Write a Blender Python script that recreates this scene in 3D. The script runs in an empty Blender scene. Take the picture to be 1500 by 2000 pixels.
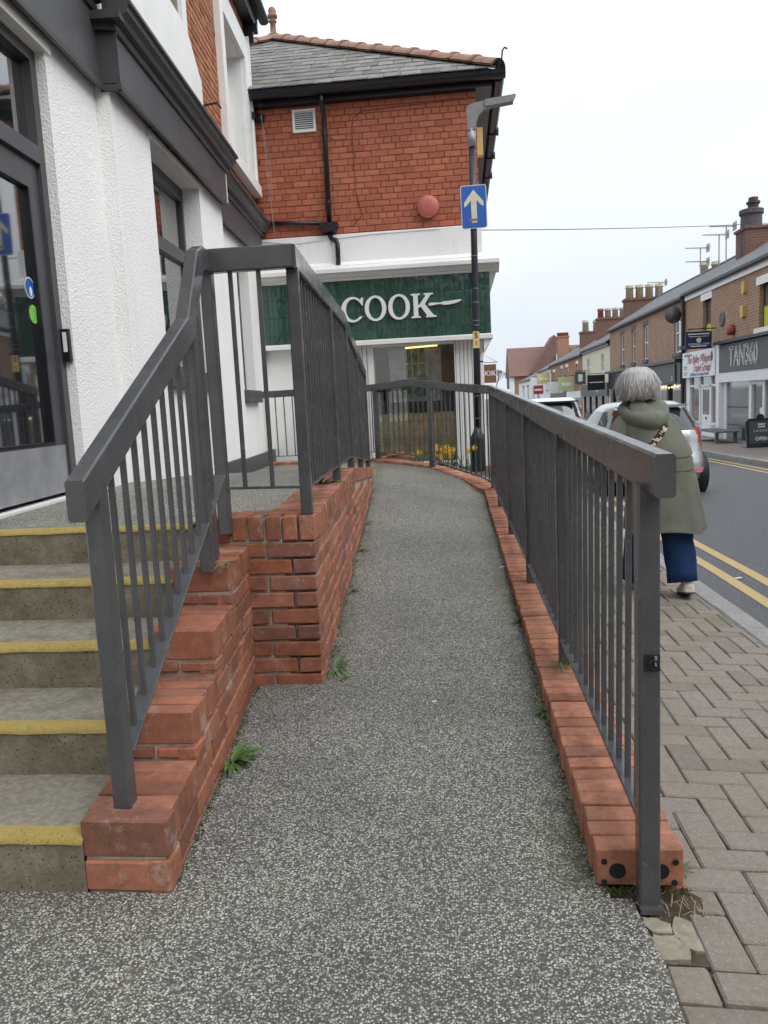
import bpy, bmesh, math, random
from mathutils import Vector, Matrix, noise
RND = random.Random(7)
D = bpy.data
SC = bpy.context.scene
COL = SC.collection
rad = math.radians
# ---------------------------------------------------------------- camera
cam_d = D.cameras.new('camera'); cam = D.objects.new('camera', cam_d); COL.objects.link(cam)
SC.camera = cam
YAW, PITCH, ROLL, CAM_H, FPX = -.1015, -.1367, .0493, 1.25, 1545.0
cam_d.sensor_fit = 'VERTICAL'; cam_d.sensor_height = 24.0; cam_d.lens = 24.0 * FPX / 2000.0
cam_d.clip_start = .05; cam_d.clip_end = 2000
_f = Vector((math.sin(YAW) * math.cos(PITCH), math.cos(YAW) * math.cos(PITCH), math.sin(PITCH)))
_r = Vector((math.cos(YAW), -math.sin(YAW), 0)); _d = _f.cross(_r)
_r2 = _r * math.cos(ROLL) + _d * math.sin(ROLL); _d2 = _d * math.cos(ROLL) - _r * math.sin(ROLL)
_m = Matrix((_r2, -_d2, -_f)).transposed().to_4x4(); _m.translation = Vector((0, 0, CAM_H))
cam.matrix_world = _m
# ---------------------------------------------------------------- sky and sun (overcast)
SUN_EL, SUN_AZ = 46.0, 122.0       # azimuth from +Y (the street) clockwise
w = D.worlds.new('World'); SC.world = w; w.use_nodes = True
nt = w.node_tree; nt.nodes.clear()
def wn(t): return nt.nodes.new(t)
out = wn('ShaderNodeOutputWorld'); bg = wn('ShaderNodeBackground'); sky = wn('ShaderNodeTexSky')
sky.sky_type = 'NISHITA'; sky.sun_disc = False; sky.sun_elevation = rad(SUN_EL); sky.sun_rotation = rad(SUN_AZ)
sky.air_density = 1.0; sky.dust_density = 4.0
tc = wn('ShaderNodeTexCoord'); mp = wn('ShaderNodeMapping'); mp.inputs['Scale'].default_value = (1.0, 1.0, 2.6)
nz = wn('ShaderNodeTexNoise'); nz.inputs['Scale'].default_value = 1.7; nz.inputs['Detail'].default_value = 5
nz.inputs['Roughness'].default_value = .5
cr = wn('ShaderNodeValToRGB'); cr.color_ramp.elements[0].position = .3; cr.color_ramp.elements[1].position = .7
cr.color_ramp.elements[0].color = (.77, .875, 1.0, 1); cr.color_ramp.elements[1].color = (.98, 1.03, 1.08, 1)
mx = wn('ShaderNodeMix'); mx.data_type = 'RGBA'; mx.inputs['Factor'].default_value = .93   # cloud layer over the clear sky
L = nt.links.new
L(tc.outputs['Generated'], mp.inputs['Vector']); L(mp.outputs['Vector'], nz.inputs['Vector']); L(nz.outputs['Fac'], cr.inputs['Fac'])
# overcast luminance rises smoothly from horizon to zenith
sx_ = wn('ShaderNodeSeparateXYZ'); L(tc.outputs['Generated'], sx_.inputs[0])
mrg = wn('ShaderNodeMapRange'); mrg.inputs[1].default_value = 0; mrg.inputs[2].default_value = 1; mrg.inputs[3].default_value = 6.5; mrg.inputs[4].default_value = 12.2
L(sx_.outputs[2], mrg.inputs[0]); vm = wn('ShaderNodeVectorMath'); vm.operation = 'SCALE'; L(cr.outputs['Color'], vm.inputs[0]); L(mrg.outputs[0], vm.inputs['Scale'])
L(sky.outputs['Color'], mx.inputs['A']); L(vm.outputs[0], mx.inputs['B']); L(mx.outputs['Result'], bg.inputs['Color'])

bg.inputs['Strength'].default_value = .1; L(bg.outputs['Background'], out.inputs['Surface'])
sun_d = D.lights.new('sun', 'SUN'); sun_d.energy = 1.5; sun_d.angle = rad(50); sun_d.color = (1.0, .96, .9)
sun = D.objects.new('sun', sun_d); COL.objects.link(sun)
_az, _el = rad(SUN_AZ), rad(SUN_EL)
_sd = Vector((math.sin(_az) * math.cos(_el), math.cos(_az) * math.cos(_el), math.sin(_el)))
sun.rotation_euler = (-_sd).to_track_quat('-Z', 'Y').to_euler(); sun.location = _sd * 60
vs = SC.view_settings; vs.view_transform = 'Standard'; vs.look = 'None'; vs.gamma = 1.0; vs.exposure = 0.5; vs.use_curve_mapping = False
SC.cycles.max_bounces = 5; SC.cycles.adaptive_threshold = .03
# ================================================================ materials
MATS = {}
def srgb(r, g, b):
    f = lambda c: c / 12.92 if c <= .04045 else ((c + .055) / 1.055) ** 2.4
    return (f(r / 255), f(g / 255), f(b / 255))
class NT:
    def __init__(s, name):
        s.m = D.materials.new(name); s.m.use_nodes = True; s.t = s.m.node_tree; s.t.nodes.clear()
        s.o = s.n('ShaderNodeOutputMaterial'); s.b = s.n('ShaderNodeBsdfPrincipled'); s.l(s.b.outputs[0], s.o.inputs[0])
        s.g = s.n('ShaderNodeNewGeometry'); s.pos = s.g.outputs['Position']
        MATS[name] = s.m
    def n(s, t, **kw):
        x = s.t.nodes.new(t)
        for k, v in kw.items(): setattr(x, k, v)
        return x
    def l(s, a, b): s.t.links.new(a, b)
    def val(s, sock, v):
        if hasattr(v, 'links'): s.l(v, sock)
        else: sock.default_value = v
    def noise(s, scale, detail=3, rough=.5, vec=None, sx=(1, 1, 1)):
        x = s.n('ShaderNodeTexNoise'); x.inputs['Scale'].default_value = scale
        x.inputs['Detail'].default_value = detail; x.inputs['Roughness'].default_value = rough
        v = vec or s.pos
        if sx != (1, 1, 1):
            m = s.n('ShaderNodeMapping'); m.inputs['Scale'].default_value = sx; s.l(v, m.inputs['Vector']); v = m.outputs['Vector']
        s.l(v, x.inputs['Vector']); return x.outputs['Fac']
    def voro(s, scale, feature='F1', vec=None, out='Distance'):
        x = s.n('ShaderNodeTexVoronoi', feature=feature); x.inputs['Scale'].default_value = scale
        s.l(vec or s.pos, x.inputs['Vector']); return x.outputs[out]
    def ramp(s, fac, stops):
        x = s.n('ShaderNodeValToRGB'); e = x.color_ramp.elements
        while len(e) < len(stops): e.new(.5)
        for i, (p, c) in enumerate(stops):
            e[i].position = p; e[i].color = (c[0], c[1], c[2], 1) if hasattr(c, '__len__') else (c, c, c, 1)
        s.l(fac, x.inputs['Fac']); return x.outputs['Color']
    def mix(s, f, a, b, mode='MIX'):
        x = s.n('ShaderNodeMix', data_type='RGBA', blend_type=mode)
        c4 = lambda v: v if hasattr(v, 'links') else (v[0], v[1], v[2], 1)
        s.val(x.inputs['Factor'], f); s.val(x.inputs['A'], c4(a)); s.val(x.inputs['B'], c4(b)); return x.outputs['Result']
    def math(s, op, a, b=0.0):
        x = s.n('ShaderNodeMath', operation=op); s.val(x.inputs[0], a); s.val(x.inputs[1], b); return x.outputs[0]
    def rnd(s): return s.n('ShaderNodeObjectInfo').outputs['Random']
    def hsv(s, col, v=None, h=None, sat=None):
        x = s.n('ShaderNodeHueSaturation'); s.l(col, x.inputs['Color'])
        if v is not None: s.val(x.inputs['Value'], v)
        if h is not None: s.val(x.inputs['Hue'], h)
        if sat is not None: s.val(x.inputs['Saturation'], sat)
        return x.outputs['Color']
    def mr(s, f, a, b, c, d):
        x = s.n('ShaderNodeMapRange'); s.l(f, x.inputs[0])
        for i, v in enumerate((a, b, c, d)): x.inputs[i + 1].default_value = v
        return x.outputs[0]
    def bump(s, h, strength=.3, dist=.01):
        x = s.n('ShaderNodeBump'); x.inputs['Strength'].default_value = strength; x.inputs['Distance'].default_value = dist
        s.l(h, x.inputs['Height']); s.l(x.outputs[0], s.b.inputs['Normal'])
    def fin(s, col, rough=.7, metal=0, spec=.5, coat=0):
        s.val(s.b.inputs['Base Color'], col if hasattr(col, 'links') else (col[0], col[1], col[2], 1))
        s.val(s.b.inputs['Roughness'], rough); s.b.inputs['Metallic'].default_value = metal
        s.b.inputs['Specular IOR Level'].default_value = spec; s.b.inputs['Coat Weight'].default_value = coat
        s.b.inputs['Coat Roughness'].default_value = .08
        return s.m
def mat(name, base, rough=.7, var=.12, scale=6, dark=None, dscale=1.5, damt=.5, rnd=0, bump=0, bscale=150, metal=0, spec=.5, coat=0):
    """plain painted / weathered material: base, fine value noise, patches of a second colour"""
    s = NT(name)
    c = s.mix(1.0, base, s.ramp(s.noise(scale, 4), [(.25, 1 - var), (.75, 1 + var)]), 'MULTIPLY')
    if dark:
        c = s.mix(s.ramp(s.noise(dscale, 5, .6), [(.48, 0), (.72, damt)]), c, dark)
    if rnd: c = s.hsv(c, v=s.mr(s.rnd(), 0, 1, 1 - rnd, 1 + rnd))
    if bump: s.bump(s.noise(bscale, 3), bump, .004)
    return s.fin(c, rough, metal, spec, coat)
def brick_mat(name, cols, mottle=.25, rnd=.18, white=0.0, moss=0.0, bump=.35, rough=.85):
    s = NT(name); r = s.rnd()
    n = len(cols); c = s.ramp(r, [((i + .5) / n, k) for i, k in enumerate(cols)])
    c = s.mix(1.0, c, s.ramp(s.noise(26, 5, .65), [(.25, 1 - mottle), (.8, 1 + mottle)]), 'MULTIPLY')
    r2 = s.n('ShaderNodeMath', operation='FRACT'); s.l(s.math('MULTIPLY', r, 17.31), r2.inputs[0])
    c = s.hsv(c, v=s.mr(r2.outputs[0], 0, 1, 1 - rnd, 1 + rnd))
    c = s.mix(s.ramp(s.noise(9, 5, .7), [(.5, 0), (.75, .6 if rnd > .14 else .22)]), c, (.10, .055, .04)); c = s.mix(s.ramp(s.voro(85), [(.09, .8), (.2, 0)]), c, (.07, .035, .025))
    if white: c = s.mix(1, c, s.ramp(s.noise(2.4, 5, .7), [(.3, (.68, .70, .72)), (.55, (1, 1, 1)), (.75, (1.12, 1.1, 1.08))]), 'MULTIPLY')
    if white: c = s.mix(s.ramp(s.noise(7, 6, .75), [(.56, 0), (.72, white)]), c, (.55, .5, .46))
    if moss: c = s.mix(s.ramp(s.noise(11, 5, .7), [(.55, 0), (.75, moss)]), c, (.09, .10, .03))
    s.bump(s.noise(120, 5, .7), bump, .006)
    return s.fin(c, rough, 0, .35)
brick_mat('ramp_brick', [(.29, .115, .07), (.36, .135, .078), (.32, .14, .09), (.40, .14, .076), (.26, .115, .08)], white=.6, moss=.4)
brick_mat('kerb_brick', [(.37, .155, .09), (.43, .18, .105), (.39, .172, .11), (.45, .195, .118), (.34, .148, .095)], mottle=.35, rnd=.22, moss=.3, rough=.75)
brick_mat('painted_brick', [(.38, .115, .06), (.45, .145, .078), (.41, .13, .07)], mottle=.18, rnd=.13, bump=.25, rough=.7)
brick_mat('left_brick', [(.34, .13, .06), (.40, .17, .08), (.30, .11, .055), (.42, .20, .11)], rnd=.16)
mat('mortar', (.40, .355, .30), .95, .25, 30, (.16, .13, .1), 5, .6, bump=.5, bscale=90)
mat('painted_mortar', (.19, .052, .03), .85, .2, 20)
mat('brown_mortar', (.30, .24, .18), .95, .2, 30)
# render (roughcast) white
s = NT('roughcast'); h = s.mix(.5, s.voro(75, 'SMOOTH_F1'), s.noise(60, 4, .7))
c = s.mix(s.ramp(s.noise(1.3, 5, .6), [(.45, 0), (.8, .35)]), (.86, .86, .855), (.68, .69, .68))
c = s.mix(s.ramp(s.noise(5, 4, .6, sx=(1, 1, .15)), [(.55, 0), (.8, .18)]), c, (.45, .47, .44))
s.bump(h, .6, .018); s.fin(c, .85, 0, .3)
mat('white_paint', (.78, .78, .77), .55, .05, 4, (.55, .55, .53), 1.8, .35)
mat('white_trim', (.80, .80, .79), .45, .04, 5, (.6, .6, .58), 4, .25)
s = NT('grooved_white'); c = s.mix(s.ramp(s.noise(4, 4, .6, sx=(1, 1, .2)), [(.5, 0), (.8, .3)]), (.8, .8, .8), (.55, .57, .56)); s.fin(c, .5)
# dark painted steel, glossy with chips
s = NT('rail_paint')
c = s.mix(1, (.074, .076, .081), s.ramp(s.noise(6, 5, .65), [(.25, .78), (.75, 1.25)]), 'MULTIPLY')
c = s.mix(s.ramp(s.noise(2.2, 6, .7), [(.5, 0), (.78, .4)]), c, (.095, .085, .077))
c = s.mix(s.ramp(s.noise(62, 3, .8), [(.68, 0), (.72, .6)]), c, (.28, .29, .3))
s.bump(s.noise(45, 4, .6), .12, .004)
s.fin(c, s.ramp(s.noise(9, 4), [(.3, .13), (.75, .34)]), 0, .5)
mat('shop_grey', (.062, .060, .066), .5, .12, 3, (.10, .095, .095), 2.5, .4)
mat('frame_grey', (.060, .062, .068), .42, .08, 5)
mat('kick_metal', (.42, .43, .45), .45, .15, 7, (.25, .26, .27), 6, .5, metal=.6)
mat('black_plastic', (.008, .009, .013), .38, .1, 8, spec=.5)
mat('black_iron', (.012, .013, .016), .42, .15, 10, (.03, .03, .03), 8, .4)
mat('pole_paint', (.015, .017, .026), .36, .15, 8, (.045, .047, .055), 9, .5)
mat('galv', (.30, .32, .34), .5, .12, 12, (.2, .2, .2), 10, .4, metal=.4)
mat('lamp_grey', (.21, .21, .21), .6, .15, 14, (.18, .17, .15), 9, .6)
mat('sign_blue', (.015, .105, .44), .4, .05, 5, rnd=0)
mat('sign_cream', (.66, .63, .47), .5, .08, 12, (.45, .43, .3), 14, .4)
mat('sign_white', (.75, .76, .76), .45, .05, 5)
mat('plate_yellow', (.72, .53, .22), .5, .08, 9)
mat('ink_dark', (.03, .03, .02), .6)
mat('alarm_red', (.50, .13, .11), .45, .06, 6, (.42, .2, .17), 5, .4)
mat('slate', (.165, .16, .145), .85, .2, 14, (.10, .10, .085), 5, .6, rnd=.28, bump=.3, bscale=60)
mat('terracotta', (.30, .165, .11), .9, .25, 10, (.15, .125, .10), 4, .85, rnd=.12, bump=.3, bscale=70)
# green glazed tile
s = NT('green_tile'); r = s.rnd()
c = s.ramp(r, [(.0, (.016, .055, .038)), (.35, (.024, .072, .052)), (.7, (.034, .085, .066)), (1, (.02, .06, .046))])
c = s.mix(s.ramp(s.noise(14, 3), [(.4, 0), (.75, .5)]), c, (.03, .12, .085))
s.bump(s.noise(9, 2, .5), .35, .02); s.fin(c, .1, 0, .7)
mat('tile_grout', (.22, .34, .28), .8, .1, 20)
# tarmac with exposed pale chippings
def chip_tarmac(name, dark, chip, cover, scale, warm=.35):
    s = NT(name)
    nd = s.n('ShaderNodeTexNoise'); nd.inputs['Scale'].default_value = scale * 1.1; nd.inputs['Detail'].default_value = 1; s.l(s.pos, nd.inputs['Vector'])
    va = s.n('ShaderNodeVectorMath', operation='MULTIPLY_ADD'); s.l(nd.outputs['Color'], va.inputs[0]); va.inputs[1].default_value = (.95 / scale,) * 3; s.l(s.pos, va.inputs[2])
    vp = s.voro(scale, 'F1', va.outputs[0], 'Color'); ds = s.voro(scale, 'F1', va.outputs[0])
    sep = s.n('ShaderNodeSeparateColor'); s.l(vp, sep.inputs[0])
    patch = s.noise(1.1, 4, .6)
    thr = s.mr(patch, .3, .7, 1 - cover - .08, 1 - cover + .10)
    isc = s.math('GREATER_THAN', sep.outputs[0], thr)
    core = s.ramp(ds, [(.30, 1), (.62, 0)])
    f = s.math('MULTIPLY', isc, core)
    cc = s.ramp(sep.outputs[1], [(0, (chip[0] * .62, chip[1] * .62, chip[2] * .6)), (.55, chip), (1, (min(1, chip[0] * 1.45), min(1, chip[1] * 1.45), min(1, chip[2] * 1.5)))])
    base = s.mix(s.ramp(s.noise(140, 2), [(.3, 0), (.7, 1)]), (dark[0] * .6, dark[1] * .6, dark[2] * .62), (dark[0] * 1.7, dark[1] * 1.7, dark[2] * 1.65))
    c = s.mix(f, base, cc)
    c = s.mix(s.ramp(s.noise(.9, 5, .65), [(.45, 0), (.75, warm)]), c, (.11, .105, .07))
    c = s.mix(s.ramp(s.noise(3.1, 5, .7), [(.64, 0), (.78, .4)]), c, (.05, .05, .055))
    if name == 'tarmac_chip':      # moss and grime that gather along the kerb and the wall foot
        sp = s.n('ShaderNodeSeparateXYZ'); s.l(s.pos, sp.inputs[0]); X_, Y_ = sp.outputs[0], sp.outputs[1]
        dk = s.math('SUBTRACT', s.math('SUBTRACT', .302 + .0106 * 1.9, s.math('MULTIPLY', Y_, .0106)), X_)
        dw = s.math('SUBTRACT', X_, s.math('SUBTRACT', -.65 + .0622 * 3.36, s.math('MULTIPLY', Y_, .0622)))
        for dd, wd in ((dk, .16), (dw, .10)):
            near = s.mr(s.math('ABSOLUTE', dd), 0, wd, 1, 0); fm = s.math('MULTIPLY', near, s.ramp(s.noise(9, 5, .7), [(.35, .1), (.65, 1)]))
            fm = s.math('MULTIPLY', fm, s.math('GREATER_THAN', Y_, 1.9 if wd > .12 else 3.34))
            c = s.mix(s.math('MULTIPLY', fm, .8), c, (.055, .060, .025))
        c = s.mix(1, c, s.ramp(s.noise(.7, 6, .7), [(.28, (.66, .66, .68)), (.5, (.98, .975, .95)), (.72, (1.3, 1.29, 1.22))]), 'MULTIPLY')
        c = s.mix(s.ramp(s.noise(5.5, 4, .6), [(.66, 0), (.74, .35)]), c, (.17, .15, .06))
    s.bump(s.math('ADD', f, s.math('MULTIPLY', s.noise(300, 2), .5)), .55, .006)
    return s.fin(c, s.mix(f, (.62,) * 3, (.75,) * 3), 0, .45)
chip_tarmac('tarmac_chip', (.078, .077, .073), (.50, .485, .42), .72, 165, .06)
chip_tarmac('road_tarmac', (.068, .069, .075), (.19, .19, .19), .22, 75, .0)
# concrete steps
s = NT('step_concrete')
c = s.ramp(s.noise(7, 6, .75), [(.25, (.095, .083, .058)), (.5, (.19, .168, .12)), (.75, (.32, .295, .235))])
c = s.mix(s.ramp(s.voro(60), [(.12, .8), (.25, 0)]), c, (.035, .03, .022))
c = s.mix(s.ramp(s.noise(3, 5, .7), [(.5, 0), (.72, .55)]), c, (.12, .125, .055))
s.bump(s.noise(55, 6, .75), .8, .012); s.fin(c, .95, 0, .2)
mat('tread_concrete', (.225, .205, .165), .95, .35, 45, (.12, .105, .075), 7, .75, bump=.9, bscale=90)
s = NT('yellow_paint')
c = s.mix(s.ramp(s.noise(13, 6, .8), [(.57, 0), (.66, .85)]), (.50, .38, .125), (.28, .24, .17))
c = s.mix(s.ramp(s.noise(50, 3, .7), [(.35, .25), (.7, 0)]), c, (.36, .25, .06))
c = s.mix(s.ramp(s.voro(70), [(.12, .7), (.3, 0)]), c, (.27, .2, .08)); s.bump(s.noise(70, 5, .75), 1, .014); s.fin(c, .85, 0, .25)
s = NT('road_yellow')
c = s.mix(s.ramp(s.noise(25, 6, .85), [(.56, 0), (.72, .75)]), (.47, .345, .15), (.12, .115, .1)); s.fin(c, .8)
# pavers
s = NT('paver'); r = s.rnd()
c = s.ramp(r, [(0, (.235, .20, .17)), (.35, (.27, .23, .193)), (.65, (.25, .22, .187)), (1, (.22, .193, .17))])
c = s.mix(1, c, s.ramp(s.noise(60, 5, .75), [(.2, .68), (.8, 1.3)]), 'MULTIPLY')
c = s.mix(s.ramp(s.noise(2.6, 5, .6), [(.46, 0), (.7, .65)]), c, (.19, .175, .10))
c = s.mix(s.ramp(s.voro(90), [(.10, .6), (.2, 0)]), c, (.5, .47, .42))
c = s.hsv(c, v=s.mr(r, 0, 1, .88, 1.12)); s.bump(s.noise(190, 4, .7), .45, .004); s.fin(c, .85, 0, .3)
mat('paver_sand', (.13, .115, .085), .95, .4, 40, (.08, .10, .03), 9, .6, bump=.5, bscale=200)
mat('pavement_far', (.24, .20, .175), .9, .25, 9, (.17, .145, .125), 2, .5, bump=.3)
mat('kerb_granite', (.29, .28, .265), .85, .3, 60, (.18, .175, .165), 6, .5, bump=.4, bscale=150)
mat('broken_concrete', (.30, .27, .21), .95, .3, 50, (.22, .18, .10), 12, .6, bump=.8, bscale=120)
mat('soil', (.07, .05, .035), 1, .4, 30, bump=1, bscale=60)
mat('ground_dirt', (.14, .13, .12), 1, .2, 2)
# glass
def glass_dark(name, col, rough=.03):
    s = NT(name); c = s.mix(s.ramp(s.noise(.8, 2), [(.4, 0), (.7, 1)]), col, (col[0] * 1.7, col[1] * 1.7, col[2] * 1.7)); m_ = s.fin(c, rough, 0, .8)
    gl = s.n('ShaderNodeBsdfGlossy'); gl.inputs['Roughness'].default_value = rough; lw = s.n('ShaderNodeLayerWeight'); ms = s.n('ShaderNodeMixShader')
    s.l(s.math('ADD', s.math('MULTIPLY', s.math('POWER', lw.outputs['Facing'], 4.0), .7), .17), ms.inputs[0]); s.l(s.b.outputs[0], ms.inputs[1]); s.l(gl.outputs[0], ms.inputs[2]); s.l(ms.outputs[0], s.o.inputs[0])
    return m_
glass_dark('dark_glass', (.012, .014, .016)); glass_dark('grey_glass', (.11, .125, .135), .06); glass_dark('teal_glass', (.05, .085, .09), .05)
s = NT('shop_glass'); t = s.n('ShaderNodeBsdfTransparent'); gl = s.n('ShaderNodeBsdfGlossy'); gl.inputs['Roughness'].default_value = .02
lw_ = s.n('ShaderNodeLayerWeight'); lw_.inputs['Blend'].default_value = .5; fz = s.math('ADD', s.math('MULTIPLY', s.math('POWER', lw_.outputs['Facing'], 4.0), .85), .11); ms = s.n('ShaderNodeMixShader')
t.inputs['Color'].default_value = (.86, .9, .88, 1)
s.l(fz, ms.inputs[0]); s.l(t.outputs[0], ms.inputs[1]); s.l(gl.outputs[0], ms.inputs[2]); s.l(ms.outputs[0], s.o.inputs[0])
# ================================================================ mesh builder
class MB:
    def __init__(s): s.v = []; s.f = []
    def add(s, vs_, fs):
        o = len(s.v); s.v += [tuple(p) for p in vs_]; s.f += [tuple(i + o for i in f) for f in fs]; return s
    def box(s, a, b):
        x0, y0, z0 = a; x1, y1, z1 = b
        return s.add([(x0, y0, z0), (x1, y0, z0), (x1, y1, z0), (x0, y1, z0), (x0, y0, z1), (x1, y0, z1), (x1, y1, z1), (x0, y1, z1)],
                     [(0, 3, 2, 1), (4, 5, 6, 7), (0, 1, 5, 4), (1, 2, 6, 5), (2, 3, 7, 6), (3, 0, 4, 7)])
    def prism(s, poly, fn, h0, h1):
        """poly: list of 2d points; fn(a,b,h)->3d"""
        n = len(poly); o = len(s.v)
        s.v += [tuple(fn(a, b, h0)) for a, b in poly] + [tuple(fn(a, b, h1)) for a, b in poly]
        s.f += [tuple(o + i for i in reversed(range(n))), tuple(o + n + i for i in range(n))]
        s.f += [(o + i, o + (i + 1) % n, o + n + (i + 1) % n, o + n + i) for i in range(n)]
        return s
    def bar(s, p, q, wd, ht, ch=.004, up=(0, 0, 1), cut=None):
        """rectangular chamfered bar from p to q; ht is measured along up"""
        p, q = Vector(p), Vector(q); ax = (q - p).normalized(); up = Vector(up)
        side = ax.cross(up).normalized(); u2 = side.cross(ax).normalized() if cut is None else Vector(cut)
        a, b = wd / 2, ht / 2
        prof = [(-a + ch, -b), (a - ch, -b), (a, -b + ch), (a, b - ch), (a - ch, b), (-a + ch, b), (-a, b - ch), (-a, -b + ch)]
        vs_ = [e + side * x + u2 * y for e in (p, q) for x, y in prof]
        fs = [(i, (i + 1) % 8, 8 + (i + 1) % 8, 8 + i) for i in range(8)] + [tuple(reversed(range(8))), tuple(range(8, 16))]
        return s.add(vs_, fs)
    def sweep(s, pts, wd, ht, ch=.006):
        """mitred rectangular rail along pts (points are the centre of the section)"""
        P = [Vector(p) for p in pts]; n = len(P); rings = []
        a, b = wd / 2, ht / 2
        prof = [(-a + ch, -b), (a - ch, -b), (a, -b + ch), (a, b - ch), (a - ch, b), (-a + ch, b), (-a, b - ch), (-a, -b + ch)]
        for i in range(n):
            d1 = (P[i] - P[i - 1]) if i else (P[1] - P[0]); d2 = (P[i + 1] - P[i]) if i < n - 1 else d1
            h1 = Vector((d1.x, d1.y, 0)); h2 = Vector((d2.x, d2.y, 0))
            h1 = h1.normalized() if h1.length > 1e-5 else h2.normalized(); h2 = h2.normalized() if h2.length > 1e-5 else h1
            t = (h1 + h2).normalized(); side = Vector((t.y, -t.x, 0)); k = 1 / max(.4, t.dot(h1))
            rings.append([P[i] + side * (x * k) + Vector((0, 0, y)) for x, y in prof])
        o = len(s.v)
        for r_ in rings: s.v += [tuple(x) for x in r_]
        for i in range(n - 1):
            s.f += [(o + i * 8 + j, o + i * 8 + (j + 1) % 8, o + (i + 1) * 8 + (j + 1) % 8, o + (i + 1) * 8 + j) for j in range(8)]
        s.f += [tuple(o + j for j in reversed(range(8))), tuple(o + (n - 1) * 8 + j for j in range(8))]
        return s
    def tube(s, pts, r, n=8, cap=True):
        P = [Vector(p) for p in pts]; R = r if hasattr(r, '__len__') else [r] * len(P); o = len(s.v); ref = None
        for i, p in enumerate(P):
            t = (P[min(i + 1, len(P) - 1)] - P[max(i - 1, 0)]).normalized()
            if ref is None:
                ref = Vector((0, 0, 1)) if abs(t.z) < .9 else Vector((1, 0, 0))
            a = (ref - t * ref.dot(t)).normalized(); b = t.cross(a); ref = a
            s.v += [tuple(p + (a * math.cos(k * 2 * math.pi / n) + b * math.sin(k * 2 * math.pi / n)) * R[i]) for k in range(n)]
        for i in range(len(P) - 1):
            s.f += [(o + i * n + k, o + i * n + (k + 1) % n, o + (i + 1) * n + (k + 1) % n, o + (i + 1) * n + k) for k in range(n)]
        if cap: s.f += [tuple(o + k for k in reversed(range(n))), tuple(o + (len(P) - 1) * n + k for k in range(n))]
        return s
    def lathe(s, prof, c, n=20, axis='z'):
        o = len(s.v); c = Vector(c)
        for r, h in prof:
            for k in range(n):
                a = 2 * math.pi * k / n; x, y = r * math.cos(a), r * math.sin(a)
                p = {'z': (x, y, h), 'y': (x, h, y), 'x': (h, x, y)}[axis]; s.v.append(tuple(c + Vector(p)))
        for i in range(len(prof) - 1):
            s.f += [(o + i * n + k, o + i * n + (k + 1) % n, o + (i + 1) * n + (k + 1) % n, o + (i + 1) * n + k) for k in range(n)]
        s.f += [tuple(o + k for k in reversed(range(n))), tuple(o + (len(prof) - 1) * n + k for k in range(n))]
        return s
    def rings(s, R, close=True, cap=True):
        n = len(R[0]); o = len(s.v)
        for r in R: s.v += [tuple(p) for p in r]
        for i in range(len(R) - 1):
            for k in range(n if close else n - 1):
                s.f.append((o + i * n + k, o + i * n + (k + 1) % n, o + (i + 1) * n + (k + 1) % n, o + (i + 1) * n + k))
        if cap and close: s.f += [tuple(o + k for k in reversed(range(n))), tuple(o + (len(R) - 1) * n + k for k in range(n))]
        return s
    def mesh(s, name, m, smooth=False, xf=None):
        me = D.meshes.new(name); me.from_pydata([tuple(xf(v)) for v in s.v] if xf else s.v, [], s.f); me.validate()
        bm = bmesh.new(); bm.from_mesh(me); bmesh.ops.recalc_face_normals(bm, faces=bm.faces); bm.to_mesh(me); bm.free()
        me.materials.append(MATS[m])
        if smooth: me.polygons.foreach_set('use_smooth', [True] * len(me.polygons))
        return me
    def build(s, name, m, parent=None, smooth=False, xf=None, **kw):
        return obj(name, s.mesh(name, m, smooth, xf), parent, **kw)
def obj(name, data, parent=None, matrix=None, label=None, cat=None, group=None, kind=None):
    o = D.objects.new(name, data); COL.objects.link(o)
    if matrix is not None: o.matrix_basis = matrix
    if parent is not None:
        o.parent = parent
        r = parent
        while r.parent: r = r.parent
        if r.type == 'EMPTY': o.matrix_parent_inverse = Matrix.Translation(-r.location) if parent is r else Matrix()
    tag(o, label, cat, group, kind); return o
def tag(o, label=None, cat=None, group=None, kind=None):
    for k, v in (('label', label), ('category', cat), ('group', group), ('kind', kind)):
        if v: o[k] = v
    return o
def thing(name, label, cat, loc=(0, 0, 0), group=None):
    o = D.objects.new(name, None); COL.objects.link(o); o.location = loc; o.empty_display_size = .1
    return tag(o, label, cat, group)
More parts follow.
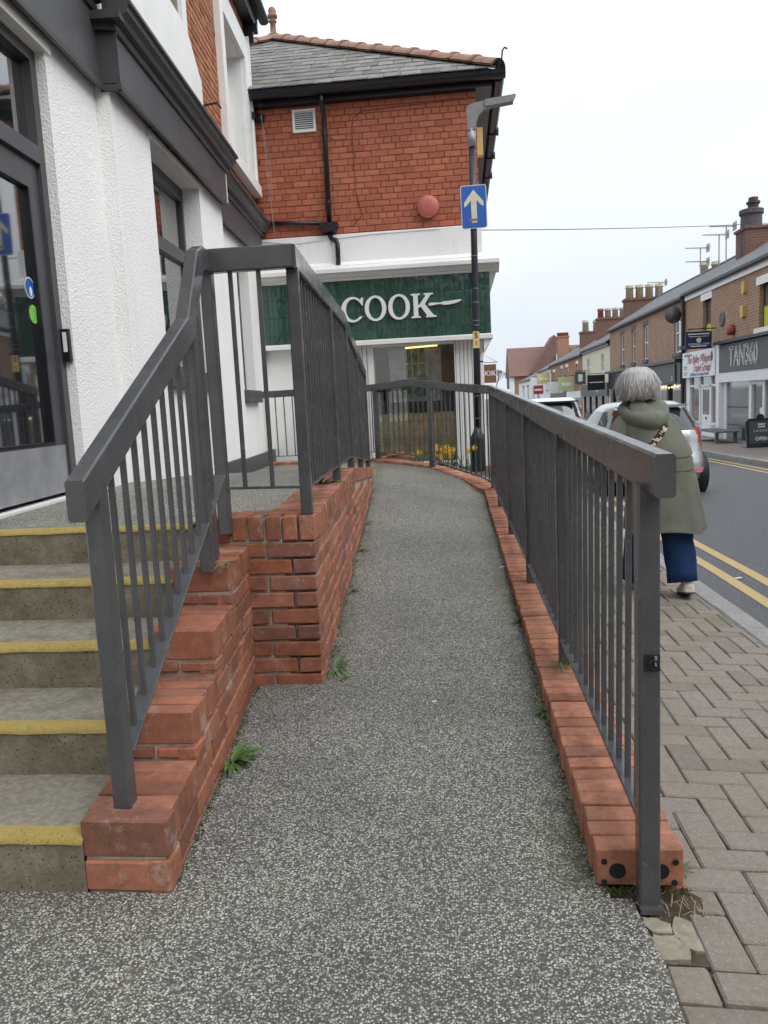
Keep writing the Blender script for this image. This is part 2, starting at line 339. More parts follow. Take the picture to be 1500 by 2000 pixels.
# note: sub-parts are meshes in world coordinates under parts in world coordinates (identity), so only the root offset is undone
_cb = {}
def cbox(l, w_, h, ch=.004, var=0, m='ramp_brick', jit=.0015):
    """shared mesh: chamfered box, centred; variants have slightly uneven corners"""
    key = (round(l, 4), round(w_, 4), round(h, 4), ch, var, m)
    if key in _cb: return _cb[key]
    r = random.Random(hash(key[:5]) & 0xffff); a, b, c = l / 2, w_ / 2, h / 2; V = []; idx = {}
    for sx in (-1, 1):
        for sy in (-1, 1):
            for sz in (-1, 1):
                j = Vector((r.uniform(-jit, jit), r.uniform(-jit, jit), r.uniform(-jit, jit)))
                cc = ch * r.uniform(.6, 1.7)
                for k in range(3):
                    p = [sx * a, sy * b, sz * c]
                    for q in range(3):
                        if q != k: p[q] -= (sx, sy, sz)[q] * cc
                    idx[(sx, sy, sz, k)] = len(V); V.append(Vector(p) + j)
    F = []; I = lambda x, y, z, k: idx[(x, y, z, k)]
    for sg in (-1, 1):
        F += [[I(sg, -1, -1, 0), I(sg, 1, -1, 0), I(sg, 1, 1, 0), I(sg, -1, 1, 0)], [I(-1, sg, -1, 1), I(1, sg, -1, 1), I(1, sg, 1, 1), I(-1, sg, 1, 1)], [I(-1, -1, sg, 2), I(1, -1, sg, 2), I(1, 1, sg, 2), I(-1, 1, sg, 2)]]
        for t in (-1, 1):
            F += [[I(sg, t, -1, 0), I(sg, t, 1, 0), I(sg, t, 1, 1), I(sg, t, -1, 1)], [I(sg, -1, t, 0), I(sg, 1, t, 0), I(sg, 1, t, 2), I(sg, -1, t, 2)], [I(-1, sg, t, 1), I(1, sg, t, 1), I(1, sg, t, 2), I(-1, sg, t, 2)]]
            for u in (-1, 1): F.append([I(sg, t, u, k) for k in range(3)])
    b_ = MB().add(V, F); me = b_.mesh('piece', m); _cb[key] = me
    return me
def frame(o, ax, ay, az=(0, 0, 1)):
    m_ = Matrix((Vector(ax), Vector(ay), Vector(az))).transposed().to_4x4(); m_.translation = Vector(o); return m_
def piece(name, me, parent, loc, ax=(1, 0, 0), ay=(0, 1, 0), az=(0, 0, 1)):
    return obj(name, me, parent, frame(loc, ax, ay, az))
def text_mesh(txt, size, m, ext=.004, shear=0, bold=0, align='CENTER', outline=0, spacing=1.0):
    c = D.curves.new('lettering', 'FONT'); c.body = txt; c.size = size; c.extrude = ext; c.shear = shear; c.align_x = align; c.align_y = 'CENTER'
    c.offset = bold; c.space_character = spacing; c.resolution_u = 4
    if outline: c.fill_mode = 'NONE'; c.extrude = 0; c.bevel_depth = outline; c.bevel_resolution = 0
    o = D.objects.new('tmp', c); COL.objects.link(o); bpy.context.view_layer.update()
    me = D.meshes.new_from_object(o.evaluated_get(bpy.context.evaluated_depsgraph_get())); D.objects.remove(o); D.curves.remove(c)
    me.materials.clear(); me.materials.append(MATS[m]); return me
def poly_mesh(polys, m, ext=.01, bevel=.0):
    """filled 2d outlines (even-odd holes) with thickness, in local xy, front +z"""
    c = D.curves.new('outline', 'CURVE'); c.dimensions = '2D'; c.fill_mode = 'BOTH'; c.extrude = ext; c.bevel_depth = bevel; c.bevel_resolution = 1
    for pl in polys:
        sp = c.splines.new('POLY'); sp.points.add(len(pl) - 1); sp.use_cyclic_u = True
        for i, (x, y) in enumerate(pl): sp.points[i].co = (x, y, 0, 1)
    o = D.objects.new('tmp', c); COL.objects.link(o); bpy.context.view_layer.update()
    me = D.meshes.new_from_object(o.evaluated_get(bpy.context.evaluated_depsgraph_get())); D.objects.remove(o); D.curves.remove(c)
    me.materials.clear(); me.materials.append(MATS[m]); return me
def lerp(x, pts):
    if x <= pts[0][0]: return pts[0][1]
    for (a, p), (b, q) in zip(pts, pts[1:]):
        if x <= b: return p + (q - p) * (x - a) / (b - a)
    return pts[-1][1]
# ================================================================ levels of the place (metres, z = 0 on the tarmac in front of the camera)
SC.cycles.use_denoising = True
def zL(y): return lerp(y, [(1.9, 0), (3.36, .015), (5, .12), (8.5, .36), (9.5, .41), (11.4, .44)])      # ramp, along the retaining wall
def zR(y): return lerp(y, [(1.9, 0), (2.7, .03), (3.5, .06), (4.8, .09), (6.3, .135), (8.0, .175), (8.9, .2), (10, .36), (11.4, .44)])
def zP(y): return lerp(y, [(5.7, .762), (7.1, .68), (8.6, .52), (10, .45), (11.4, .44)])                # upper flight and platform
def zS(y): return lerp(y, [(1.7, 0), (6, -.085), (12, -.19), (20, -.31), (26, -.33)])                   # street fall
def zpav(x, y): return -.012 - .05 * (x - .4) + zS(y)
KERB_X = 1.72
def zroad(x, y): return zpav(KERB_X, y) - .105 + .02 * min(1.2, max(0, x - KERB_X)) * 1.0 - .0 * x
LW0 = Vector((-.65, 3.36, 0)); LWu = Vector((-.0621, .99807, 0)); LWn = Vector((.99807, .0621, 0))      # retaining wall face
def lw_top(u): return lerp(u, [(2.45, .785), (5.15, .57)])
def xwall(y): return LW0.x + LWu.x / LWu.y * (y - LW0.y)
KI = [(.302, 1.9), (.235, 8.75), (-.03, 9.45), (-.42, 10.12), (-.72, 10.46), (-1.2, 10.93), (-2.86, 11.1)]   # inner line of the kerb
def xkerb(y): return lerp(y, [(1.9, .302), (8.75, .235)])
LB0 = Vector((-2.38, 4.7, 0)); LBu = Vector((-.0661, .99781, 0)); LBn = Vector((.99781, .0661, 0))      # left building face
def LB(u, v, z): return LB0 + LBu * u + LBn * v + Vector((0, 0, z))
def xb(y): return LB0.x + LBu.x / LBu.y * (y - LB0.y)
def sheet(name, rows, m, kind='structure', smooth=True, parent=None):
    b = MB(); n = len(rows[0]); b.v = [tuple(p) for r in rows for p in r]
    b.f = [(i * n + k, i * n + k + 1, (i + 1) * n + k + 1, (i + 1) * n + k) for i in range(len(rows) - 1) for k in range(n - 1)]
    return b.build(name, m, parent, smooth, kind=kind if parent is None else None)
def span(a, b, n): return [a + (b - a) * i / n for i in range(n + 1)]
def bumpy(x, y, a=.004): return a * noise.noise(Vector((x * 2.1, y * 2.1, 0)))
# ground to the horizon
sheet('ground', [[(x, y, -1.2) for x in (-900, 0, 900)] for y in (-600, 0, 1500)], 'ground_dirt')
# tarmac landing in front of the steps, the ramp, the turn and the upper flight
rows = []
for y in span(-4, 1.862, 24): rows.append([(x, y, bumpy(x, y)) for x in span(-3.4, .40 + .012 * math.sin(y * 9) + .01 * math.sin(y * 23), 24)])
sheet('landing', rows, 'tarmac_chip')
rows = []
for y in span(1.862, 8.6, 60):
    a = -.82 if y < 3.34 else xwall(y) - .05; b_ = xkerb(y) + .03
    if y < 3.34: a = -.84 - .103 * (y - 1.86)
    rows.append([(a + (b_ - a) * t, y, zL(y) * (1 - t) + zR(y) * t + bumpy(a + (b_ - a) * t, y, .005)) for t in span(0, 1, 10)])
sheet('ramp_path', rows, 'tarmac_chip')
def xk2(y): return lerp(y, sorted([(q[1], q[0]) for q in KI[1:6]])) + .04
rows = []
for y in span(8.6, 11.06, 20):
    a = xb(y) - .02; b_ = xk2(y); xm0, xm1 = -1.22, -1.02
    def zz(x):
        zl_ = zP(y); zr_ = lerp(y, [(8.6, .366), (9.4, .40), (10, .42), (11.4, .44)]); ze = lerp(y, [(8.6, .19), (8.9, .2), (9.5, .30), (10.2, .38), (11, .43)])
        return lerp(x, [(xm0, zl_), (xm1, zr_), (max(.25, xm1 + .2), ze)])
    xs = span(a, min(xm0, b_ - .02), 5) + ([x for x in span(xm1, b_, 8)] if b_ > xm1 + .05 else span(min(xm0, b_ - .02) + .005, b_, 8))
    rows.append([(x, y, zz(x)) for x in xs])
sheet('turning_landing', rows, 'tarmac_chip')
rows = []
for y in span(3.36, 8.6, 40):
    a = xb(y) - .02; b_ = xwall(y) - .20
    rows.append([(a + (b_ - a) * t, y, zP(y) + bumpy(a + (b_ - a) * t, y)) for t in span(0, 1, 10)])
sheet('upper_path', rows, 'tarmac_chip')
# ---------------------------------------------------------------- concrete steps
SY = [1.86, 2.22, 2.57, 2.93, 3.31]; RISE = .152
st = thing('concrete_steps', 'weathered concrete steps with worn yellow nosings between the white wall and the brick pier', 'steps', (-1.7, 1.86, 0))
for i, y0 in enumerate(SY):
    z1 = RISE * (i + 1) if i < 4 else .762; y1 = (SY[i + 1] if i < 4 else 3.42) + .03; x0 = xb(y0) - .05; x1 = -1.031 - .103 * (y0 - 1.86)
    n = 46; b = MB(); r1 = []; r2 = []; r3 = []; r4 = []
    for k in range(n + 1):
        x = x0 + (x1 - x0) * k / n; j = .003 * noise.noise(Vector((x * 14, i * 7.3, 1))) + .003 * noise.noise(Vector((x * 40, i, 3)))
        zt = z1 + .002 * noise.noise(Vector((x * 11, i * 3.1, 9)))
        r1.append((x, y0 + j, z1 - RISE - .05)); r2.append((x, y0 + j * 1.2, zt - .012)); r3.append((x, y0 + .012 + j, zt)); r4.append((x, y1, zt - .0))
    sp = MB().rings([r1, r2, r3, r4], close=False).build('step', 'step_concrete', st, True)
    tr = MB().rings([[(p[0], p[1] + .045, p[2] + .002) for p in r3], [(p[0], p[1], p[2] + .002) for p in r4]], close=False).build('tread', 'tread_concrete', sp, True)
    nr = [[(p[0], p[1] - .0035 + (.002 if q else 0), p[2] + dz) for p in r_] for q, (r_, dz) in enumerate(((r2, -.016 if i else -.002), (r2, .002)))]
    yl = MB().rings([[(p[0], p[1] - .004, p[2] - (.004 + .003 * noise.noise(Vector((p[0] * 12, i, 5))))) for p in r2], [(p[0], p[1] - .003, p[2] + .003) for p in r2], [(p[0], p[1] + .001, p[2] + .005) for p in r3],
                     [(p[0], p[1] + .044 + .004 * noise.noise(Vector((p[0] * 9, i, 8))), p[2] + .005) for p in r3]], close=False).build('nosing', 'yellow_paint', sp, True)
# ---------------------------------------------------------------- brick laying
BL, BW, BH, JT = .215, .1025, .065, .010
def v3(x): return (x[0], x[1], x[2])
def lay_row(parent, o, u, n, z, us, ln, w_, h, m, depth_in=0, ch=.004, jit=.004, vr=4):
    """bricks along u at offsets us (start), length ln each; outer face on the plane through o with normal n"""
    for s_, l_ in us:
        j = RND.uniform(-jit, jit * .4)
        loc = o + u * (s_ + l_ / 2) + n * (-w_ / 2 + j - depth_in) + Vector((0, 0, z + h / 2))
        piece('brick', cbox(round(l_, 3), w_, h, ch, RND.randrange(vr), m), parent, loc, u, n.cross(u) * 0 + (-n if True else n), (0, 0, 1))
mat('mortar_stain', (.28, .155, .095), .95, .35, 40, (.17, .16, .07), 18, .7, bump=.6, bscale=120)
# stepped pier beside the steps
pier = thing('stepped_brick_pier', 'low stepped red brick pier under the stair handrail', 'brick wall', (-.92, 1.86, 0))
PX0, PX1 = -1.035, -.80
PSK = .103
def psk(y): return -PSK * (y - 1.86)          # the pier runs slightly towards the building
PU = Vector((-PSK, 1, 0)).normalized(); PN = Vector((PU.y, -PU.x, 0))
core = MB()
for i in range(4):
    y0 = SY[i]; y1 = (SY + [3.36])[i + 1] if i < 3 else 3.36; zt = .2 + RISE * i
    core.box((PX0 + .006, y0 + .012, -.05), (PX1 - .012, y1 + .012 if i < 3 else y1, zt - .022))
    nb = 5 if i < 3 else 6; pitch = (y1 - y0) / nb
    for k in range(nb):                                    # bricks on edge across the pier
        piece('brick', cbox(PX1 - PX0, round(pitch - .0085, 4), .1025, .0035, RND.randrange(5), 'ramp_brick'), pier, ((PX0 + PX1) / 2 + RND.uniform(-.003, .004) + psk(y0 + pitch * (k + .5)), y0 + pitch * (k + .5), zt - .051 + RND.uniform(-.002, .002)))
    # front face below the edge course
    zf = (0 if i == 0 else .2 + RISE * (i - 1))
    hh = zt - .1025 - .008 - zf
    if hh > .03:
        for (xa, xc) in (((PX0, PX1),) if i == 0 else ((PX0, PX0 + .10), (PX0 + .11, PX1))):
            piece('brick', cbox(round(xc - xa, 4), .09, round(hh - .006, 4), .005, RND.randrange(4), 'ramp_brick'), pier, ((xa + xc) / 2 + psk(y0), y0 + .045, zf + hh / 2))
core.v = [(x + psk(y), y, z) for x, y, z in core.v]; core.build('mortar_core', 'mortar', pier)
# side face towards the ramp: stretcher courses under the edge bricks
for ci in range(8):
    z0 = -.052 + ci * .075
    for i in range(4):
        y0 = SY[i]; y1 = (SY + [3.36])[i + 1] if i < 3 else 3.36
    # first tier whose top lies above this course
    ys = None
    for i in range(4):
        if z0 + BH <= .2 + RISE * i - .1025 - .004: ys = SY[i]; break
    if ys is None: continue
    y = ys - (0 if ci % 2 else .11); y = ys + .0
    first = True; off = .1025 if ci % 2 else BL
    while y < 3.34:
        l_ = off if first else BL; first = False
        l_ = min(l_, 3.35 - y)
        if l_ > .03: piece('brick', cbox(round(l_, 3), .06, BH, .004, RND.randrange(4), 'ramp_brick'), pier, (PX1 - .03 + RND.uniform(-.002, .003) + psk(y + l_ / 2), y + l_ / 2, z0 + BH / 2), PU, -PN)
        y += l_ + JT
# ---------------------------------------------------------------- retaining wall with brick-on-edge coping
rw = thing('ramp_retaining_wall', 'red brick retaining wall with brick-on-edge coping dividing the two ramp flights', 'brick wall', (LW0.x, LW0.y, 0))
LWlen = 5.2
b = MB()
for i in range(26):
    u0, u1 = LWlen * i / 26 + (.034 if i == 0 else 0), LWlen * (i + 1) / 26
    P = lambda u, v, z: v3(LW0 + LWu * u - LWn * v + Vector((0, 0, z)))
    b.add([P(u0, .007, -.1), P(u1, .007, -.1), P(u1, .21, -.1), P(u0, .21, -.1), P(u0, .007, lw_top(u0) - .012), P(u1, .007, lw_top(u1) - .012), P(u1, .21, lw_top(u1) - .012), P(u0, .21, lw_top(u0) - .012)],
          [(0, 3, 2, 1), (4, 5, 6, 7), (0, 1, 5, 4), (2, 3, 7, 6)] + ([(3, 0, 4, 7)] if i == 0 else []) + ([(1, 2, 6, 5)] if i == 25 else []))
b.build('mortar_core', 'mortar', rw)
b = MB().box((-1.24, 3.372, -.1), (-.80, 3.56, .772)).build('mortar_return', 'mortar', rw)
npc = 69
for k in range(npc):                                           # coping
    u = .038 + k * (LWlen - .04) / npc; zt = lw_top(u); sl = math.atan2(lw_top(u + .05) - zt, .05)
    ax = LWu * math.cos(sl) + Vector((0, 0, math.sin(sl))); az = -LWu * math.sin(sl) + Vector((0, 0, math.cos(sl)))
    if u < .09: continue
    piece('brick', cbox(.066, .228, .1025, .0032, RND.randrange(5), 'ramp_brick'), rw, LW0 + LWu * u - LWn * (.105 + RND.uniform(-.003, .003)) + Vector((0, 0, zt - .051 + RND.uniform(-.002, .002))), ax, LWn, az)
for k in range(7):                                             # coping bricks turning the corner
    piece('brick', cbox(.0665, .215, .1075, .004, RND.randrange(5), 'ramp_brick'), rw, (-.685 - k * .0765 + .002, 3.36 + .106, .783 - .054 + RND.uniform(-.002, .002)))
bonds = [[('s', BL), ('h', .205)], [('h', .1025), ('s', BL), ('h', .1025)]]
for ci in range(9):                                            # courses, end face and long face
    z0 = .785 - .1075 - .009 - (ci + 1) * .075 + .006
    x = -.652; k = 0; seq = [.215, .10, .13] if ci % 2 == 0 else [.1025, .215, .13]
    for l_ in seq:
        piece('brick', cbox(round(l_, 3), .09, BH, .004, RND.randrange(5), 'ramp_brick'), rw, (x - l_ / 2, 3.36 + .045 + RND.uniform(-.003, .002), z0 + BH / 2)); x -= l_ + JT
    u = .104 if ci % 2 == 0 else .0; first = True
    if ci % 2 == 0: u = .012
    while u < LWlen - .03:
        l_ = (.10 if ci % 2 == 0 else BL) if first else BL
        if first and ci % 2: u = .098; l_ = .115
        if first and ci % 2 == 0: u = .098; l_ = .215
        first = False
        l_ = min(l_, LWlen - u)
        top = min(lw_top(u), lw_top(u + l_)) - .1075
        if z0 + BH < top + .012 and z0 + BH > zL(LW0.y + u) - .02 and l_ > .03:
            piece('brick', cbox(round(l_, 3), .08, BH, .004, RND.randrange(5), 'ramp_brick'), rw, LW0 + LWu * (u + l_ / 2) - LWn * (.04 + RND.uniform(-.002, .003)) + Vector((0, 0, z0 + BH / 2)), LWu, -LWn)
        u += l_ + JT
for ci in range(3):                                            # far end of the wall
    for k in range(2): piece('brick', cbox(.1, .05, BH, .004, k, 'ramp_brick'), rw, LW0 + LWu * (LWlen + .012) - LWn * (.055 + .11 * k) + Vector((0, 0, .57 - .115 - .04 - ci * .075)), LWn, LWu)
# ---------------------------------------------------------------- kerb of bricks on edge round the ramp
kb = thing('brick_ramp_kerb', 'kerb of orange bricks on edge along the right side and far end of the ramp', 'kerb', (.41, 1.9, 0))
def kerb_top(d): return lerp(d, [(0, .104), (1.4, .122), (2.9, .142), (4.4, .185), (6.1, .225), (7, .262), (7.9, .36), (8.6, .43), (9.3, .475), (12, .485)])
cum = [0]
for p, q in zip(KI, KI[1:]): cum.append(cum[-1] + math.hypot(q[0] - p[0], q[1] - p[1]))
def kpt(d):
    for i in range(len(KI) - 1):
        if d <= cum[i + 1] or i == len(KI) - 2:
            t = (d - cum[i]) / (cum[i + 1] - cum[i]); p, q = KI[i], KI[i + 1]
            dv = Vector((q[0] - p[0], q[1] - p[1], 0)).normalized()
            return Vector((p[0] + (q[0] - p[0]) * t, p[1] + (q[1] - p[1]) * t, 0)), dv
def kdir(d, e=.12):
    return (kpt(min(d + e, cum[-1]))[0] - kpt(max(d - e, 0))[0]).normalized()
d = .036; core = MB(); prev = None
while d < cum[-1] - .03:
    p, _ = kpt(d); t = kdir(d); n = Vector((t.y, -t.x, 0)); z = kerb_top(d); sl = kerb_top(d + .04) - kerb_top(d - .04)
    ax = (t * .08 + Vector((0, 0, sl))).normalized(); az = n.cross(ax)
    if d > cum[-1] - 1.55 and False: pass
    piece('brick', cbox(.0665, BL, .1025, .0032, RND.randrange(6), 'kerb_brick', .0025), kb, p + n * (BL / 2 + RND.uniform(-.003, .003)) + Vector((0, 0, z - .051 + RND.uniform(-.0025, .0025))), ax, n, az)
    a0 = p + n * .008; a1 = p + n * .207
    ring = [(a0.x, a0.y, -.3), (a1.x, a1.y, -.3), (a1.x, a1.y, z - .018), (a0.x, a0.y, z - .018)]
    if prev: core.add(prev + ring, [(0, 1, 5, 4), (1, 2, 6, 5), (2, 3, 7, 6), (3, 0, 4, 7)])
    prev = ring; d += .0752
core.build('mortar_core', 'mortar', kb)
for ci in range(4):                                            # outer side of the kerb towards the pavement
    y = 1.93 + (.11 if ci % 2 else 0)
    while y < 8.6:
        z = lerp(y, [(1.9, .104), (8.9, .262)]) - .115 - .075 * (ci + 1) + .01
        x = xkerb(y) + BL - .05 + .04
        if z + BH > zpav(.5, y) - .02: piece('brick', cbox(BL, .06, BH, .004, RND.randrange(4), 'kerb_brick'), kb, (x, y + BL / 2, z + BH / 2), (0, 1, 0), (-1, 0, 0))
        y += .225
# perforations in the end brick: flat discs, hole shade put into the colour
pf = MB()
for dx, dz, r in ((-.055, -.055, .021), (.052, -.055, .021), (-.088, -.03, .008), (.088, -.03, .008), (-.088, -.085, .007), (.085, -.085, .008)):
    pf.lathe([(r * .96, 0), (r, .002), (r * .9, .003)], (.41 + dx, 1.9045 - .0045, .104 + dz), 14, 'y')
mat('hole_shade', (.012, .014, .008), 1, .3, 60)
pf.build('perforation_disc', 'hole_shade', kb)
# ---------------------------------------------------------------- street: pavement, kerb stones, road
rows = []
for y in span(-6, 30, 72): rows.append([(x, y, zpav(x, y) - .014) for x in span(.36, 1.56, 6)])
sheet('pavement', rows, 'paver_sand')
pav = D.objects['pavement']
cells = []
P0 = (.40, -1.0); pw = .1015
for ix in range(-2, 13):
    for iy in range(0, 110):
        k = (ix - iy) % 4
        if k == 0: cells.append((ix, iy, 2, 1))
        elif k == 3: cells.append((ix, iy, 1, 2))
pvl = []
for ix, iy, a, b_ in cells:
    x0, y0 = P0[0] + ix * pw, P0[1] + iy * pw; x1, y1 = x0 + a * pw, y0 + b_ * pw
    lim = .405 if y0 < 1.80 else (xkerb(max(1.9, y0)) + BL + .012)
    if y0 < 1.92 and y1 > 1.66 and x0 < .56: lim = max(lim, .505)
    if x0 < .50 and y0 < 1.655 < y1: y1 = 1.655; lim = .405
    x0 = max(x0, lim); x1 = min(x1, 1.556)
    if x1 - x0 < .025 or y0 < .9: continue
    pvl.append((y0, x0, x1, y1))
pvl.sort(); stuff = MB()
def paver_box(x0, x1, y0, y1): return (round(x1 - x0 - .005, 3), round(y1 - y0 - .005, 3))
for i, (y0, x0, x1, y1) in enumerate(pvl):
    cx, cy = (x0 + x1) / 2, (y0 + y1) / 2; l_, w_ = paver_box(x0, x1, y0, y1)
    zc = zpav(cx, cy) + RND.uniform(-.002, .002)
    if i < 300:
        ax = Vector((1, 0, -.05 + RND.uniform(-.008, .008))).normalized(); ay = Vector((0, 1, -.02 + RND.uniform(-.008, .008))).normalized()
        piece('paver', cbox(l_, w_, .06, .0045, RND.randrange(3), 'paver', .001), pav, (cx, cy, zc - .03), ax, ay, ax.cross(ay))
    else:
        me = cbox(l_, w_, .06, .0045, 0, 'paver', .001)
        stuff.add([(v.co.x + cx, v.co.y + cy, v.co.z + zc - .03 - .05 * v.co.x - .02 * v.co.y) for v in me.vertices], [tuple(p.vertices) for p in me.polygons])
far = stuff.build('far_pavers', 'paver', pav); far['kind'] = 'stuff'
rows = []
for y in span(10, 120, 60): rows.append([(x, y, zpav(x, y) - .004) for x in span(.3, 1.56, 3)])
sheet('far_pavement_strip', rows, 'pavement_far')
# granite kerb stones
ks = thing('kerb_stones', 'grey granite kerb stones edging the brick pavement', 'kerb', (1.64, 0, -.1))
y = -1.0
while y < 30:
    l_ = RND.uniform(.82, .98); yc = y + l_ / 2
    piece('kerb_stone', cbox(.155, round(l_ - .012, 2), .26, .012, RND.randrange(4), 'kerb_granite', .003), ks, (1.64, yc, zpav(1.64, yc) - .128), (1, 0, 0), Vector((0, 1, (zpav(1.64, yc + .4) - zpav(1.64, yc - .4)) / .8)).normalized())
    y += l_
rows = []
ROAD_W = 4.5
for y in span(-40, 130, 120): rows.append([(x, y, zroad(x, max(y, -2)) ) for x in span(KERB_X - .03, KERB_X + ROAD_W + .06, 12)])
sheet('road', rows, 'road_tarmac')
def line_strip(name, x0, x1, ya, yb, dz, parent=None):
    rows = [[(x + .012 * noise.noise(Vector((y * .7, x, 0))), y, zroad(x, max(y, -2)) + dz) for x in (x0, x1)] for y in span(ya, yb, int((yb - ya) / .5))]
    return sheet(name, rows, 'road_yellow', parent=parent)
rd = D.objects['road']
for x in (2.02, 2.25): line_strip('yellow_line', x, x + .095, -3, 60, .004, rd)
FK = KERB_X + ROAD_W                                            # far kerb
for x in (FK - .32, FK - .55): line_strip('yellow_line', x, x + .08, -3, 90, .004, rd)
XT, KS = 7.4, 1.1                                               # terrace front plane (surveyed) and its scale about the eye
XTF = XT * KS
rows = []
for y in span(-30, 130, 80): rows.append([(x, y, zroad(FK, max(y, -2)) + .10 + .01 * (x - FK)) for x in span(FK + .11, XTF + .3, 6)])
sheet('far_footway', rows, 'pavement_far')
fk = thing('far_kerb_stones', 'thin line of grey kerb stones on the far side of the road', 'kerb', (FK + .06, 0, -.4))
y = 4.0
while y < 60:
    piece('kerb_stone', cbox(.12, .90, .24, .01, int(y) % 4, 'kerb_granite', .003), fk, (FK + .055, y + .45, zroad(FK, y + .45) + .1 - .112)); y += .915
# ================================================================ railings
RW, RH, PW, BB = .046, .095, .05, .0155
def baluster_run(root, top, bot, s0, s1, step, inset=0):
    """top(s), bot(s): 3d points of the underside of the rail and the upper side of the bottom bar"""
    s_ = s0
    while s_ < s1:
        p, q = Vector(bot(s_)), Vector(top(s_))
        MB().bar(p, q + Vector((0, 0, .01)), BB, BB, .002, up=(0, 1, 0)).build('baluster', 'rail_paint', root); s_ += step
def post(root, x, y, z0, z1, u=(0, 1, 0), w_=PW):
    return MB().bar((x, y, z0), (x, y, z1), w_, w_, .005, up=u).build('post', 'rail_paint', root)
# ---- right railing along the pavement and round the far end
rr = thing('ramp_railing', 'long dark grey steel railing along the pavement side and far end of the ramp', 'railing', (.42, 1.84, 0))
RN = [Vector((.431, 1.735, 1.066)), Vector((.335, 8.8, 1.338)), Vector((.235, 9.08, 1.352)), Vector((-.38, 10.15, 1.447)), Vector((-.66, 10.5, 1.499)), Vector((-1.2, 11.1, 1.468)), Vector((-2.84, 11.26, 1.45))]
MB().sweep(RN, RW, RH).build('top_rail', 'rail_paint', rr)
def on(path, s_):
    for a, b_ in zip(path, path[1:]):
        L_ = math.hypot(b_.x - a.x, b_.y - a.y)
        if s_ <= L_ or b_ is path[-1]: return a + (b_ - a) * (s_ / L_)
        s_ -= L_
def ztopk(y): return lerp(y, [(1.9, .104), (3.3, .122), (4.8, .142), (6.3, .185), (8.0, .225), (8.9, .262), (10.15, .40), (10.6, .455), (11.1, .48)])
BN = [Vector((.42, 1.86, .205)), Vector((.337, 8.8, .335)), Vector((.235, 9.08, .36)), Vector((-.38, 10.15, .50)), Vector((-.66, 10.5, .555)), Vector((-1.2, 11.1, .575)), Vector((-2.84, 11.26, .56))]
MB().sweep(BN, .045, .010, .002).build('bottom_bar', 'rail_paint', rr)
post(rr, .416, 1.842, .012, 1.04)
MB().box((.390, 1.80, .0), (.446, 1.872, .012)).build('post_foot', 'rail_paint', rr)
for y in (3.29, 4.72, 6.2, 7.6, 8.82):
    x = .42 + (.337 - .42) * (y - 1.86) / 6.94; post(rr, x, y, ztopk(y) - .02, 1.03 + (y - 1.735) * .0385)
for p, z0 in ((Vector((-.38, 10.15, 1.42)), .40), (Vector((-1.17, 11.07, 1.44)), .46)):
    post(rr, p.x, p.y, z0, p.z, (.6, .8, 0), .062)
tot = sum(math.hypot(b_.x - a.x, b_.y - a.y) for a, b_ in zip(BN, BN[1:]))
s_ = .11
while s_ < tot - .05:
    p = on(BN, s_); q = None
    # the rail above: same plan position
    best = None
    for a, b_ in zip(RN, RN[1:]):
        t = ((p - a).to_2d().dot((b_ - a).to_2d())) / (b_ - a).to_2d().length_squared
        if -.02 <= t <= 1.02:
            c_ = a + (b_ - a) * t; dd = (c_ - p).to_2d().length
            if best is None or dd < best[0]: best = (dd, c_)
    q = best[1] - Vector((0, 0, RH / 2 - .01))
    near_post = min(abs(p.y - y) for y in (3.29, 4.72, 6.2, 7.6, 8.82)) < .045 and p.y < 9
    if not near_post: MB().bar(p, (q.x, q.y, q.z), BB, BB, .002, up=(0, 1, 0)).build('baluster', 'rail_paint', rr)
    s_ += .112 if s_ < 9.6 else .128
hp = MB().bar((.421, 1.8145, .605), (.421, 1.8145, .644), .036, .004, .001, up=(0, 1, 0)).build('hasp_plate', 'black_iron', rr)
MB().tube([(.424 + .010 * math.cos(a), 1.809 - .003, .622 + .011 * math.sin(a)) for a in span(0, 2 * math.pi, 12)], .0028, 6).build('ring', 'black_iron', hp)
MB().bar((.428, 1.809, .618), (.428, 1.809, .642), .006, .006, .001, up=(0, 1, 0)).build('staple', 'galv', hp)
# ---- left railing: stair handrail, corner piece, long rail on the retaining wall
lr = thing('stair_and_wall_railing', 'dark grey steel railing climbing beside the steps and running on along the brick retaining wall', 'railing', (-.95, 1.95, 0))
SX = -.953
dz = RH / 2
st_top = [Vector((-.943, 1.84, 1.048)), Vector((-.986, 2.865, 1.552)), Vector((-1.012, 3.11, 1.83)), Vector((-1.03, 3.22, 1.864))]
def vbar(b, pts, w_, h):    # rail in a vertical plane, section height measured vertically
    P = [Vector(p) for p in pts]; rings = []
    ch = .005; a, c_ = w_ / 2, h / 2
    prof = [(-a + ch, -c_), (a - ch, -c_), (a, -c_ + ch), (a, c_ - ch), (a - ch, c_), (-a + ch, c_), (-a, c_ - ch), (-a, -c_ + ch)]
    for i, p in enumerate(P):
        d1 = (P[i] - P[i - 1]).normalized() if i else (P[1] - P[0]).normalized(); d2 = (P[i + 1] - P[i]).normalized() if i < len(P) - 1 else d1
        t = (d1 + d2).normalized(); side = Vector((1, 0, 0)); up = side.cross(t).normalized(); k = 1 / max(.5, t.dot(d1))
        if i == 0: up = Vector((0, 0, 1)); k = 1.12
        rings.append([p + side * x + up * (y * k) for x, y in prof])
    return b.rings(rings)
vbar(MB(), st_top, .05, .092).build('handrail', 'rail_paint', lr)
CZ = 1.868
MB().bar((-1.06, 3.325, CZ), (-.665, 3.325, CZ), .05, RH, .005).build('corner_rail', 'rail_paint', lr)
MB().sweep([(-1.028, 3.205, 1.863), (-1.036, 3.303, CZ)], .05, .092).build('handrail_end', 'rail_paint', lr)
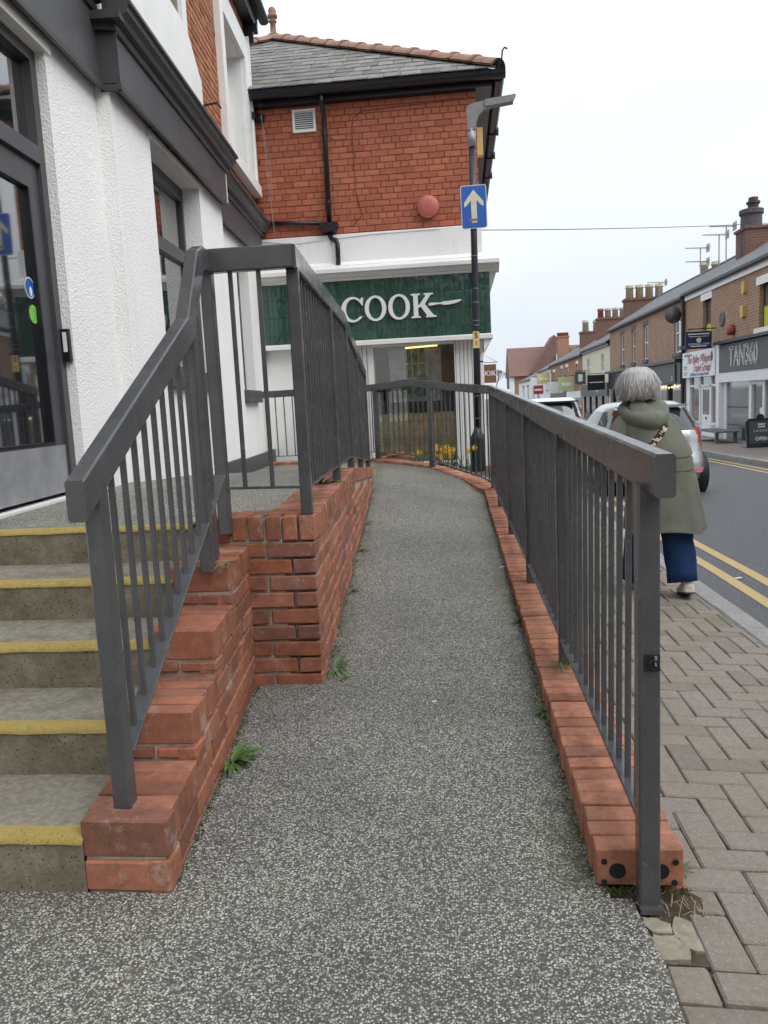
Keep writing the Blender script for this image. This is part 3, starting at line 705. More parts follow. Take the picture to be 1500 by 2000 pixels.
wr = lambda u, v=.03: LW0 + LWu * u - LWn * v
def wz(u): return lerp(u, [(2.5, 1.905), (5.05, 1.60)])
WR = [wr(-.06) + Vector((0, 0, CZ)), wr(.6) + Vector((0, 0, 1.89)), wr(2.5) + Vector((0, 0, 1.868)), wr(4.98) + Vector((0, 0, 1.585 - dz + .01))]
for p in WR: pass
MB().sweep([WR[0] + Vector((0, .02, 0)), WR[2], WR[3]], .05, RH).build('top_rail', 'rail_paint', lr)
WB = [wr(.07) + Vector((0, 0, .905)), wr(2.5) + Vector((0, 0, .865)), wr(4.98) + Vector((0, 0, .655))]
MB().sweep(WB, .042, .010, .002).build('bottom_bar', 'rail_paint', lr)
p = wr(.03); post(lr, p.x, p.y, .772, CZ - .03, LWu)
for u in (1.45, 2.62, 3.75, 4.93):
    p = wr(u); post(lr, p.x, p.y, lw_top(u) - .02, lerp(u, [(.03, CZ), (2.5, 1.868), (4.98, 1.55)]) - .03, LWu)
u = .14
while u < 4.88:
    if min(abs(u - q) for q in (1.45, 2.62, 3.75, 4.93)) > .05:
        p = wr(u); z0 = lerp(u, [(.07, .905), (2.5, .865), (4.98, .655)]); z1 = lerp(u, [(.03, CZ), (2.5, 1.868), (4.98, 1.55)]) - dz + .012
        MB().bar((p.x, p.y, z0), (p.x, p.y, z1), BB, BB, .002, up=LWu).build('baluster', 'rail_paint', lr)
    u += .112
# corner piece
MB().bar((-1.03, 3.33, .918), (-.69, 3.33, .912), .012, .012, .002).build('bottom_bar', 'rail_paint', lr)
for x in (-.935, -.815):
    MB().bar((x, 3.33, .915), (x, 3.33, CZ - .04), .017, .017, .002, up=(0, 1, 0)).build('baluster', 'rail_paint', lr)
post(lr, -1.037, 3.335, .72, CZ - .03)
# stair flight
def sxx(y): return -.948 - .045 * (y - 1.95)
post(lr, sxx(1.955), 1.955, .196, 1.085)
post(lr, sxx(2.925), 2.925, .64, 1.60)
post(lr, sxx(3.04) - .012, 3.05, .66, 1.74, w_=.042)
bs = [Vector((sxx(1.985), 1.985, .335)), Vector((sxx(3.2), 3.2, .985))]
MB().bar(bs[0], bs[1], .05, .010, .002).build('bottom_bar', 'rail_paint', lr)
for i in range(9):
    y = 2.065 + i * .097
    if y > 2.86: continue
    z0 = bs[0].z + (y - bs[0].y) * (bs[1].z - bs[0].z) / (bs[1].y - bs[0].y)
    z1 = lerp(y, [(1.84, 1.048), (2.865, 1.552), (3.11, 1.83)]) - .04
    MB().bar((sxx(y), y, z0), (sxx(y), y, z1), BB, BB, .002, up=(0, 1, 0)).build('baluster', 'rail_paint', lr)
# ================================================================ left building (white rendered shop with brick upper floor)
lbx = thing('white_rendered_shop', 'white rendered shop with dark grey fascia, grey door and brick upper storey on the left', 'building', v3(LB(3, 0, 0)))
def lbox(b, u0, u1, v0, v1, z0, z1):
    vs_ = [LB(u, v, z) for z in (z0, z1) for u, v in ((u0, v0), (u1, v0), (u1, v1), (u0, v1))]
    return b.add([v3(p) for p in vs_], [(0, 3, 2, 1), (4, 5, 6, 7), (0, 1, 5, 4), (1, 2, 6, 5), (2, 3, 7, 6), (3, 0, 4, 7)])
def lpart(name, m, *boxes, parent=None):
    b = MB()
    for q in boxes: lbox(b, *q)
    return b.build(name, m, parent or lbx)
U0, U1 = -9.0, 7.13
DU0, DU1, DZ = -1.35, .135, 3.42          # door opening
W1 = (1.78, 3.30, 1.62, 3.44)             # window in the projecting bay
W2 = (5.35, 6.12, 1.50, 3.25)
BV = .10                                  # bay projection
BU0, BU1 = .92, 4.28
lpart('wall', 'roughcast',
      (U0, DU0, -.3, 0, -.2, 3.6), (DU0, DU1, -.3, 0, DZ, 3.6), (DU1, BU0, -.3, 0, .3, 3.6), (DU0, DU1, -.3, -.16, -.2, .70),
      (BU0, W1[0], -.3, BV, .3, 3.6), (W1[0], W1[1], -.3, BV, .3, W1[2] - .16), (W1[0], W1[1], -.3, BV, W1[3], 3.6), (W1[1], BU1, -.3, BV, .3, 3.6),
      (BU1, W2[0], -.3, 0, .2, 3.6), (W2[0], W2[1], -.3, 0, .2, W2[2] - .16), (W2[0], W2[1], -.3, 0, W2[3], 3.6), (W2[1], U1, -.3, 0, .2, 3.6))
lpart('lintel_drip', 'white_paint', (DU0 - .1, DU1 + .05, -.02, .02, DZ - .002, DZ + .05))
lpart('lintel_drip', 'white_paint', (W1[0] - .06, W1[1] + .06, BV - .02, BV + .02, W1[3] - .002, W1[3] + .045))
# shell behind: interior darkness, rear and roof
lpart('shell', 'shop_grey', (U0, U1, -6.0, -5.8, -.2, 6.6), (U0, U0 + .2, -5.8, -.3, -.2, 6.6), (U1 - .2, U1, -5.8, -.3, -.2, 6.6))
lpart('interior_floor', 'tread_concrete', (U0, U1, -5.8, -.3, .5, .74))
pl = lpart('plinth', 'shop_grey', (3.1, 4.4, BV, BV + .035, .35, .70))
lpart('plinth', 'shop_grey', (4.4, U1 - .02, 0, .045, .2, .64))
# door set back in its opening
dr = lpart('door_frame', 'frame_grey', (DU1 - .075, DU1, -.155, -.06, .74, DZ), (DU0, DU0 + .075, -.155, -.06, .74, DZ), (DU0 + .075, DU1 - .075, -.155, -.06, DZ - .07, DZ), (DU0 + .075, DU1 - .075, -.155, -.055, 2.76, 2.86))
dl = lpart('door', 'frame_grey', (DU1 - .205, DU1 - .08, -.145, -.085, .80, 2.755), (DU0 + .08, DU0 + .20, -.145, -.085, .80, 2.755), (DU0 + .20, DU1 - .205, -.145, -.085, 2.60, 2.755), (DU0 + .20, DU1 - .205, -.145, -.085, .80, 1.10))
lpart('kick_plate', 'kick_metal', (DU0 + .09, DU1 - .085, -.084, -.078, .80, 1.09), parent=dl)
lpart('pane', 'dark_glass', (DU0 + .20, DU1 - .205, -.125, -.115, 1.10, 2.60), parent=dl)
lpart('bead', 'black_plastic', (DU1 - .222, DU1 - .2055, -.118, -.082, 1.10, 2.60), (DU0 + .20, DU1 - .222, -.118, -.082, 1.10, 1.115), parent=dl)
lpart('transom_pane', 'dark_glass', (DU0 + .075, DU1 - .075, -.125, -.115, 2.86, DZ - .07), parent=dr)
lpart('threshold', 'white_trim', (DU0, DU1, -.16, -.03, .745, .775), parent=dr)
for (zc, cm) in ((2.02, 'sign_blue'), (1.87, 'leaf_label')):
    if cm == 'leaf_label': mat('leaf_label', (.20, .52, .09), .5, .15, 20)
    b = MB(); n = 20; c0 = LB(-.135 if zc > 2 else -.120, -.1135, zc)
    ring = lambda r, v: [v3(c0 + LBu * (r * math.cos(2 * math.pi * k / n)) + Vector((0, 0, r * math.sin(2 * math.pi * k / n))) + LBn * v) for k in range(n)]
    if zc > 2: MB().rings([ring(.062, 0), ring(.062, .0006)]).build('sticker_rim', 'sign_white', dl)
    stk = MB().rings([ring(.055, .0006), ring(.055, .0014)]).build('sticker', cm, dl)
    if zc > 2: MB().rings([[v3(c0 + LBu * (.018 * math.cos(2 * math.pi * k / n) + .008) + Vector((0, 0, -.02 + .028 * math.sin(2 * math.pi * k / n))) + LBn * v) for k in range(n)] for v in (.0014, .002)]).build('print', 'sign_white', stk)
ic = lpart('door_entry_reader', 'black_plastic', (DU1 + .004 - .045, DU1 - .0005, -.058, -.012, 1.60, 1.80))
lpart('reader_label', 'sign_white', (DU1 - .047, DU1 - .0455, -.045, -.02, 1.66, 1.78), parent=ic)
# windows
def lwindow(W, v, sillm='frame_grey', tr=.45):
    a, c_, z0, z1 = W
    f = lpart('window_frame', 'frame_grey', (a, a + .06, v - .06, v, z0, z1), (c_ - .06, c_, v - .06, v, z0, z1), (a + .06, c_ - .06, v - .06, v, z1 - .07, z1), (a + .06, c_ - .06, v - .06, v, z0, z0 + .07), (a + .06, c_ - .06, v - .062, v + .012, z1 - tr - .12, z1 - tr))
    lpart('pane', 'dark_glass', (a + .06, c_ - .06, v - .04, v - .03, z0 + .07, z1 - tr - .12), parent=f)
    lpart('top_pane', 'dark_glass', (a + .06, c_ - .06, v - .04, v - .03, z1 - tr, z1 - .07), parent=f)
    lpart('sash_rail', 'frame_grey', (a + .06, c_ - .06, v - .03, v + .004, z1 - .13, z1 - .07), parent=f)
    return f
lwindow(W1, -.07, tr=.62); lwindow(W2, -.13, tr=.5)
lpart('window_sill', 'frame_grey', (W1[0] - .06, W1[1] + .06, -.1, BV + .07, W1[2] - .155, W1[2]))
lpart('window_sill', 'shop_grey', (W2[0] - .05, W2[1] + .05, -.16, .07, W2[2] - .16, W2[2]))
# fascias
def cornice(name, u0, u1, v, z0, steps, parent=None, e0=True):
    b = MB(); poly = []
    for vv, zz in steps: poly.append((vv, zz))
    return b.prism(poly, lambda p, q, h: v3(LB(h, p + v, q + z0)), u0, u1).build(name, 'shop_grey', parent or lbx)
mould = [(-.0, 0), (.028, .0), (.032, .03), (.02, .045), (0, .05)]
crown = [(-.05, 0), (.02, 0), (.03, .02), (.03, .05), (.07, .055), (.085, .085), (.12, .11), (.125, .15), (.15, .152), (.15, .175), (-.05, .215)]
f1 = lpart('fascia_board', 'shop_grey', (U0, BU0, -.05, .05, 3.52, 4.02)); cornice('fascia_mould', U0, BU0, .05, 3.475, mould, f1); cornice('cornice', U0, BU0 - .02, .05, 3.98, crown, f1)
f2 = lpart('fascia_board', 'shop_grey', (BU0, BU1, -.05, BV + .07, 3.52, 3.86)); cornice('fascia_mould', BU0 - .03, BU1 + .03, BV + .07, 3.475, mould, f2); cornice('cornice', BU0 - .05, BU1 + .05, BV + .07, 3.855, crown, f2)
MB().prism([(.0, 0), (.028, 0), (.03, .03), (0, .05)], lambda p, q, h: v3(LB(BU0 - p, h, 3.475 + q)), .05, BV + .098).build('fascia_mould', 'shop_grey', f2)
lpart('fascia_end', 'shop_grey', (BU0 - .012, BU0, .05, BV + .09, 3.525, 3.855), (BU0 - .05, BU0, .0, BV + .10, 3.86, 3.90), (BU0 - .10, BU0, .0, BV + .15, 3.905, 3.96), parent=f2)
lpart('fascia_endstop', 'white_trim', (BU1 + .002, BU1 + .03, .04, BV + .075, 3.53, 3.85), parent=f2)
f3 = lpart('fascia_board', 'shop_grey', (BU1, U1, -.05, .06, 3.42, 3.74)); cornice('fascia_mould', BU1 + .02, U1, .06, 3.375, mould, f3); cornice('cornice', BU1 + .05, U1, .06, 3.735, crown, f3)
lpart('sign_bracket', 'white_trim', (.30, .36, .05, .085, 3.92, 4.08), parent=f1)
# upper storey
UW = (5.42, 6.72, 4.42, 6.05)             # upper window opening
TW = (2.35, 3.45, 5.05, 6.4)
lpart('upper_wall', 'brown_mortar', (U0, BU1 - .2, -.3, -.008, 3.6, 6.7) if False else (U0, TW[0], -.3, -.008, 4.0, 6.7), (TW[0], TW[1], -.3, -.008, 4.0, TW[2]), (TW[0], TW[1], -.3, -.008, TW[3], 6.7), (TW[1], UW[0], -.3, -.008, 3.7, 6.7), (UW[0], UW[1], -.3, -.008, 3.7, UW[2]), (UW[0], UW[1], -.3, -.008, UW[3], 6.7), (UW[1], U1, -.3, -.008, 3.7, 6.7))
# white painted surround panel of the nearer window, and the framed far window
wp = lpart('white_surround', 'white_paint', (1.2, TW[0], -.007, .035, 4.0, 6.7), (TW[0], TW[1], -.007, .035, 4.0, TW[2]), (TW[1], 3.62, -.007, .035, 4.1, 6.7), (3.62, 4.06, -.007, .035, 4.30, 4.72))
MB().prism([(3.62, 4.72), (4.06, 4.72), (3.62, 5.02)], lambda p, q, h: v3(LB(p, h, q)), -.007, .034).build('splayed_corner', 'white_paint', wp)
lpart('pane', 'grey_glass', (TW[0] + .06, TW[1] - .06, -.2, -.19, TW[2] + .06, TW[3] - .06), parent=wp)
lpart('sash', 'white_trim', (TW[0], TW[0] + .06, -.22, -.15, TW[2], TW[3]), (TW[1] - .06, TW[1], -.22, -.15, TW[2], TW[3]), (TW[0] + .06, TW[1] - .06, -.22, -.15, TW[2], TW[2] + .06), parent=wp)
ws = lpart('white_surround', 'white_paint', (5.15, UW[0], -.007, .05, 4.38, 6.35), (UW[1], 6.98, -.007, .05, 4.38, 6.35), (UW[0], UW[1], -.007, .05, UW[3], 6.35))
for a in (5.10, 6.97): lpart('surround_edge', 'white_trim', (a, a + .06, -.005, .075, 4.30, 6.42), parent=ws)
lpart('window_sill', 'white_paint', (5.08, 7.05, -.25, .11, 4.27, 4.42), parent=ws)
lpart('reveal', 'white_paint', (UW[0] + .001, UW[0] + .02, -.28, -.008, UW[2], UW[3]), (UW[1] - .02, UW[1] - .001, -.28, -.008, UW[2], UW[3]), (UW[0] + .02, UW[1] - .02, -.28, -.008, UW[3] - .02, UW[3] - .001), parent=ws)
lpart('sash', 'white_trim', (UW[0] + .02, UW[0] + .10, -.27, -.2, UW[2], UW[3] - .02), (UW[1] - .10, UW[1] - .02, -.27, -.2, UW[2], UW[3] - .02), (UW[0] + .10, UW[1] - .10, -.27, -.2, UW[2], UW[2] + .09), (UW[0] + .10, UW[1] - .10, -.265, -.195, 5.18, 5.24), (UW[0] + .10, UW[1] - .10, -.27, -.2, UW[3] - .09, UW[3] - .02), parent=ws)
lpart('pane', 'grey_glass', (UW[0] + .10, UW[1] - .10, -.24, -.23, UW[2] + .09, UW[3] - .09), parent=ws)
# bricks of the upper storey that show: between the surrounds, under and past the far window
def covered(u0, u1, z0, z1):
    for a, c_, e, g in ((1.2, 3.62, 4.0, 6.7), (3.0, 4.06, 4.0, 4.72), (5.09, 7.04, 4.265, 6.425)):
        if u0 >= a - .02 and u1 <= c_ + .02 and z0 >= e - .02 and z1 <= g + .02: return True
    return False
cnt = 0; extra = MB()
z = 3.78; row = 0
while z < 6.62:
    hd = row % 4 == 3; bl = .1025 if hd else BL; u = 3.6 + (0 if row % 2 else .1125)
    while u < U1 - .02:
        l_ = min(bl, U1 - u)
        a, e = u, u + l_
        for (p, q, zz0, zz1) in ((5.10, 7.03, 4.27, 6.42), (3.0, 3.62, 4.0, 7), (3.0, 4.06, 4.0, 4.70)):   # trim bricks at the surrounds
            if zz0 - .03 < z < zz1:
                if a < p < e: e = p - .004
                if a < q < e: a = q + .004
        if e - a > .03 and not covered(a, e, z, z + .066) and (z > 4.1 or a > BU1 + .1 - .3):
            o_ = LB((a + e) / 2, -.045 + RND.uniform(-.002, .003), z + .033)
            me = cbox(round(e - a, 3), .09, .066, .004, RND.randrange(4), 'left_brick')
            if cnt < 300: piece('brick', me, lbx, o_, LBu, -LBn)
            else:
                mm = frame(o_, LBu, -LBn); extra.add([v3(mm @ v.co) for v in me.vertices], [tuple(p.vertices) for p in me.polygons])
            cnt += 1
        u += bl + .010
    z += .0765; row += 1
if extra.v: extra.build('upper_bricks', 'left_brick', lbx, kind='stuff')
# eaves, gutter and roof
lpart('eaves_board', 'black_plastic', (U0, 7.35, -.1, .16, 6.60, 6.78))
lpart('gutter_bracket', 'black_plastic', (7.0, 7.06, .0, .14, 6.36, 6.60), (7.0, 7.05, .1, .2, 6.5, 6.6))
b = MB(); prof = [(.10 + .075 * math.cos(a), .06 * math.sin(a)) for a in span(math.pi, 2 * math.pi, 8)] + [(.165, .02), (.04, .02)]
b.prism(prof, lambda p, q, h: v3(LB(h, p + .13, q + 6.84)), U0, 7.5).build('gutter', 'black_plastic', lbx)
MB().add([v3(LB(U0, .25, 6.82)), v3(LB(7.4, .25, 6.82)), v3(LB(7.4, -2.9, 8.7)), v3(LB(U0, -2.9, 8.7)), v3(LB(7.4, -6.1, 6.82)), v3(LB(U0, -6.1, 6.82))], [(0, 1, 2, 3), (3, 2, 4, 5), (1, 4, 2), (0, 3, 5)]).build('roof', 'slate', lbx)
# cable junction boxes and loose wires by the corner
for (u, z, h) in ((7.0, 5.62, .13), (7.05, 5.30, .12)): MB().lathe([(.045, 0), (.05, .02), (.05, h - .02), (.03, h)], v3(LB(u, .16, z)), 12).build('cable_insulator', 'black_plastic', lbx, True)
lpart('junction_box', 'black_plastic', (6.95, 7.06, .0, .10, 5.32, 5.42), (6.99, 7.03, .0, .16, 5.60, 5.64))
wb = MB()
for k in range(3):
    x0 = LB(7.05 + RND.uniform(-.1, .05), .12, 5.6 - .25 * (k % 2)); pts = [x0 + Vector((.12 * t * (1 + k * .35) + .05 * math.sin(t * 3 + k), .02, -1.35 * t - .25 * t * t * (k % 3) )) for t in span(0, 1, 10)]
    wb.tube(pts, .0022, 4)
wb.build('loose_wires', 'galv', lbx)
MB().tube([v3(LB(4.15, .0, 4.52)), v3(LB(4.15, .16, 4.54)), v3(LB(4.3, .17, 4.54))], .012, 6).build('iron_peg', 'black_iron', lbx)
# ================================================================ corner shop with the green tiled fascia
ck = thing('corner_shop', 'red painted brick corner shop with green tiled COOK fascia and slate hipped roof', 'shop', (-1.1, 11.8, 0))
CY = 11.8; CX0, CX1 = -3.3, .37; CB = 20.0
def cpart(name, m, *boxes, parent=None, xf=None):
    b = MB()
    for q in boxes: b.box(*q)
    return b.build(name, m, parent or ck, xf=xf)
# shell
cpart('brick_backing', 'painted_mortar', ((CX0, CY + .004, 3.6), (CX1 - .004, CY + .25, 5.62)))
cpart('street_wall', 'painted_brick', ((CX1 - .25, CY + .25, 3.6), (CX1 - .006, CB, 5.62)), ((CX0, CB, -.6), (CX1 - .006, CB + .25, 5.62)))
# bricks in English garden wall bond
cnt = 0; extra = MB(); z = 3.715; row = 0; CO = .0848
allb = []
while z < 5.60:
    hd = row % 4 == 2; bl = .107 if hd else .222; x = -2.86 + (.0 if row % 2 else .116) - (.058 if hd else 0)
    while x < CX1 - .01:
        a, e = max(x, -2.9), min(x + bl, CX1)
        h_ = min(.0755, 5.615 - z)
        blocked = (a > -2.235 and e < -1.9 and z > 5.12 and z < 5.44)
        if e - a > .03 and not blocked: allb.append((a, e, z, h_))
        x += bl + .009
    z += CO; row += 1
for i, (a, e, z, h_) in enumerate(allb):
    loc = ((a + e) / 2, CY + .045 + RND.uniform(-.002, .003), z + h_ / 2 + RND.uniform(-.0015, .0015))
    me = cbox(round(e - a, 3), .09, round(h_, 3), .004, RND.randrange(4), 'painted_brick')
    if i < 300: piece('brick', me, ck, loc)
    else: extra.add([(v.co.x + loc[0], v.co.y + loc[1], v.co.z + loc[2]) for v in me.vertices], [tuple(p.vertices) for p in me.polygons])
extra.build('upper_bricks', 'painted_brick', ck, kind='stuff')
# rendered band, sloping ledge, cornice
MB().prism([(0, 3.70), (-.06, 3.68), (-.06, 3.30), (-.16, 3.24), (-.16, 3.2), (0, 3.2)], lambda p, q, h: (h, CY + p, q), CX0, CX1 + .02).build('rendered_band', 'roughcast', ck)
MB().prism([(0, 3.02), (-.17, 3.02), (-.19, 3.05), (-.22, 3.06), (-.26, 3.10), (-.33, 3.115), (-.33, 3.165), (-.30, 3.185), (-.1, 3.245), (0, 3.245)], lambda p, q, h: (h, CY + p, q), CX0, CX1 + .245).build('cornice', 'white_trim', ck)
MB().prism([(0, 3.02), (.10, 3.02), (.14, 3.06), (.2, 3.115), (.24, 3.115), (.24, 3.165), (0, 3.24)], lambda p, q, h: (CX1 + p, h, q), CY - .04, CB).build('cornice', 'white_trim', ck)
FY = CY - .15
cpart('fascia_backing', 'tile_grout', ((CX0, FY + .004, 2.16), (CX1 + .11, CY, 3.03)), ((CX1 - .1, CY, 2.16), (CX1 + .10, CB, 3.03)))
MB().prism([(-.17, 2.165), (-.19, 2.15), (-.19, 2.095), (0, 2.095), (0, 2.165)], lambda p, q, h: (h, CY + p, q), CX0, CX1 + .13).build('fascia_sill', 'white_trim', ck)
MB().prism([(0, 2.165), (.13, 2.165), (.13, 2.10), (0, 1.92)], lambda p, q, h: (CX1 + p, h, q), CY - .15, CB).build('fascia_sill', 'white_trim', ck)
# glazed tiles, stack bonded upright
tw, rowz = .0715, [(2.168, 2.305), (2.305, 2.548), (2.548, 2.791), (2.791, 3.022)]
x = CX1 + .108
while x > -2.80:
    for (za, zb) in rowz:
        piece('tile', cbox(tw - .0055, .012, round(zb - za - .006, 4), .002, RND.randrange(6), 'green_tile', .0012), ck, (x - tw / 2, FY - .003 + RND.uniform(-.0012, .0012), (za + zb) / 2), (1, RND.uniform(-.012, .012), 0), (RND.uniform(-.012, .012), 1, 0))
    x -= tw
y = FY + .003
for k in range(14):
    for (za, zb) in rowz: piece('tile', cbox(tw - .0055, .012, round(zb - za - .006, 4), .002, RND.randrange(6), 'green_tile', .0012), ck, (CX1 + .105, y + tw / 2, (za + zb) / 2), (0, 1, 0), (-1, 0, 0))
    y += tw
# raised lettering COOK with a knife
mat('letter_white', (.80, .81, .82), .4, .02, 5)
def ell(cx, cy, rx, ry, n=40, a0=0, a1=2 * math.pi): return [(cx + rx * math.cos(t), cy + ry * math.sin(t)) for t in [a0 + (a1 - a0) * i / n for i in range(n if abs(a1 - a0 - 2 * math.pi) < 1e-6 else n + 1)]]
H_ = .335
def letter_O(): return [ell(.155, .5 * H_, .155, .53 * H_), ell(.155, .5 * H_, .098, .445 * H_)]
def letter_C():
    o_ = ell(.165, .5 * H_, .165, .53 * H_, 34, rad(48), rad(318)); i_ = ell(.178, .5 * H_, .115, .445 * H_, 30, rad(312), rad(62))
    tip = [(.305, .60 * H_), (.322, .60 * H_), (.322, .99 * H_), (.303, 1.0 * H_), (.295, .93 * H_)]
    return [o_ + [(.292, .21 * H_)] + i_ + [(.262, .84 * H_), (.300, .665 * H_)] + tip[:0] + [(.315, .665 * H_), (.318, .985 * H_), (.300, .985 * H_), (.288, .93 * H_)]]
def letter_K():
    h = H_
    return [[(0, 0), (.128, 0), (.128, .05 * h), (.096, .075 * h), (.096, .40 * h), (.135, .46 * h), (.225, .075 * h), (.205, .045 * h), (.205, 0), (.355, 0), (.355, .05 * h), (.315, .075 * h), (.192, .56 * h),
             (.275, .92 * h), (.315, .945 * h), (.315, 1.0 * h), (.185, 1.0 * h), (.185, .945 * h), (.215, .92 * h), (.125, .56 * h), (.096, .50 * h), (.096, .925 * h), (.128, .95 * h), (.128, 1.0 * h), (0, 1.0 * h), (0, .95 * h), (.034, .925 * h), (.034, .075 * h), (0, .05 * h)]]
LY = FY - .034
def letter(polys, x, z, nm='letter', s_=1.0, parent=ck, y=LY, m='letter_white', ext=.017):
    me = poly_mesh([[(a * s_, b * s_) for a, b in p] for p in polys], m, ext, .002 if s_ > .5 else 0)
    return obj(nm, me, parent, frame((x, y, z), (1, 0, 0), (0, 0, 1), (0, -1, 0)))
letter(letter_C(), -1.655, 2.435); letter(letter_O(), -1.315, 2.435); letter(letter_O(), -.975, 2.435); letter(letter_K(), -.645, 2.435)
letter([[(0, .014), (.01, .028), (.04, .032), (.145, .026), (.20, .032), (.205, .040), (.31, .044), (.40, .052), (.455, .056), (.47, .05), (.44, .028), (.39, .010), (.30, -.004), (.205, -.006), (.20, .006), (.13, .008), (.05, -.004), (.012, -.004)]], -.40, 2.60, 'knife_blade')
letter([[(0, 0), (.05, -.012), (.30, .0), (.365, -.012), (.38, .004), (.375, .03), (.33, .04), (.28, .028), (.04, .03), (0, .02)]], -2.115, 2.585, 'knife_handle')
# ground floor: rendered wall, grooved pilasters, shop window
WX0, WX1, WZ0, WZ1 = -1.245, -.06, .36, 2.07
cpart('ground_wall', 'roughcast', ((CX0, CY + .0, -.5), (-1.95, CY + .22, 2.12)))
cpart('stall_riser', 'white_paint', ((-1.95, CY + .03, -.5), (CX1 - .01, CY + .22, WZ0)), ((-1.95, CY + .05, WZ0), (WX0, CY + .22, 2.12)), ((WX1, CY + .05, WZ0), (CX1 - .01, CY + .22, 2.12)), ((WX0, CY + .04, WZ1), (WX1, CY + .22, 2.12)))
cpart('street_front', 'white_paint', ((CX1 - .22, CY + .22, -.5), (CX1 - .01, CB, 2.12)))
def grooves(x0, x1, n):
    w_ = (x1 - x0) / n
    for k in range(n): piece('groove_board', cbox(round(w_ - .008, 4), .03, 2.12 - .1, .004, 0, 'grooved_white', .0005), ck, (x0 + w_ * (k + .5), CY + .036, 1.1))
grooves(-1.90, WX0 - .10, 8); grooves(WX1 + .02, CX1, 7)
wf = cpart('window_frame', 'white_trim', ((WX0 - .09, CY - .0, WZ0), (WX0, CY + .06, WZ1 + .02)), ((WX1, CY + .0, WZ0), (WX1 + .015, CY + .06, WZ1)), ((WX0, CY, WZ1 - .01), (WX1, CY + .06, WZ1 + .03)), ((WX0, CY, WZ0 - .04), (WX1, CY + .06, WZ0)))
cpart('pane', 'shop_glass', ((WX0, CY + .04, WZ0), (WX1, CY + .048, WZ1)), parent=wf)
# inside: display back board, brown boards, painted reflection panel, strip light
mat('board_brown', (.46, .33, .20), .7, .25, 12, (.28, .19, .11), 5, .6, rnd=.25)
mat('shop_brown', (.34, .21, .10), .7, .2, 5); mat('shop_dark', (.035, .03, .028), .8, .3, 3)
s = NT('panel_print'); c = s.ramp(s.noise(3.5, 4, .6), [(.3, (.2, .16, .18)), (.45, (.42, .37, .40)), (.55, (.28, .23, .26)), (.7, (.55, .52, .5))]); s.fin(c, .5)  # mottled tones of a reflection put into the colour
s = NT('reflection_green'); c = s.ramp(s.noise(14, 3, .6), [(.35, (.015, .05, .03)), (.5, (.06, .14, .08)), (.68, (.30, .33, .2))]); s.fin(c, .5)
for k in range(6):
    piece('brown_board', cbox(WX1 - WX0 - .02, .02, .115, .004, k % 3, 'board_brown', .001), ck, ((WX0 + WX1) / 2, CY + .068, .42 + k * .12))  # stack of brown boards behind the lower pane
cpart('display_back', 'shop_brown', ((WX0 - .3, CY + 1.2, .3), (WX1 + .2, CY + 1.24, 2.2)), ((WX0 - .3, CY + .25, .3), (WX0 - .25, CY + 1.2, 2.2)), ((WX1 + .15, CY + .25, .3), (WX1 + .2, CY + 1.2, 2.2)))
cpart('ceiling', 'shop_brown', ((WX0 - .3, CY + .23, 2.14), (WX1 + .2, CY + 1.2, 2.18)))
po = cpart('reflection_panel', 'panel_print', ((-1.03, CY + .14, 1.25), (-.26, CY + .16, 2.02)))  # added panel, picture and bars: a painted reflection of a gabled building
pg = cpart('reflection_picture', 'reflection_green', ((-.80, CY + .13, 1.60), (-.50, CY + .1395, 2.02)), ((-.85, CY + .13, 1.32), (-.46, CY + .1395, 1.50)), parent=po)
mat('reflection_cream', (.50, .46, .30), .6)
cpart('reflection_bars', 'reflection_cream', *[((x, CY + .122, 1.58), (x + .02, CY + .1295, 2.02)) for x in (-.82, -.70, -.60, -.49)], ((-.82, CY + .122, 1.80), (-.47, CY + .1285, 1.82)), ((-.82, CY + .122, 1.58), (-.47, CY + .1285, 1.60)), parent=po)
cpart('dark_goods', 'shop_dark', ((WX0 + .02, CY + .15, 1.10), (WX1 - .02, CY + .2, 1.28)))
s = NT('tube_light'); s.fin((1, .8, .35)); s.b.inputs['Emission Color'].default_value = (1, .78, .28, 1); s.b.inputs['Emission Strength'].default_value = 1.6
MB().tube([(-.78, CY + .12, 2.04), (-.30, CY + .12, 2.055)], .013, 8).build('strip_light', 'tube_light', ck)
# gutter, eaves, downpipe
EZ = 5.62
cpart('eaves_board', 'black_plastic', ((CX0, CY - .12, EZ - .13), (CX1 + .22, CY - .0, EZ + .02)), ((CX1, CY, EZ - .13), (CX1 + .22, CB, EZ + .02)))
prof = [(.085 * math.cos(a), .075 * math.sin(a)) for a in span(math.pi, 2 * math.pi, 8)] + [(.092, .02), (-.092, .02)]
MB().prism(prof, lambda p, q, h: (h, CY - .215 + p, EZ + .0 + q), CX0, CX1 + .40).build('gutter', 'black_plastic', ck)
g2 = MB().prism(prof, lambda p, q, h: (CX1 + .31 + p, h, EZ - .0 + q), CY - .10, CB).build('gutter', 'black_plastic', ck)
for yy in (12.6, 13.9, 15.2, 16.5): cpart('gutter_bracket', 'black_plastic', ((CX1 + .22, yy, EZ - .09), (CX1 + .42, yy + .03, EZ + .03)), parent=g2)
DX = -1.775
MB().tube([(DX, CY - .21, EZ - .07), (DX, CY - .20, EZ - .17), (DX, CY - .06, EZ - .32), (DX, CY - .05, EZ - .5), (DX - .005, CY - .05, 3.84)], .034, 10).build('downpipe', 'black_plastic', ck, True)
for zz in (5.05, 4.12): MB().lathe([(.043, 0), (.043, .05)], (DX, CY - .05, zz), 12).build('pipe_collar', 'black_plastic', ck)
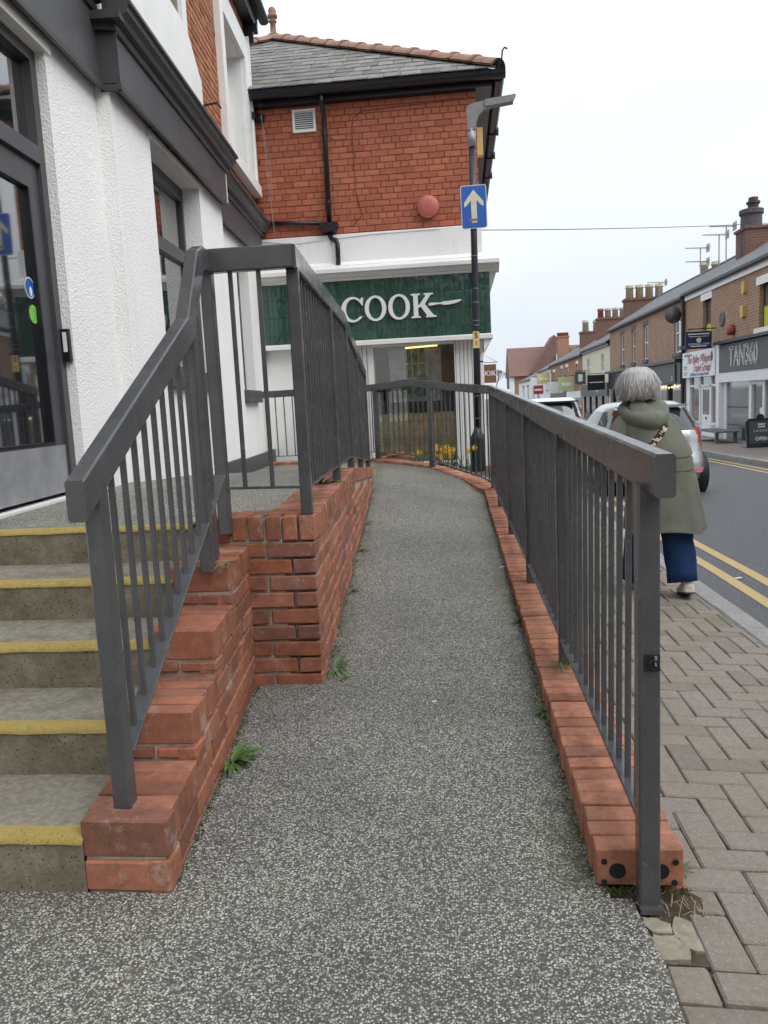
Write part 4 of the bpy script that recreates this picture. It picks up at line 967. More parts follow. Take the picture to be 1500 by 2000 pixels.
MB().prism([(-.13, 0), (.13, 0), (.13, -.05), (.09, -.13), (-.09, -.13), (-.13, -.05)], lambda p, q, h: (DX - .01 + p, CY - h, 3.85 + q), .0, .14).build('hopper_head', 'black_plastic', ck)
MB().tube([(DX, CY - .06, 3.74), (DX, CY - .06, 3.66), (DX + .03, CY - .08, 3.62), (DX + .085, CY - .11, 3.6), (DX + .105, CY - .12, 3.55), (DX + .105, CY - .14, 3.25)], .035, 10).build('waste_pipe', 'black_plastic', ck, True)
MB().tube([(-2.84, CY - .04, 3.93), (DX - .12, CY - .05, 3.86)], .03, 10).build('waste_pipe', 'black_plastic', ck, True)
# louvre vent
vt = cpart('vent_frame', 'white_trim', ((-2.235, CY - .03, 5.13), (-2.20, CY, 5.44)), ((-1.935, CY - .03, 5.13), (-1.90, CY, 5.44)), ((-2.20, CY - .03, 5.13), (-1.935, CY, 5.16)), ((-2.20, CY - .03, 5.41), (-1.935, CY, 5.44)))
cpart('vent_back', 'shop_dark', ((-2.2, CY - .002, 5.16), (-1.935, CY + .05, 5.41)), parent=vt)
for k in range(9):
    z = 5.165 + k * .028; MB().add([(-2.2, CY - .028, z), (-1.935, CY - .028, z), (-1.935, CY - .004, z + .02), (-2.2, CY - .004, z + .02), (-2.2, CY - .028, z - .004), (-1.935, CY - .028, z - .004), (-1.935, CY - .004, z + .016), (-2.2, CY - .004, z + .016)],
        [(0, 1, 2, 3), (7, 6, 5, 4), (0, 4, 5, 1), (2, 6, 7, 3), (1, 5, 6, 2), (3, 7, 4, 0)]).build('slat', 'white_trim', vt)
# round alarm bell box
MB().lathe([(.155, 0), (.158, -.04), (.150, -.075), (.12, -.098), (.06, -.108), (.012, -.11)], (-.355, CY - .002, 3.985), 28, 'y').build('alarm_bell_box', 'alarm_red', ck, True)
MB().lathe([(.008, -.108), (.008, -.113)], (-.355, CY - .002, 3.985), 8, 'y').build('screw', 'ink_dark', ck)
# cable clipped on the wall
MB().tube([(CX1 - .02, CY - .006, 5.40), (-.8, CY - .006, 5.37), (-1.25, CY - .006, 5.35), (-1.37, CY - .006, 5.27), (-1.39, CY - .006, 5.1), (-1.38, CY - .006, 4.3), (-1.30, CY - .006, 3.95), (-1.45, CY - .008, 3.80)], .006, 5).build('wall_cable', 'painted_mortar', ck)
MB().tube([(-2.80, CY - .065, 3.66), (-2.3, CY - .066, 3.60), (-1.9, CY - .066, 3.62), (-1.2, CY - .066, 3.66), (-.2, CY - .066, 3.665)], .006, 5).build('wall_cable', 'white_paint', ck)
cpart('wall_box', 'plate_yellow', ((CX1 + .0, CY + .3, 4.72), (CX1 + .09, CY + .42, 5.10)))
# roof: slates, hip tiles, finial
AP = Vector((-3.16, 15.32, 7.92)); EC = Vector((CX1 + .30, CY - .30, EZ + .03)); EL = Vector((-6.95, CY - .30, EZ + .03)); BK = Vector((CX1 + .30, CB, EZ + .03))
MB().add([v3(EC), v3(AP), v3(EL), v3(BK), (AP.x, CB, AP.z), (EL.x, CB, EL.z)], [(0, 1, 2), (0, 3, 4, 1), (1, 4, 5, 2)]).build('roof_deck', 'slate', ck, xf=lambda p: (p[0], p[1], p[2] - .02))
up = (AP - Vector((AP.x, EC.y, EC.z))).normalized(); nrm = Vector((1, 0, 0)).cross(up).normalized(); SLN = (AP - Vector((AP.x, EC.y, EC.z))).length
gau = .30; row = 0; d = 0
sl_n = 0; sl_x = MB()
while d < SLN - .05:
    t = d / SLN; xr = EC.x + (AP.x - EC.x) * t - .03; x = xr - (.12 if row % 2 else .0)
    while x > -4.1:
        wd_ = RND.uniform(.21, .29); a = max(x - wd_, -4.2)
        if a < xr:
            x1_ = min(x, xr); c_ = Vector(((a + x1_) / 2, 0, 0)) + Vector((0, EC.y, EC.z)) + up * (d + gau * .62 - .03) + nrm * (.012 + RND.uniform(0, .004))
            ax = Vector((1, 0, RND.uniform(-.006, .006))).normalized(); tl = (up + nrm * (-.028)).normalized()
            me = cbox(round((x1_ - a) - .006, 2), gau * 1.25, .013, .0015, RND.randrange(3), 'slate', .003)
            if x1_ - a > .03:
                if sl_n < 300: piece('slate', me, ck, c_, ax, tl, ax.cross(tl))
                else:
                    mm = frame(c_, ax, tl, ax.cross(tl)); sl_x.add([v3(mm @ v.co) for v in me.vertices], [tuple(p.vertices) for p in me.polygons])
                sl_n += 1
        x -= wd_
    d += gau; row += 1
if sl_x.v: sl_x.build('far_slates', 'slate', ck, kind='stuff')
hv = AP - EC; hl = hv.length; hd_ = hv.normalized(); hs = hd_.cross(Vector((0, 0, 1))).normalized(); hn = hs.cross(hd_)
nt_ = 13
def ridge_tile():
    b = MB(); L2 = hl / nt_
    R = [[(s_, r_ * math.cos(a), r_ * math.sin(a) - .09) for a in span(.12 * math.pi, .88 * math.pi, 8)] for s_, r_ in ((0, .15), (L2 - .05, .145), (L2 - .05, .165), (L2 + .02, .165))]
    R2 = [[(p[0], p[1] * .86, p[2] - .02) for p in r] for r in R]
    b.rings(R, close=False); b.rings(R2, close=False); n = 9
    return b.mesh('hip_tile', 'terracotta')
me = ridge_tile()
for k in range(nt_): piece('hip_tile', me, ck, EC + hd_ * (hl * k / nt_) + hn * .06 + Vector((0, 0, RND.uniform(-.006, .006))), hd_, -hs, hn)
hv2 = (EL - AP).normalized()
hs2 = hv2.cross(Vector((0, 0, 1))).normalized()
for k in range(5): piece('hip_tile', me, ck, AP + hv2 * (.33 * k) + Vector((0, 0, .06)), hv2, -hs2, hs2.cross(hv2))
MB().tube([v3(EC + Vector((0, 0, .0))), v3(EC + Vector((.05, -.02, .1))), v3(EC + Vector((.06, -.02, .2))), v3(EC + Vector((.09, -.02, .24))), v3(EC + Vector((.13, -.02, .22)))], .012, 6).build('hip_iron', 'black_iron', ck)
MB().lathe([(.13, -.05), (.13, .12), (.09, .16), (.075, .2), (.07, .5), (.10, .53), (.10, .57), (.065, .59), (.08, .63), (.125, .66), (.125, .72), (.09, .76), (.10, .83), (.085, .90), (.05, .94), (.01, .95)], v3(AP + Vector((0, 0, -.02))), 18).build('finial', 'terracotta', ck, True, xf=lambda p: (AP.x + (p[0] - AP.x) * .72, AP.y + (p[1] - AP.y) * .72, AP.z + (p[2] - AP.z) * .62))
# ================================================================ hanging sign on the street side
hg = thing('hanging_shop_sign', 'small brown square hanging sign with white COOK lettering on a wall bracket', 'shop sign', (.6, 18, 1.58))
mat('sign_brown', (.17, .085, .04), .5, .06, 6)
bd = MB().box((.375, 17.985, 1.58), (.825, 18.015, 1.985)).build('board', 'sign_brown', hg)
for i, L_ in enumerate((letter_C(), letter_O(), letter_O(), letter_K())): letter(L_, .395 + i * .105, 1.74, 'letter', .31, bd, 17.981, 'letter_white', .003)
MB().bar((.36, 18, 2.03), (.86, 18, 2.03), .015, .015, .002).build('bracket_arm', 'black_iron', hg)
MB().tube([(.37, 18, 2.3), (.84, 18, 2.035)], .004, 5).build('stay', 'black_iron', hg)
MB().bar((.37, 18, 2.0), (.37, 18, 2.34), .02, .03, .002, up=(0, 1, 0)).build('wall_plate', 'black_iron', hg)
for x in (.45, .78): MB().bar((x, 18, 1.98), (x, 18, 2.03), .008, .008, .001, up=(0, 1, 0)).build('hanger', 'black_iron', hg)
# ================================================================ lamp post with one-way sign
lp = thing('lamp_post', 'dark street lamp post with fat base, short flat lantern, cable bands and yellow plate', 'lamp post', (.225, 10.95, -.1))
LPX, LPY = .225, 10.95
def lpx(z): return LPX + .011 * z
MB().lathe([(.095, -.25), (.095, .70), (.092, .74), (.06, .80), (.045, .86)], (LPX, LPY, 0), 20).build('base', 'pole_paint', lp, True)
MB().bar((LPX, LPY - .094, .0), (LPX, LPY - .094, .62), .11, .012, .003, up=(0, 1, 0)).build('base_door', 'pole_paint', lp)
MB().tube([(lpx(z), LPY, z) for z in (.8, 2.0, 3.3, 4.55)], [.046, .045, .043, .041], 16).build('shaft', 'pole_paint', lp, True)
for z in (2.22, 2.52, 2.70, 2.28, 3.12, 1.28, .98): MB().lathe([(.0475, 0), (.0475, .008)], (lpx(z), LPY, z), 14).build('cable_band', 'galv', lp)
MB().lathe([(.052, 4.50), (.052, 4.72)], (lpx(4.5), LPY, 0), 16).build('collar', 'galv', lp, True)
x0 = lpx(4.7)
MB().prism([(-.055, 4.70), (.05, 4.70), (.055, 4.77), (.09, 4.87), (.16, 4.93), (.24, 4.945), (.24, 5.055), (.02, 5.02), (-.04, 5.0), (-.06, 4.95)], lambda p, q, h: (x0 + p, LPY + h, q), -.05, .05).build('lantern_neck', 'lamp_grey', lp)
MB().prism([(.2405, 4.965), (.60, 5.0), (.61, 5.04), (.635, 5.085), (.2405, 5.05)], lambda p, q, h: (x0 + p - .06, LPY + h, q + .0), -.07, .07).build('lantern', 'lamp_grey', lp)
yp = MB().box((lpx(2) - .042, LPY - .056, 1.92), (lpx(2) + .042, LPY - .05, 2.14)).build('number_plate', 'plate_yellow', lp)
for t_, z in (('S', 2.085), ('1', 1.98)): obj('lettering', text_mesh(t_, .10 if t_ == 'S' else .075, 'ink_dark', .001, bold=.002), yp, frame((lpx(2), LPY - .058, z), (1, 0, 0), (0, 0, 1), (0, -1, 0)))
MB().bar((lpx(2) - .05, LPY - .03, 2.155), (lpx(2) + .075, LPY - .03, 2.155), .05, .018, .002).build('plate_bracket', 'black_iron', lp)
MB().bar((lpx(1.7), LPY - .02, 1.74), (lpx(1.7) + .085, LPY - .02, 1.74), .03, .02, .002).build('side_bracket', 'black_iron', lp)
ow = thing('one_way_sign', 'blue rectangular one-way sign with cream upward arrow on lamp post', 'road sign', (.27, 10.88, 3.5))
def rr_(w_, h, r, n=5):
    P = []
    for cx, cy, a0 in ((w_ / 2 - r, h / 2 - r, 0), (-w_ / 2 + r, h / 2 - r, 90), (-w_ / 2 + r, -h / 2 + r, 180), (w_ / 2 - r, -h / 2 + r, 270)):
        P += [(cx + r * math.cos(rad(a0 + 90 * i / n)), cy + r * math.sin(rad(a0 + 90 * i / n))) for i in range(n + 1)]
    return P
SGx, SGz = .272, 3.735
tl = .012
def sgm(dy): return frame((SGx, 10.885 - dy, SGz), (1, 0, tl), (-tl, 0, 1), (0, -1, 0))
obj('border', poly_mesh([rr_(.335, .545, .03)], 'sign_white', .003), ow, sgm(0))
obj('face', poly_mesh([rr_(.318, .528, .025)], 'sign_blue', .001), ow, sgm(.005))
obj('arrow', poly_mesh([[(-.036, -.20), (.036, -.20), (.036, .075), (.045, .075), (.085, .025), (.125, -.0), (.125, .06), (0, .215), (-.125, .06), (-.125, .0), (-.085, .025), (-.045, .075), (-.036, .075)]], 'sign_cream', .001), ow, sgm(.0075))
mat('sticker_brown', (.25, .17, .10), .6); obj('worn_sticker', poly_mesh([[(-.075, -.185), (.035, -.18), (.03, -.145), (-.07, -.15)]], 'sticker_brown', .0005), ow, sgm(.0095))
for z in (3.62, 3.86): MB().bar((SGx - .08, 10.90, z), (SGx + .08, 10.90, z), .02, .025, .002).build('channel', 'galv', ow)
# telephone wire over the street
_w0, _w1 = Vector((.40, 12.2, 3.70)), Vector((10.5, 24.5, 5.80))
tag(MB().tube([v3(_w0.lerp(_w1, t) + Vector((0, 0, -.06 * 4 * t * (1 - t)))) for t in span(0, 1, 24)], .0065, 5).build('overhead_wire', 'black_iron'), 'thin dark wire strung across the sky over the street', 'wire')
# ================================================================ terrace across the road (survey coordinates, scaled about the eye)
def S(p): return (p[0] * KS, p[1] * KS, CAM_H + (p[2] - CAM_H) * KS)
def Sv(x, y, z): return Vector(S((x, y, z)))
def tp(root, name, m, *boxes, parent=None, smooth=False):
    b = MB()
    for q in boxes: b.box(*q)
    return b.build(name, m, parent or root, smooth, xf=S)
def brick_wall_mat(name, c1, c2, c3, mort):
    s = NT(name)
    sep = s.n('ShaderNodeSeparateXYZ'); s.l(s.pos, sep.inputs[0]); cmb = s.n('ShaderNodeCombineXYZ')
    s.l(s.math('ADD', sep.outputs[1], sep.outputs[0]), cmb.inputs[0]); s.l(sep.outputs[2], cmb.inputs[1])
    bt = s.n('ShaderNodeTexBrick'); s.l(cmb.outputs[0], bt.inputs['Vector']); bt.inputs['Scale'].default_value = 1
    bt.inputs['Brick Width'].default_value = .235; bt.inputs['Row Height'].default_value = .082; bt.inputs['Mortar Size'].default_value = .009; bt.inputs['Bias'].default_value = -.1
    bt.inputs['Color1'].default_value = (*c1, 1); bt.inputs['Color2'].default_value = (*c2, 1); bt.inputs['Mortar'].default_value = (*mort, 1)
    c = s.mix(s.ramp(s.noise(1.6, 5, .65), [(.4, 0), (.7, .6)]), bt.outputs['Color'], c3)
    s.bump(bt.outputs['Fac'], -.4, .01); return s.fin(c, .9, 0, .3)
brick_wall_mat('terrace_brick', (.30, .165, .10), (.39, .225, .14), (.28, .175, .12), (.42, .36, .29))
brick_wall_mat('dark_brick', (.16, .075, .055), (.24, .10, .07), (.13, .08, .065), (.2, .16, .14))
brick_wall_mat('orange_brick', (.34, .145, .08), (.41, .19, .11), (.30, .155, .105), (.36, .28, .22))
mat('roof_slate', (.135, .135, .14), .75, .2, 12, (.09, .09, .09), 2, .5, bump=.4, bscale=20)
mat('roof_tile', (.18, .10, .085), .85, .2, 14, (.13, .07, .06), 1.5, .5, bump=.5, bscale=30)
mat('cream_render', (.66, .62, .46), .8, .05, 3, (.5, .46, .34), 1.5, .3); mat('grey_lintel', (.13, .125, .13), .8, .1, 6)
mat('pot_cream', (.48, .43, .30), .85, .2, 9, (.2, .17, .13), 7, .6); mat('pot_red', (.34, .12, .07), .85, .2, 9, (.15, .07, .05), 7, .5)
mat('sign_slate', (.075, .085, .09), .5, .05, 3); mat('sign_navy', (.012, .02, .075), .45); mat('sign_black', (.012, .015, .02), .4)
mat('shop_black', (.016, .018, .024), .4, .1, 5); mat('poster_lime', (.50, .52, .02), .5); mat('script_red', (.42, .10, .12), .6); mat('text_blue', (.10, .16, .32), .6)
mat('brown_frame', (.05, .03, .025), .5); mat('aerial_metal', (.32, .33, .35), .45, metal=.5); mat('white_shop', (.76, .77, .78), .5, .04, 4)
mat('dish_grey', (.10, .10, .105), .6); mat('bell_red', (.30, .055, .045), .5); mat('box_yellow', (.60, .40, .11), .55); mat('sign_green', (.45, .55, .28), .6); mat('sign_yellow', (.62, .55, .20), .6); mat('sign_red', (.33, .03, .035), .5)
mat('warm_goods', (.30, .22, .15), .8, .5, 4, (.08, .1, .12), 3, .8)
s = NT('warm_bulb'); s.fin((1, .7, .3)); s.b.inputs['Emission Color'].default_value = (1, .62, .25, 1); s.b.inputs['Emission Strength'].default_value = 2.5
GR, RZ, RX = 4.26, 5.58, 9.5
GB = -.30
def house(name, label, y0, y1, wallm, gut=GR, ridge=RZ, holes=(), front=XT, roofm='roof_slate', cat='terraced house', depth=4.4):
    """terraced house: front wall pieced round its openings (ya, yb, za, zb), gables, back and pitched roof"""
    h = thing(name, label, cat, S((front + 1, (y0 + y1) / 2, GB)))
    ys = sorted({y0, y1} | {a for q in holes for a in q[:2]}); b = MB()
    for ya, yb in zip(ys, ys[1:]):
        hs_ = sorted([(q[2], q[3]) for q in holes if q[0] <= ya + 1e-6 and q[1] >= yb - 1e-6]); z = GB - .4
        for za, zb in hs_:
            if za > z: b.box((front, ya, z), (front + .22, yb, za))
            z = zb
        if z < gut: b.box((front, ya, z), (front + .22, yb, gut))
    b.build('front_wall', wallm, h, xf=S)
    rx = front + 2.1; bx = front + depth
    b = MB()
    for yy, t in ((y0 + .002, .2), (y1 - .202, .2)):
        b.add([(front + .221, yy, GB - .4), (bx, yy, GB - .4), (bx, yy, gut), (rx, yy, ridge - .05), (front + .221, yy, gut + .05), (front + .221, yy + t, GB - .4), (bx, yy + t, GB - .4), (bx, yy + t, gut), (rx, yy + t, ridge - .05), (front + .221, yy + t, gut + .05)],
              [(0, 1, 2, 3, 4), (9, 8, 7, 6, 5), (0, 5, 6, 1), (1, 6, 7, 2), (2, 7, 8, 3), (3, 8, 9, 4), (4, 9, 5, 0)])
    b.add([(bx - .1, y0, GB - .4), (bx - .1, y1, GB - .4), (bx - .1, y1, gut), (bx - .1, y0, gut)], [(0, 1, 2, 3)])
    b.build('gable_walls', wallm, h, xf=S)
    rf = MB().add([(front - .16, y0, gut + .02), (front - .16, y1, gut + .02), (rx, y1, ridge), (rx, y0, ridge), (bx + .1, y0, gut - .1), (bx + .1, y1, gut - .1), (front - .16, y0, gut - .03), (front - .16, y1, gut - .03), (rx, y0, ridge - .06), (rx, y1, ridge - .06)],
             [(0, 1, 2, 3), (3, 2, 5, 4), (0, 6, 7, 1), (0, 3, 8, 6), (1, 7, 9, 2)]).build('roof', roofm, h, xf=S)
    MB().prism([(-.09, .03), (-.085, -.03), (-.05, -.07), (0, -.07), (0, .03)], lambda p, q, k: (front - .09 + p, k, gut - .03 + q), y0, y1).build('gutter', 'black_plastic', h, xf=S)
    MB().tube([(rx, y, ridge + .01) for y in (y0, (y0 + y1) / 2, y1)], .06, 6).build('ridge', 'roof_slate' if roofm == 'roof_slate' else 'terracotta', rf, xf=S)
    tp(h, 'interior', 'shop_dark', ((front + 1.4, y0 + .25, GB - .3), (front + 1.45, y1 - .25, gut - .2)))
    return h
def win(h, ya, yb, za, zb, front=XT, framem='white_trim', sill='grey_lintel', lint='grey_lintel', rec=.06, sash=True, glass='grey_glass'):
    t = .05
    f = tp(h, 'window', framem, ((front + rec, ya, za), (front + rec + .05, ya + t, zb)), ((front + rec, yb - t, za), (front + rec + .05, yb, zb)), ((front + rec, ya + t, za), (front + rec + .05, yb - t, za + t)), ((front + rec, ya + t, zb - t), (front + rec + .05, yb - t, zb)), *( (((front + rec - .01, ya + t, (za + zb) / 2 - .02), (front + rec + .05, yb - t, (za + zb) / 2 + .02)),) if sash else ()))
    tp(h, 'pane', glass, ((front + rec + .02, ya + t, za + t), (front + rec + .03, yb - t, zb - t)), parent=f)
    if sill: tp(h, 'sill', sill, ((front - .06, ya - .06, za - .13), (front + .1, yb + .06, za)), parent=f)
    if lint: tp(h, 'lintel', lint, ((front - .012, ya - .08, zb), (front + .1, yb + .08, zb + .18)), parent=f)
    return f
def wtext(root, t_, size, m, y, z, x=XT, bold=0, shear=0, outline=0, ext=.002, parent=None, sy=1.0, spacing=1.0):
    me = text_mesh(t_, size, m, ext, shear, bold, outline=outline, spacing=spacing)
    mm = frame(S((x, y, z)), Vector((0, -KS * sy, 0)), (0, 0, KS), (-KS, 0, 0))
    return obj('lettering', me, parent or root, mm)
# --- the two nearest shops share one brick house
BW_ = (19.1, 20.75, 2.62, 3.66); SW_ = (24.55, 25.32, 2.55, 3.82)
T1 = house('brick_terrace_house', 'brown brick terraced house above the TAN360 and white shopfronts, lime posters in its windows', 15.2, 27.15, 'terrace_brick', holes=[BW_, SW_, (15.6, 27.0, GB, 2.36)])
tp(T1, 'eaves_board', 'white_trim', ((XT - .06, 15.2, 4.03), (XT - .002, 27.1, 4.20)))
for W_, gl in ((BW_, .5), (SW_, .45)):
    f = win(T1, *W_, framem='brown_frame', sill=None, lint=None, rec=.1, sash=False)
    zm = W_[2] + (W_[3] - W_[2]) * gl
    tp(T1, 'poster', 'poster_lime', ((XT + .095, W_[0] + .06, W_[2] + .03), (XT + .112, W_[1] - .06, zm)), parent=f)
    tp(T1, 'panel_print', 'sign_white', ((XT + .09, W_[0] + .08, W_[2] + .12), (XT + .094, (W_[0] * .6 + W_[1] * .4), zm - .08)), parent=f)
    tp(T1, 'bar', 'brown_frame', ((XT + .085, W_[0] + .05, zm), (XT + .15, W_[1] - .05, zm + .06)), parent=f)
    tp(T1, 'lintel', 'white_trim', ((XT - .03, W_[0] - .15, W_[3]), (XT + .1, W_[1] + .15, W_[3] + .2)), parent=f)
    tp(T1, 'sill', 'white_trim', ((XT - .08, W_[0] - .15, W_[2] - .13), (XT + .1, W_[1] + .15, W_[2])), parent=f)
# shopfront TAN360
tp(T1, 'canopy_ledge', 'shop_black', ((XT - .28, 15.5, 2.40), (XT - .0, 23.45, 2.47)))
sg = tp(T1, 'shop_sign', 'sign_slate', ((XT - .14, 15.6, 1.63), (XT + .1, 23.34, 2.38)))
wtext(T1, 'TAN360', .74, 'sign_white', 21.42, 2.0, XT - .147, outline=.011, parent=sg, sy=.80, spacing=1.0)
tp(T1, 'sign_board', 'white_shop', ((XT - .12, 15.6, 1.36), (XT + .1, 23.42, 1.625)))
tp(T1, 'pilaster', 'white_shop', ((XT - .13, 23.36, GB - .2), (XT + .1, 23.62, 2.42)))
tp(T1, 'shop_frame', 'white_shop', ((XT, 21.20, GB), (XT + .1, 21.38, 1.355)), ((XT, 23.14, GB - .1), (XT + .1, 23.355, 1.355)), ((XT, 20.32, GB), (XT + .1, 20.45, 1.355)), ((XT, 20.45, 1.26), (XT + .1, 21.2, 1.355)))
tp(T1, 'shop_pane', 'teal_glass', ((XT + .04, 21.38, GB), (XT + .05, 23.14, 1.355)))
tp(T1, 'shop_pane', 'teal_glass', ((XT + .04, 15.8, GB), (XT + .05, 20.32, 1.355)))
for z in (.18, .66): tp(T1, 'glazing_bar', 'shop_black', ((XT + .03, 21.39, z), (XT + .039, 23.12, z + .035)))
dr_ = tp(T1, 'shop_door', 'dark_glass', ((XT + .06, 20.5, GB), (XT + .07, 21.15, 1.255)))
tp(T1, 'notice', 'sign_white', ((XT + .05, 20.55, .48), (XT + .056, 20.75, .68)), ((XT + .035, 21.45, .2), (XT + .0395, 21.53, .36)), parent=dr_)
# white shopfront
ws_ = tp(T1, 'shop_sign', 'white_shop', ((XT - .14, 23.72, 1.575), (XT + .1, 27.02, 2.36)))
wtext(T1, 'The Bailey Whippet', .36, 'script_red', 25.25, 2.11, XT - .147, shear=.35, bold=-.002, parent=ws_, sy=.85); wtext(T1, 'Travel Group!', .36, 'script_red', 24.95, 1.84, XT - .147, shear=.35, parent=ws_, sy=.85)
wtext(T1, 'A Different Tour Agent Centre', .14, 'text_blue', 25.2, 1.655, XT - .147, parent=ws_, sy=1.05); wtext(T1, 'Travel Fair Tours', .12, 'text_blue', 26.4, 2.27, XT - .147, parent=ws_)
for z in (1.9, 1.84, 1.72, 1.66): tp(T1, 'small_print', 'text_blue', ((XT - .146, 26.5, z), (XT - .1415, 26.85, z + .025)), parent=ws_)
em = MB().lathe([(.10, 0), (.10, .004), (.05, .005)], (0, 0, 0), 16, 'x'); em.build('emblem', 'grey_lintel', ws_, xf=lambda p: S((XT - .148 + p[0], 23.98 + p[1], 2.13 + p[2] * 1.4)))
tp(T1, 'shop_frame', 'white_shop', ((XT - .02, 26.62, GB - .2), (XT + .1, 27.0, 1.57)), ((XT, 25.56, -.28), (XT + .1, 25.68, 1.57)), ((XT, 24.48, -.28), (XT + .1, 24.6, 1.57)), ((XT - .02, 23.62, GB - .2), (XT + .1, 23.82, 1.57)),
   ((XT, 23.82, 1.27), (XT + .1, 26.62, 1.33)), ((XT, 23.82, GB - .2), (XT + .1, 24.48, .14)), ((XT, 25.68, GB - .2), (XT + .1, 26.62, .14)), ((XT - .1, 23.78, .14), (XT + .1, 24.52, .2)), ((XT - .1, 25.64, .14), (XT + .1, 26.66, .2)))
for ya, yb in ((23.82, 24.48), (25.68, 26.62)):
    tp(T1, 'shop_pane', 'dark_glass', ((XT + .05, ya, .2), (XT + .06, yb, 1.27))); tp(T1, 'top_pane', 'dark_glass', ((XT + .05, ya, 1.33), (XT + .06, yb, 1.57)))
    tp(T1, 'display', 'warm_goods', ((XT + .02, ya + .1, .3), (XT + .045, ya + .45, .95)))
d_ = tp(T1, 'shop_door', 'white_shop', ((XT + .03, 24.62, -.28), (XT + .08, 25.54, .42)), ((XT + .03, 24.62, .42), (XT + .08, 24.74, 1.26)), ((XT + .03, 25.42, .42), (XT + .08, 25.54, 1.26)), ((XT + .03, 24.74, 1.18), (XT + .08, 25.42, 1.26)))
tp(T1, 'door_pane', 'dark_glass', ((XT + .05, 24.74, .42), (XT + .06, 25.42, 1.18)), parent=d_); tp(T1, 'door_handle', 'black_iron', ((XT, 25.0, .28), (XT + .03, 25.04, .36)), parent=d_)
tp(T1, 'top_pane', 'dark_glass', ((XT + .05, 24.62, 1.33), (XT + .06, 25.54, 1.57)), parent=d_)
# things fixed on that wall
def wall_thing(nm, lab, cat, b, m, smooth=False): return tag(b.build(nm, m, None, smooth, xf=S), lab, cat)
bs_ = thing('blue_projecting_sign', 'navy blue square projecting sign with pale crest above the white shopfront', 'shop sign', S((7.0, 23.5, 2.3)))
b_ = MB().box((6.55, 24.0, 2.36), (7.28, 24.06, 2.85)).build('board', 'sign_navy', bs_, xf=lambda p: S((p[0] - .02, p[1], p[2])))
for zz, w_, t_ in ((2.76, .6, .03), (2.70, .55, .012), (2.42, .45, .025)): MB().box((6.895 - w_ / 2, 23.99, zz), (6.895 + w_ / 2, 23.998, zz + t_)).build('line_of_print', 'sign_white', b_, xf=S)
MB().lathe([(.07, 0), (.07, -.006), (.035, -.007)], (6.9, 23.995, 2.60), 14, 'y').build('crest', 'sign_cream', b_, xf=S)
obj('lettering', text_mesh('LEGRAND CARE', .09, 'sign_white', .001), b_, frame(S((6.9, 23.992, 2.49)), (1, 0, 0), (0, 0, 1), (0, -1, 0)))
MB().bar((6.6, 24.03, 2.92), (7.4, 24.03, 2.92), .03, .03, .003).build('bracket', 'black_iron', bs_, xf=S)
wall_thing('alarm_bell', 'dark red round alarm bell on the brick wall beside the navy sign', 'alarm', MB().lathe([(.13, 0), (.14, -.10), (.12, -.17), (.05, -.19)], (XT, 22.55, 2.74), 18, 'x'), 'bell_red', True)
wall_thing('alarm_box', 'yellow alarm box on the brick wall above the red bell', 'alarm', MB().prism([(-.12, .16), (.12, .16), (.10, -.10), (0, -.16), (-.10, -.10)], lambda p, q, h: (XT - h, 21.75 + p, 3.12 + q), 0, .09), 'box_yellow')
wall_thing('alarm_box', 'yellow alarm box high under the white eaves board', 'alarm', MB().prism([(-.10, .17), (.10, .17), (.09, -.12), (0, -.17), (-.09, -.12)], lambda p, q, h: (XT - h, 21.68 + p, 3.72 + q), 0, .09), 'box_yellow')
pq = wall_thing('oval_plaque', 'dark oval cast plaque on the brick wall between the windows', 'plaque', MB().lathe([(.21, 0), (.21, -.03), (.15, -.045), (.13, -.03), (.07, -.03), (.03, -.06)], (XT, 23.5, 3.12), 20, 'x'), 'grey_lintel', True)
ds = thing('satellite_dish', 'round dark satellite dish on the brick wall by the downpipe', 'satellite dish', S((XT - .2, 28.0, 3.7)))
MB().lathe([(.27, .0), (.26, .02), (.18, .04), (.08, .05), (.02, .052)], (XT - .29, 27.6, 3.66), 22, 'y').build('dish', 'dish_grey', ds, True, xf=S)
MB().tube([(XT, 27.8, 3.5), (XT - .28, 27.66, 3.62)], .03, 6).build('arm', 'dish_grey', ds, xf=S); MB().tube([(XT - .29, 27.62, 3.4), (XT - .31, 27.3, 3.48)], .02, 6).build('feed_arm', 'dish_grey', ds, xf=S)
MB().tube([(XT - .08, 27.18, GB - .1), (XT - .08, 27.18, 4.1), (XT - .14, 27.18, 4.2)], .055, 8).build('downpipe', 'black_plastic', T1, xf=S)
tp(T1, 'pipe_hopper', 'grey_lintel', ((XT - .2, 27.05, 2.5), (XT - .02, 27.3, 2.62)))
# --- second house: four sash windows over a dark fascia
W4 = [(36.95, 37.75), (34.7, 35.4), (32.45, 33.2), (27.75, 28.6)]
T2 = house('brick_terrace_house', 'brick terraced house with four tall white sash windows above a long dark fascia', 27.2, 40.4, 'terrace_brick', gut=4.2, holes=[(a, b, 2.45, 3.78) for a, b in W4] + [(27.5, 40.1, GB, 2.15)])
for a, b in W4: win(T2, a, b, 2.45, 3.78)
tp(T2, 'fascia_ledge', 'shop_black', ((XT - .30, 27.35, 2.13), (XT, 40.2, 2.23))); fs_ = tp(T2, 'fascia', 'shop_black', ((XT - .12, 27.35, 1.40), (XT + .1, 40.2, 2.125)))
s2 = tp(T2, 'shop_sign', 'sign_slate', ((XT - .16, 27.9, 1.46), (XT - .125, 33.5, 2.06)))
wtext(T2, '33', .22, 'sign_white', 28.25, 1.60, XT - .166, parent=s2)
for y in (27.5, 29.3, 31.2, 33.2, 35.3, 37.4, 39.6): tp(T2, 'shop_pier', 'shop_black', ((XT - .02, y, GB - .2), (XT + .1, y + .22, 1.395)))
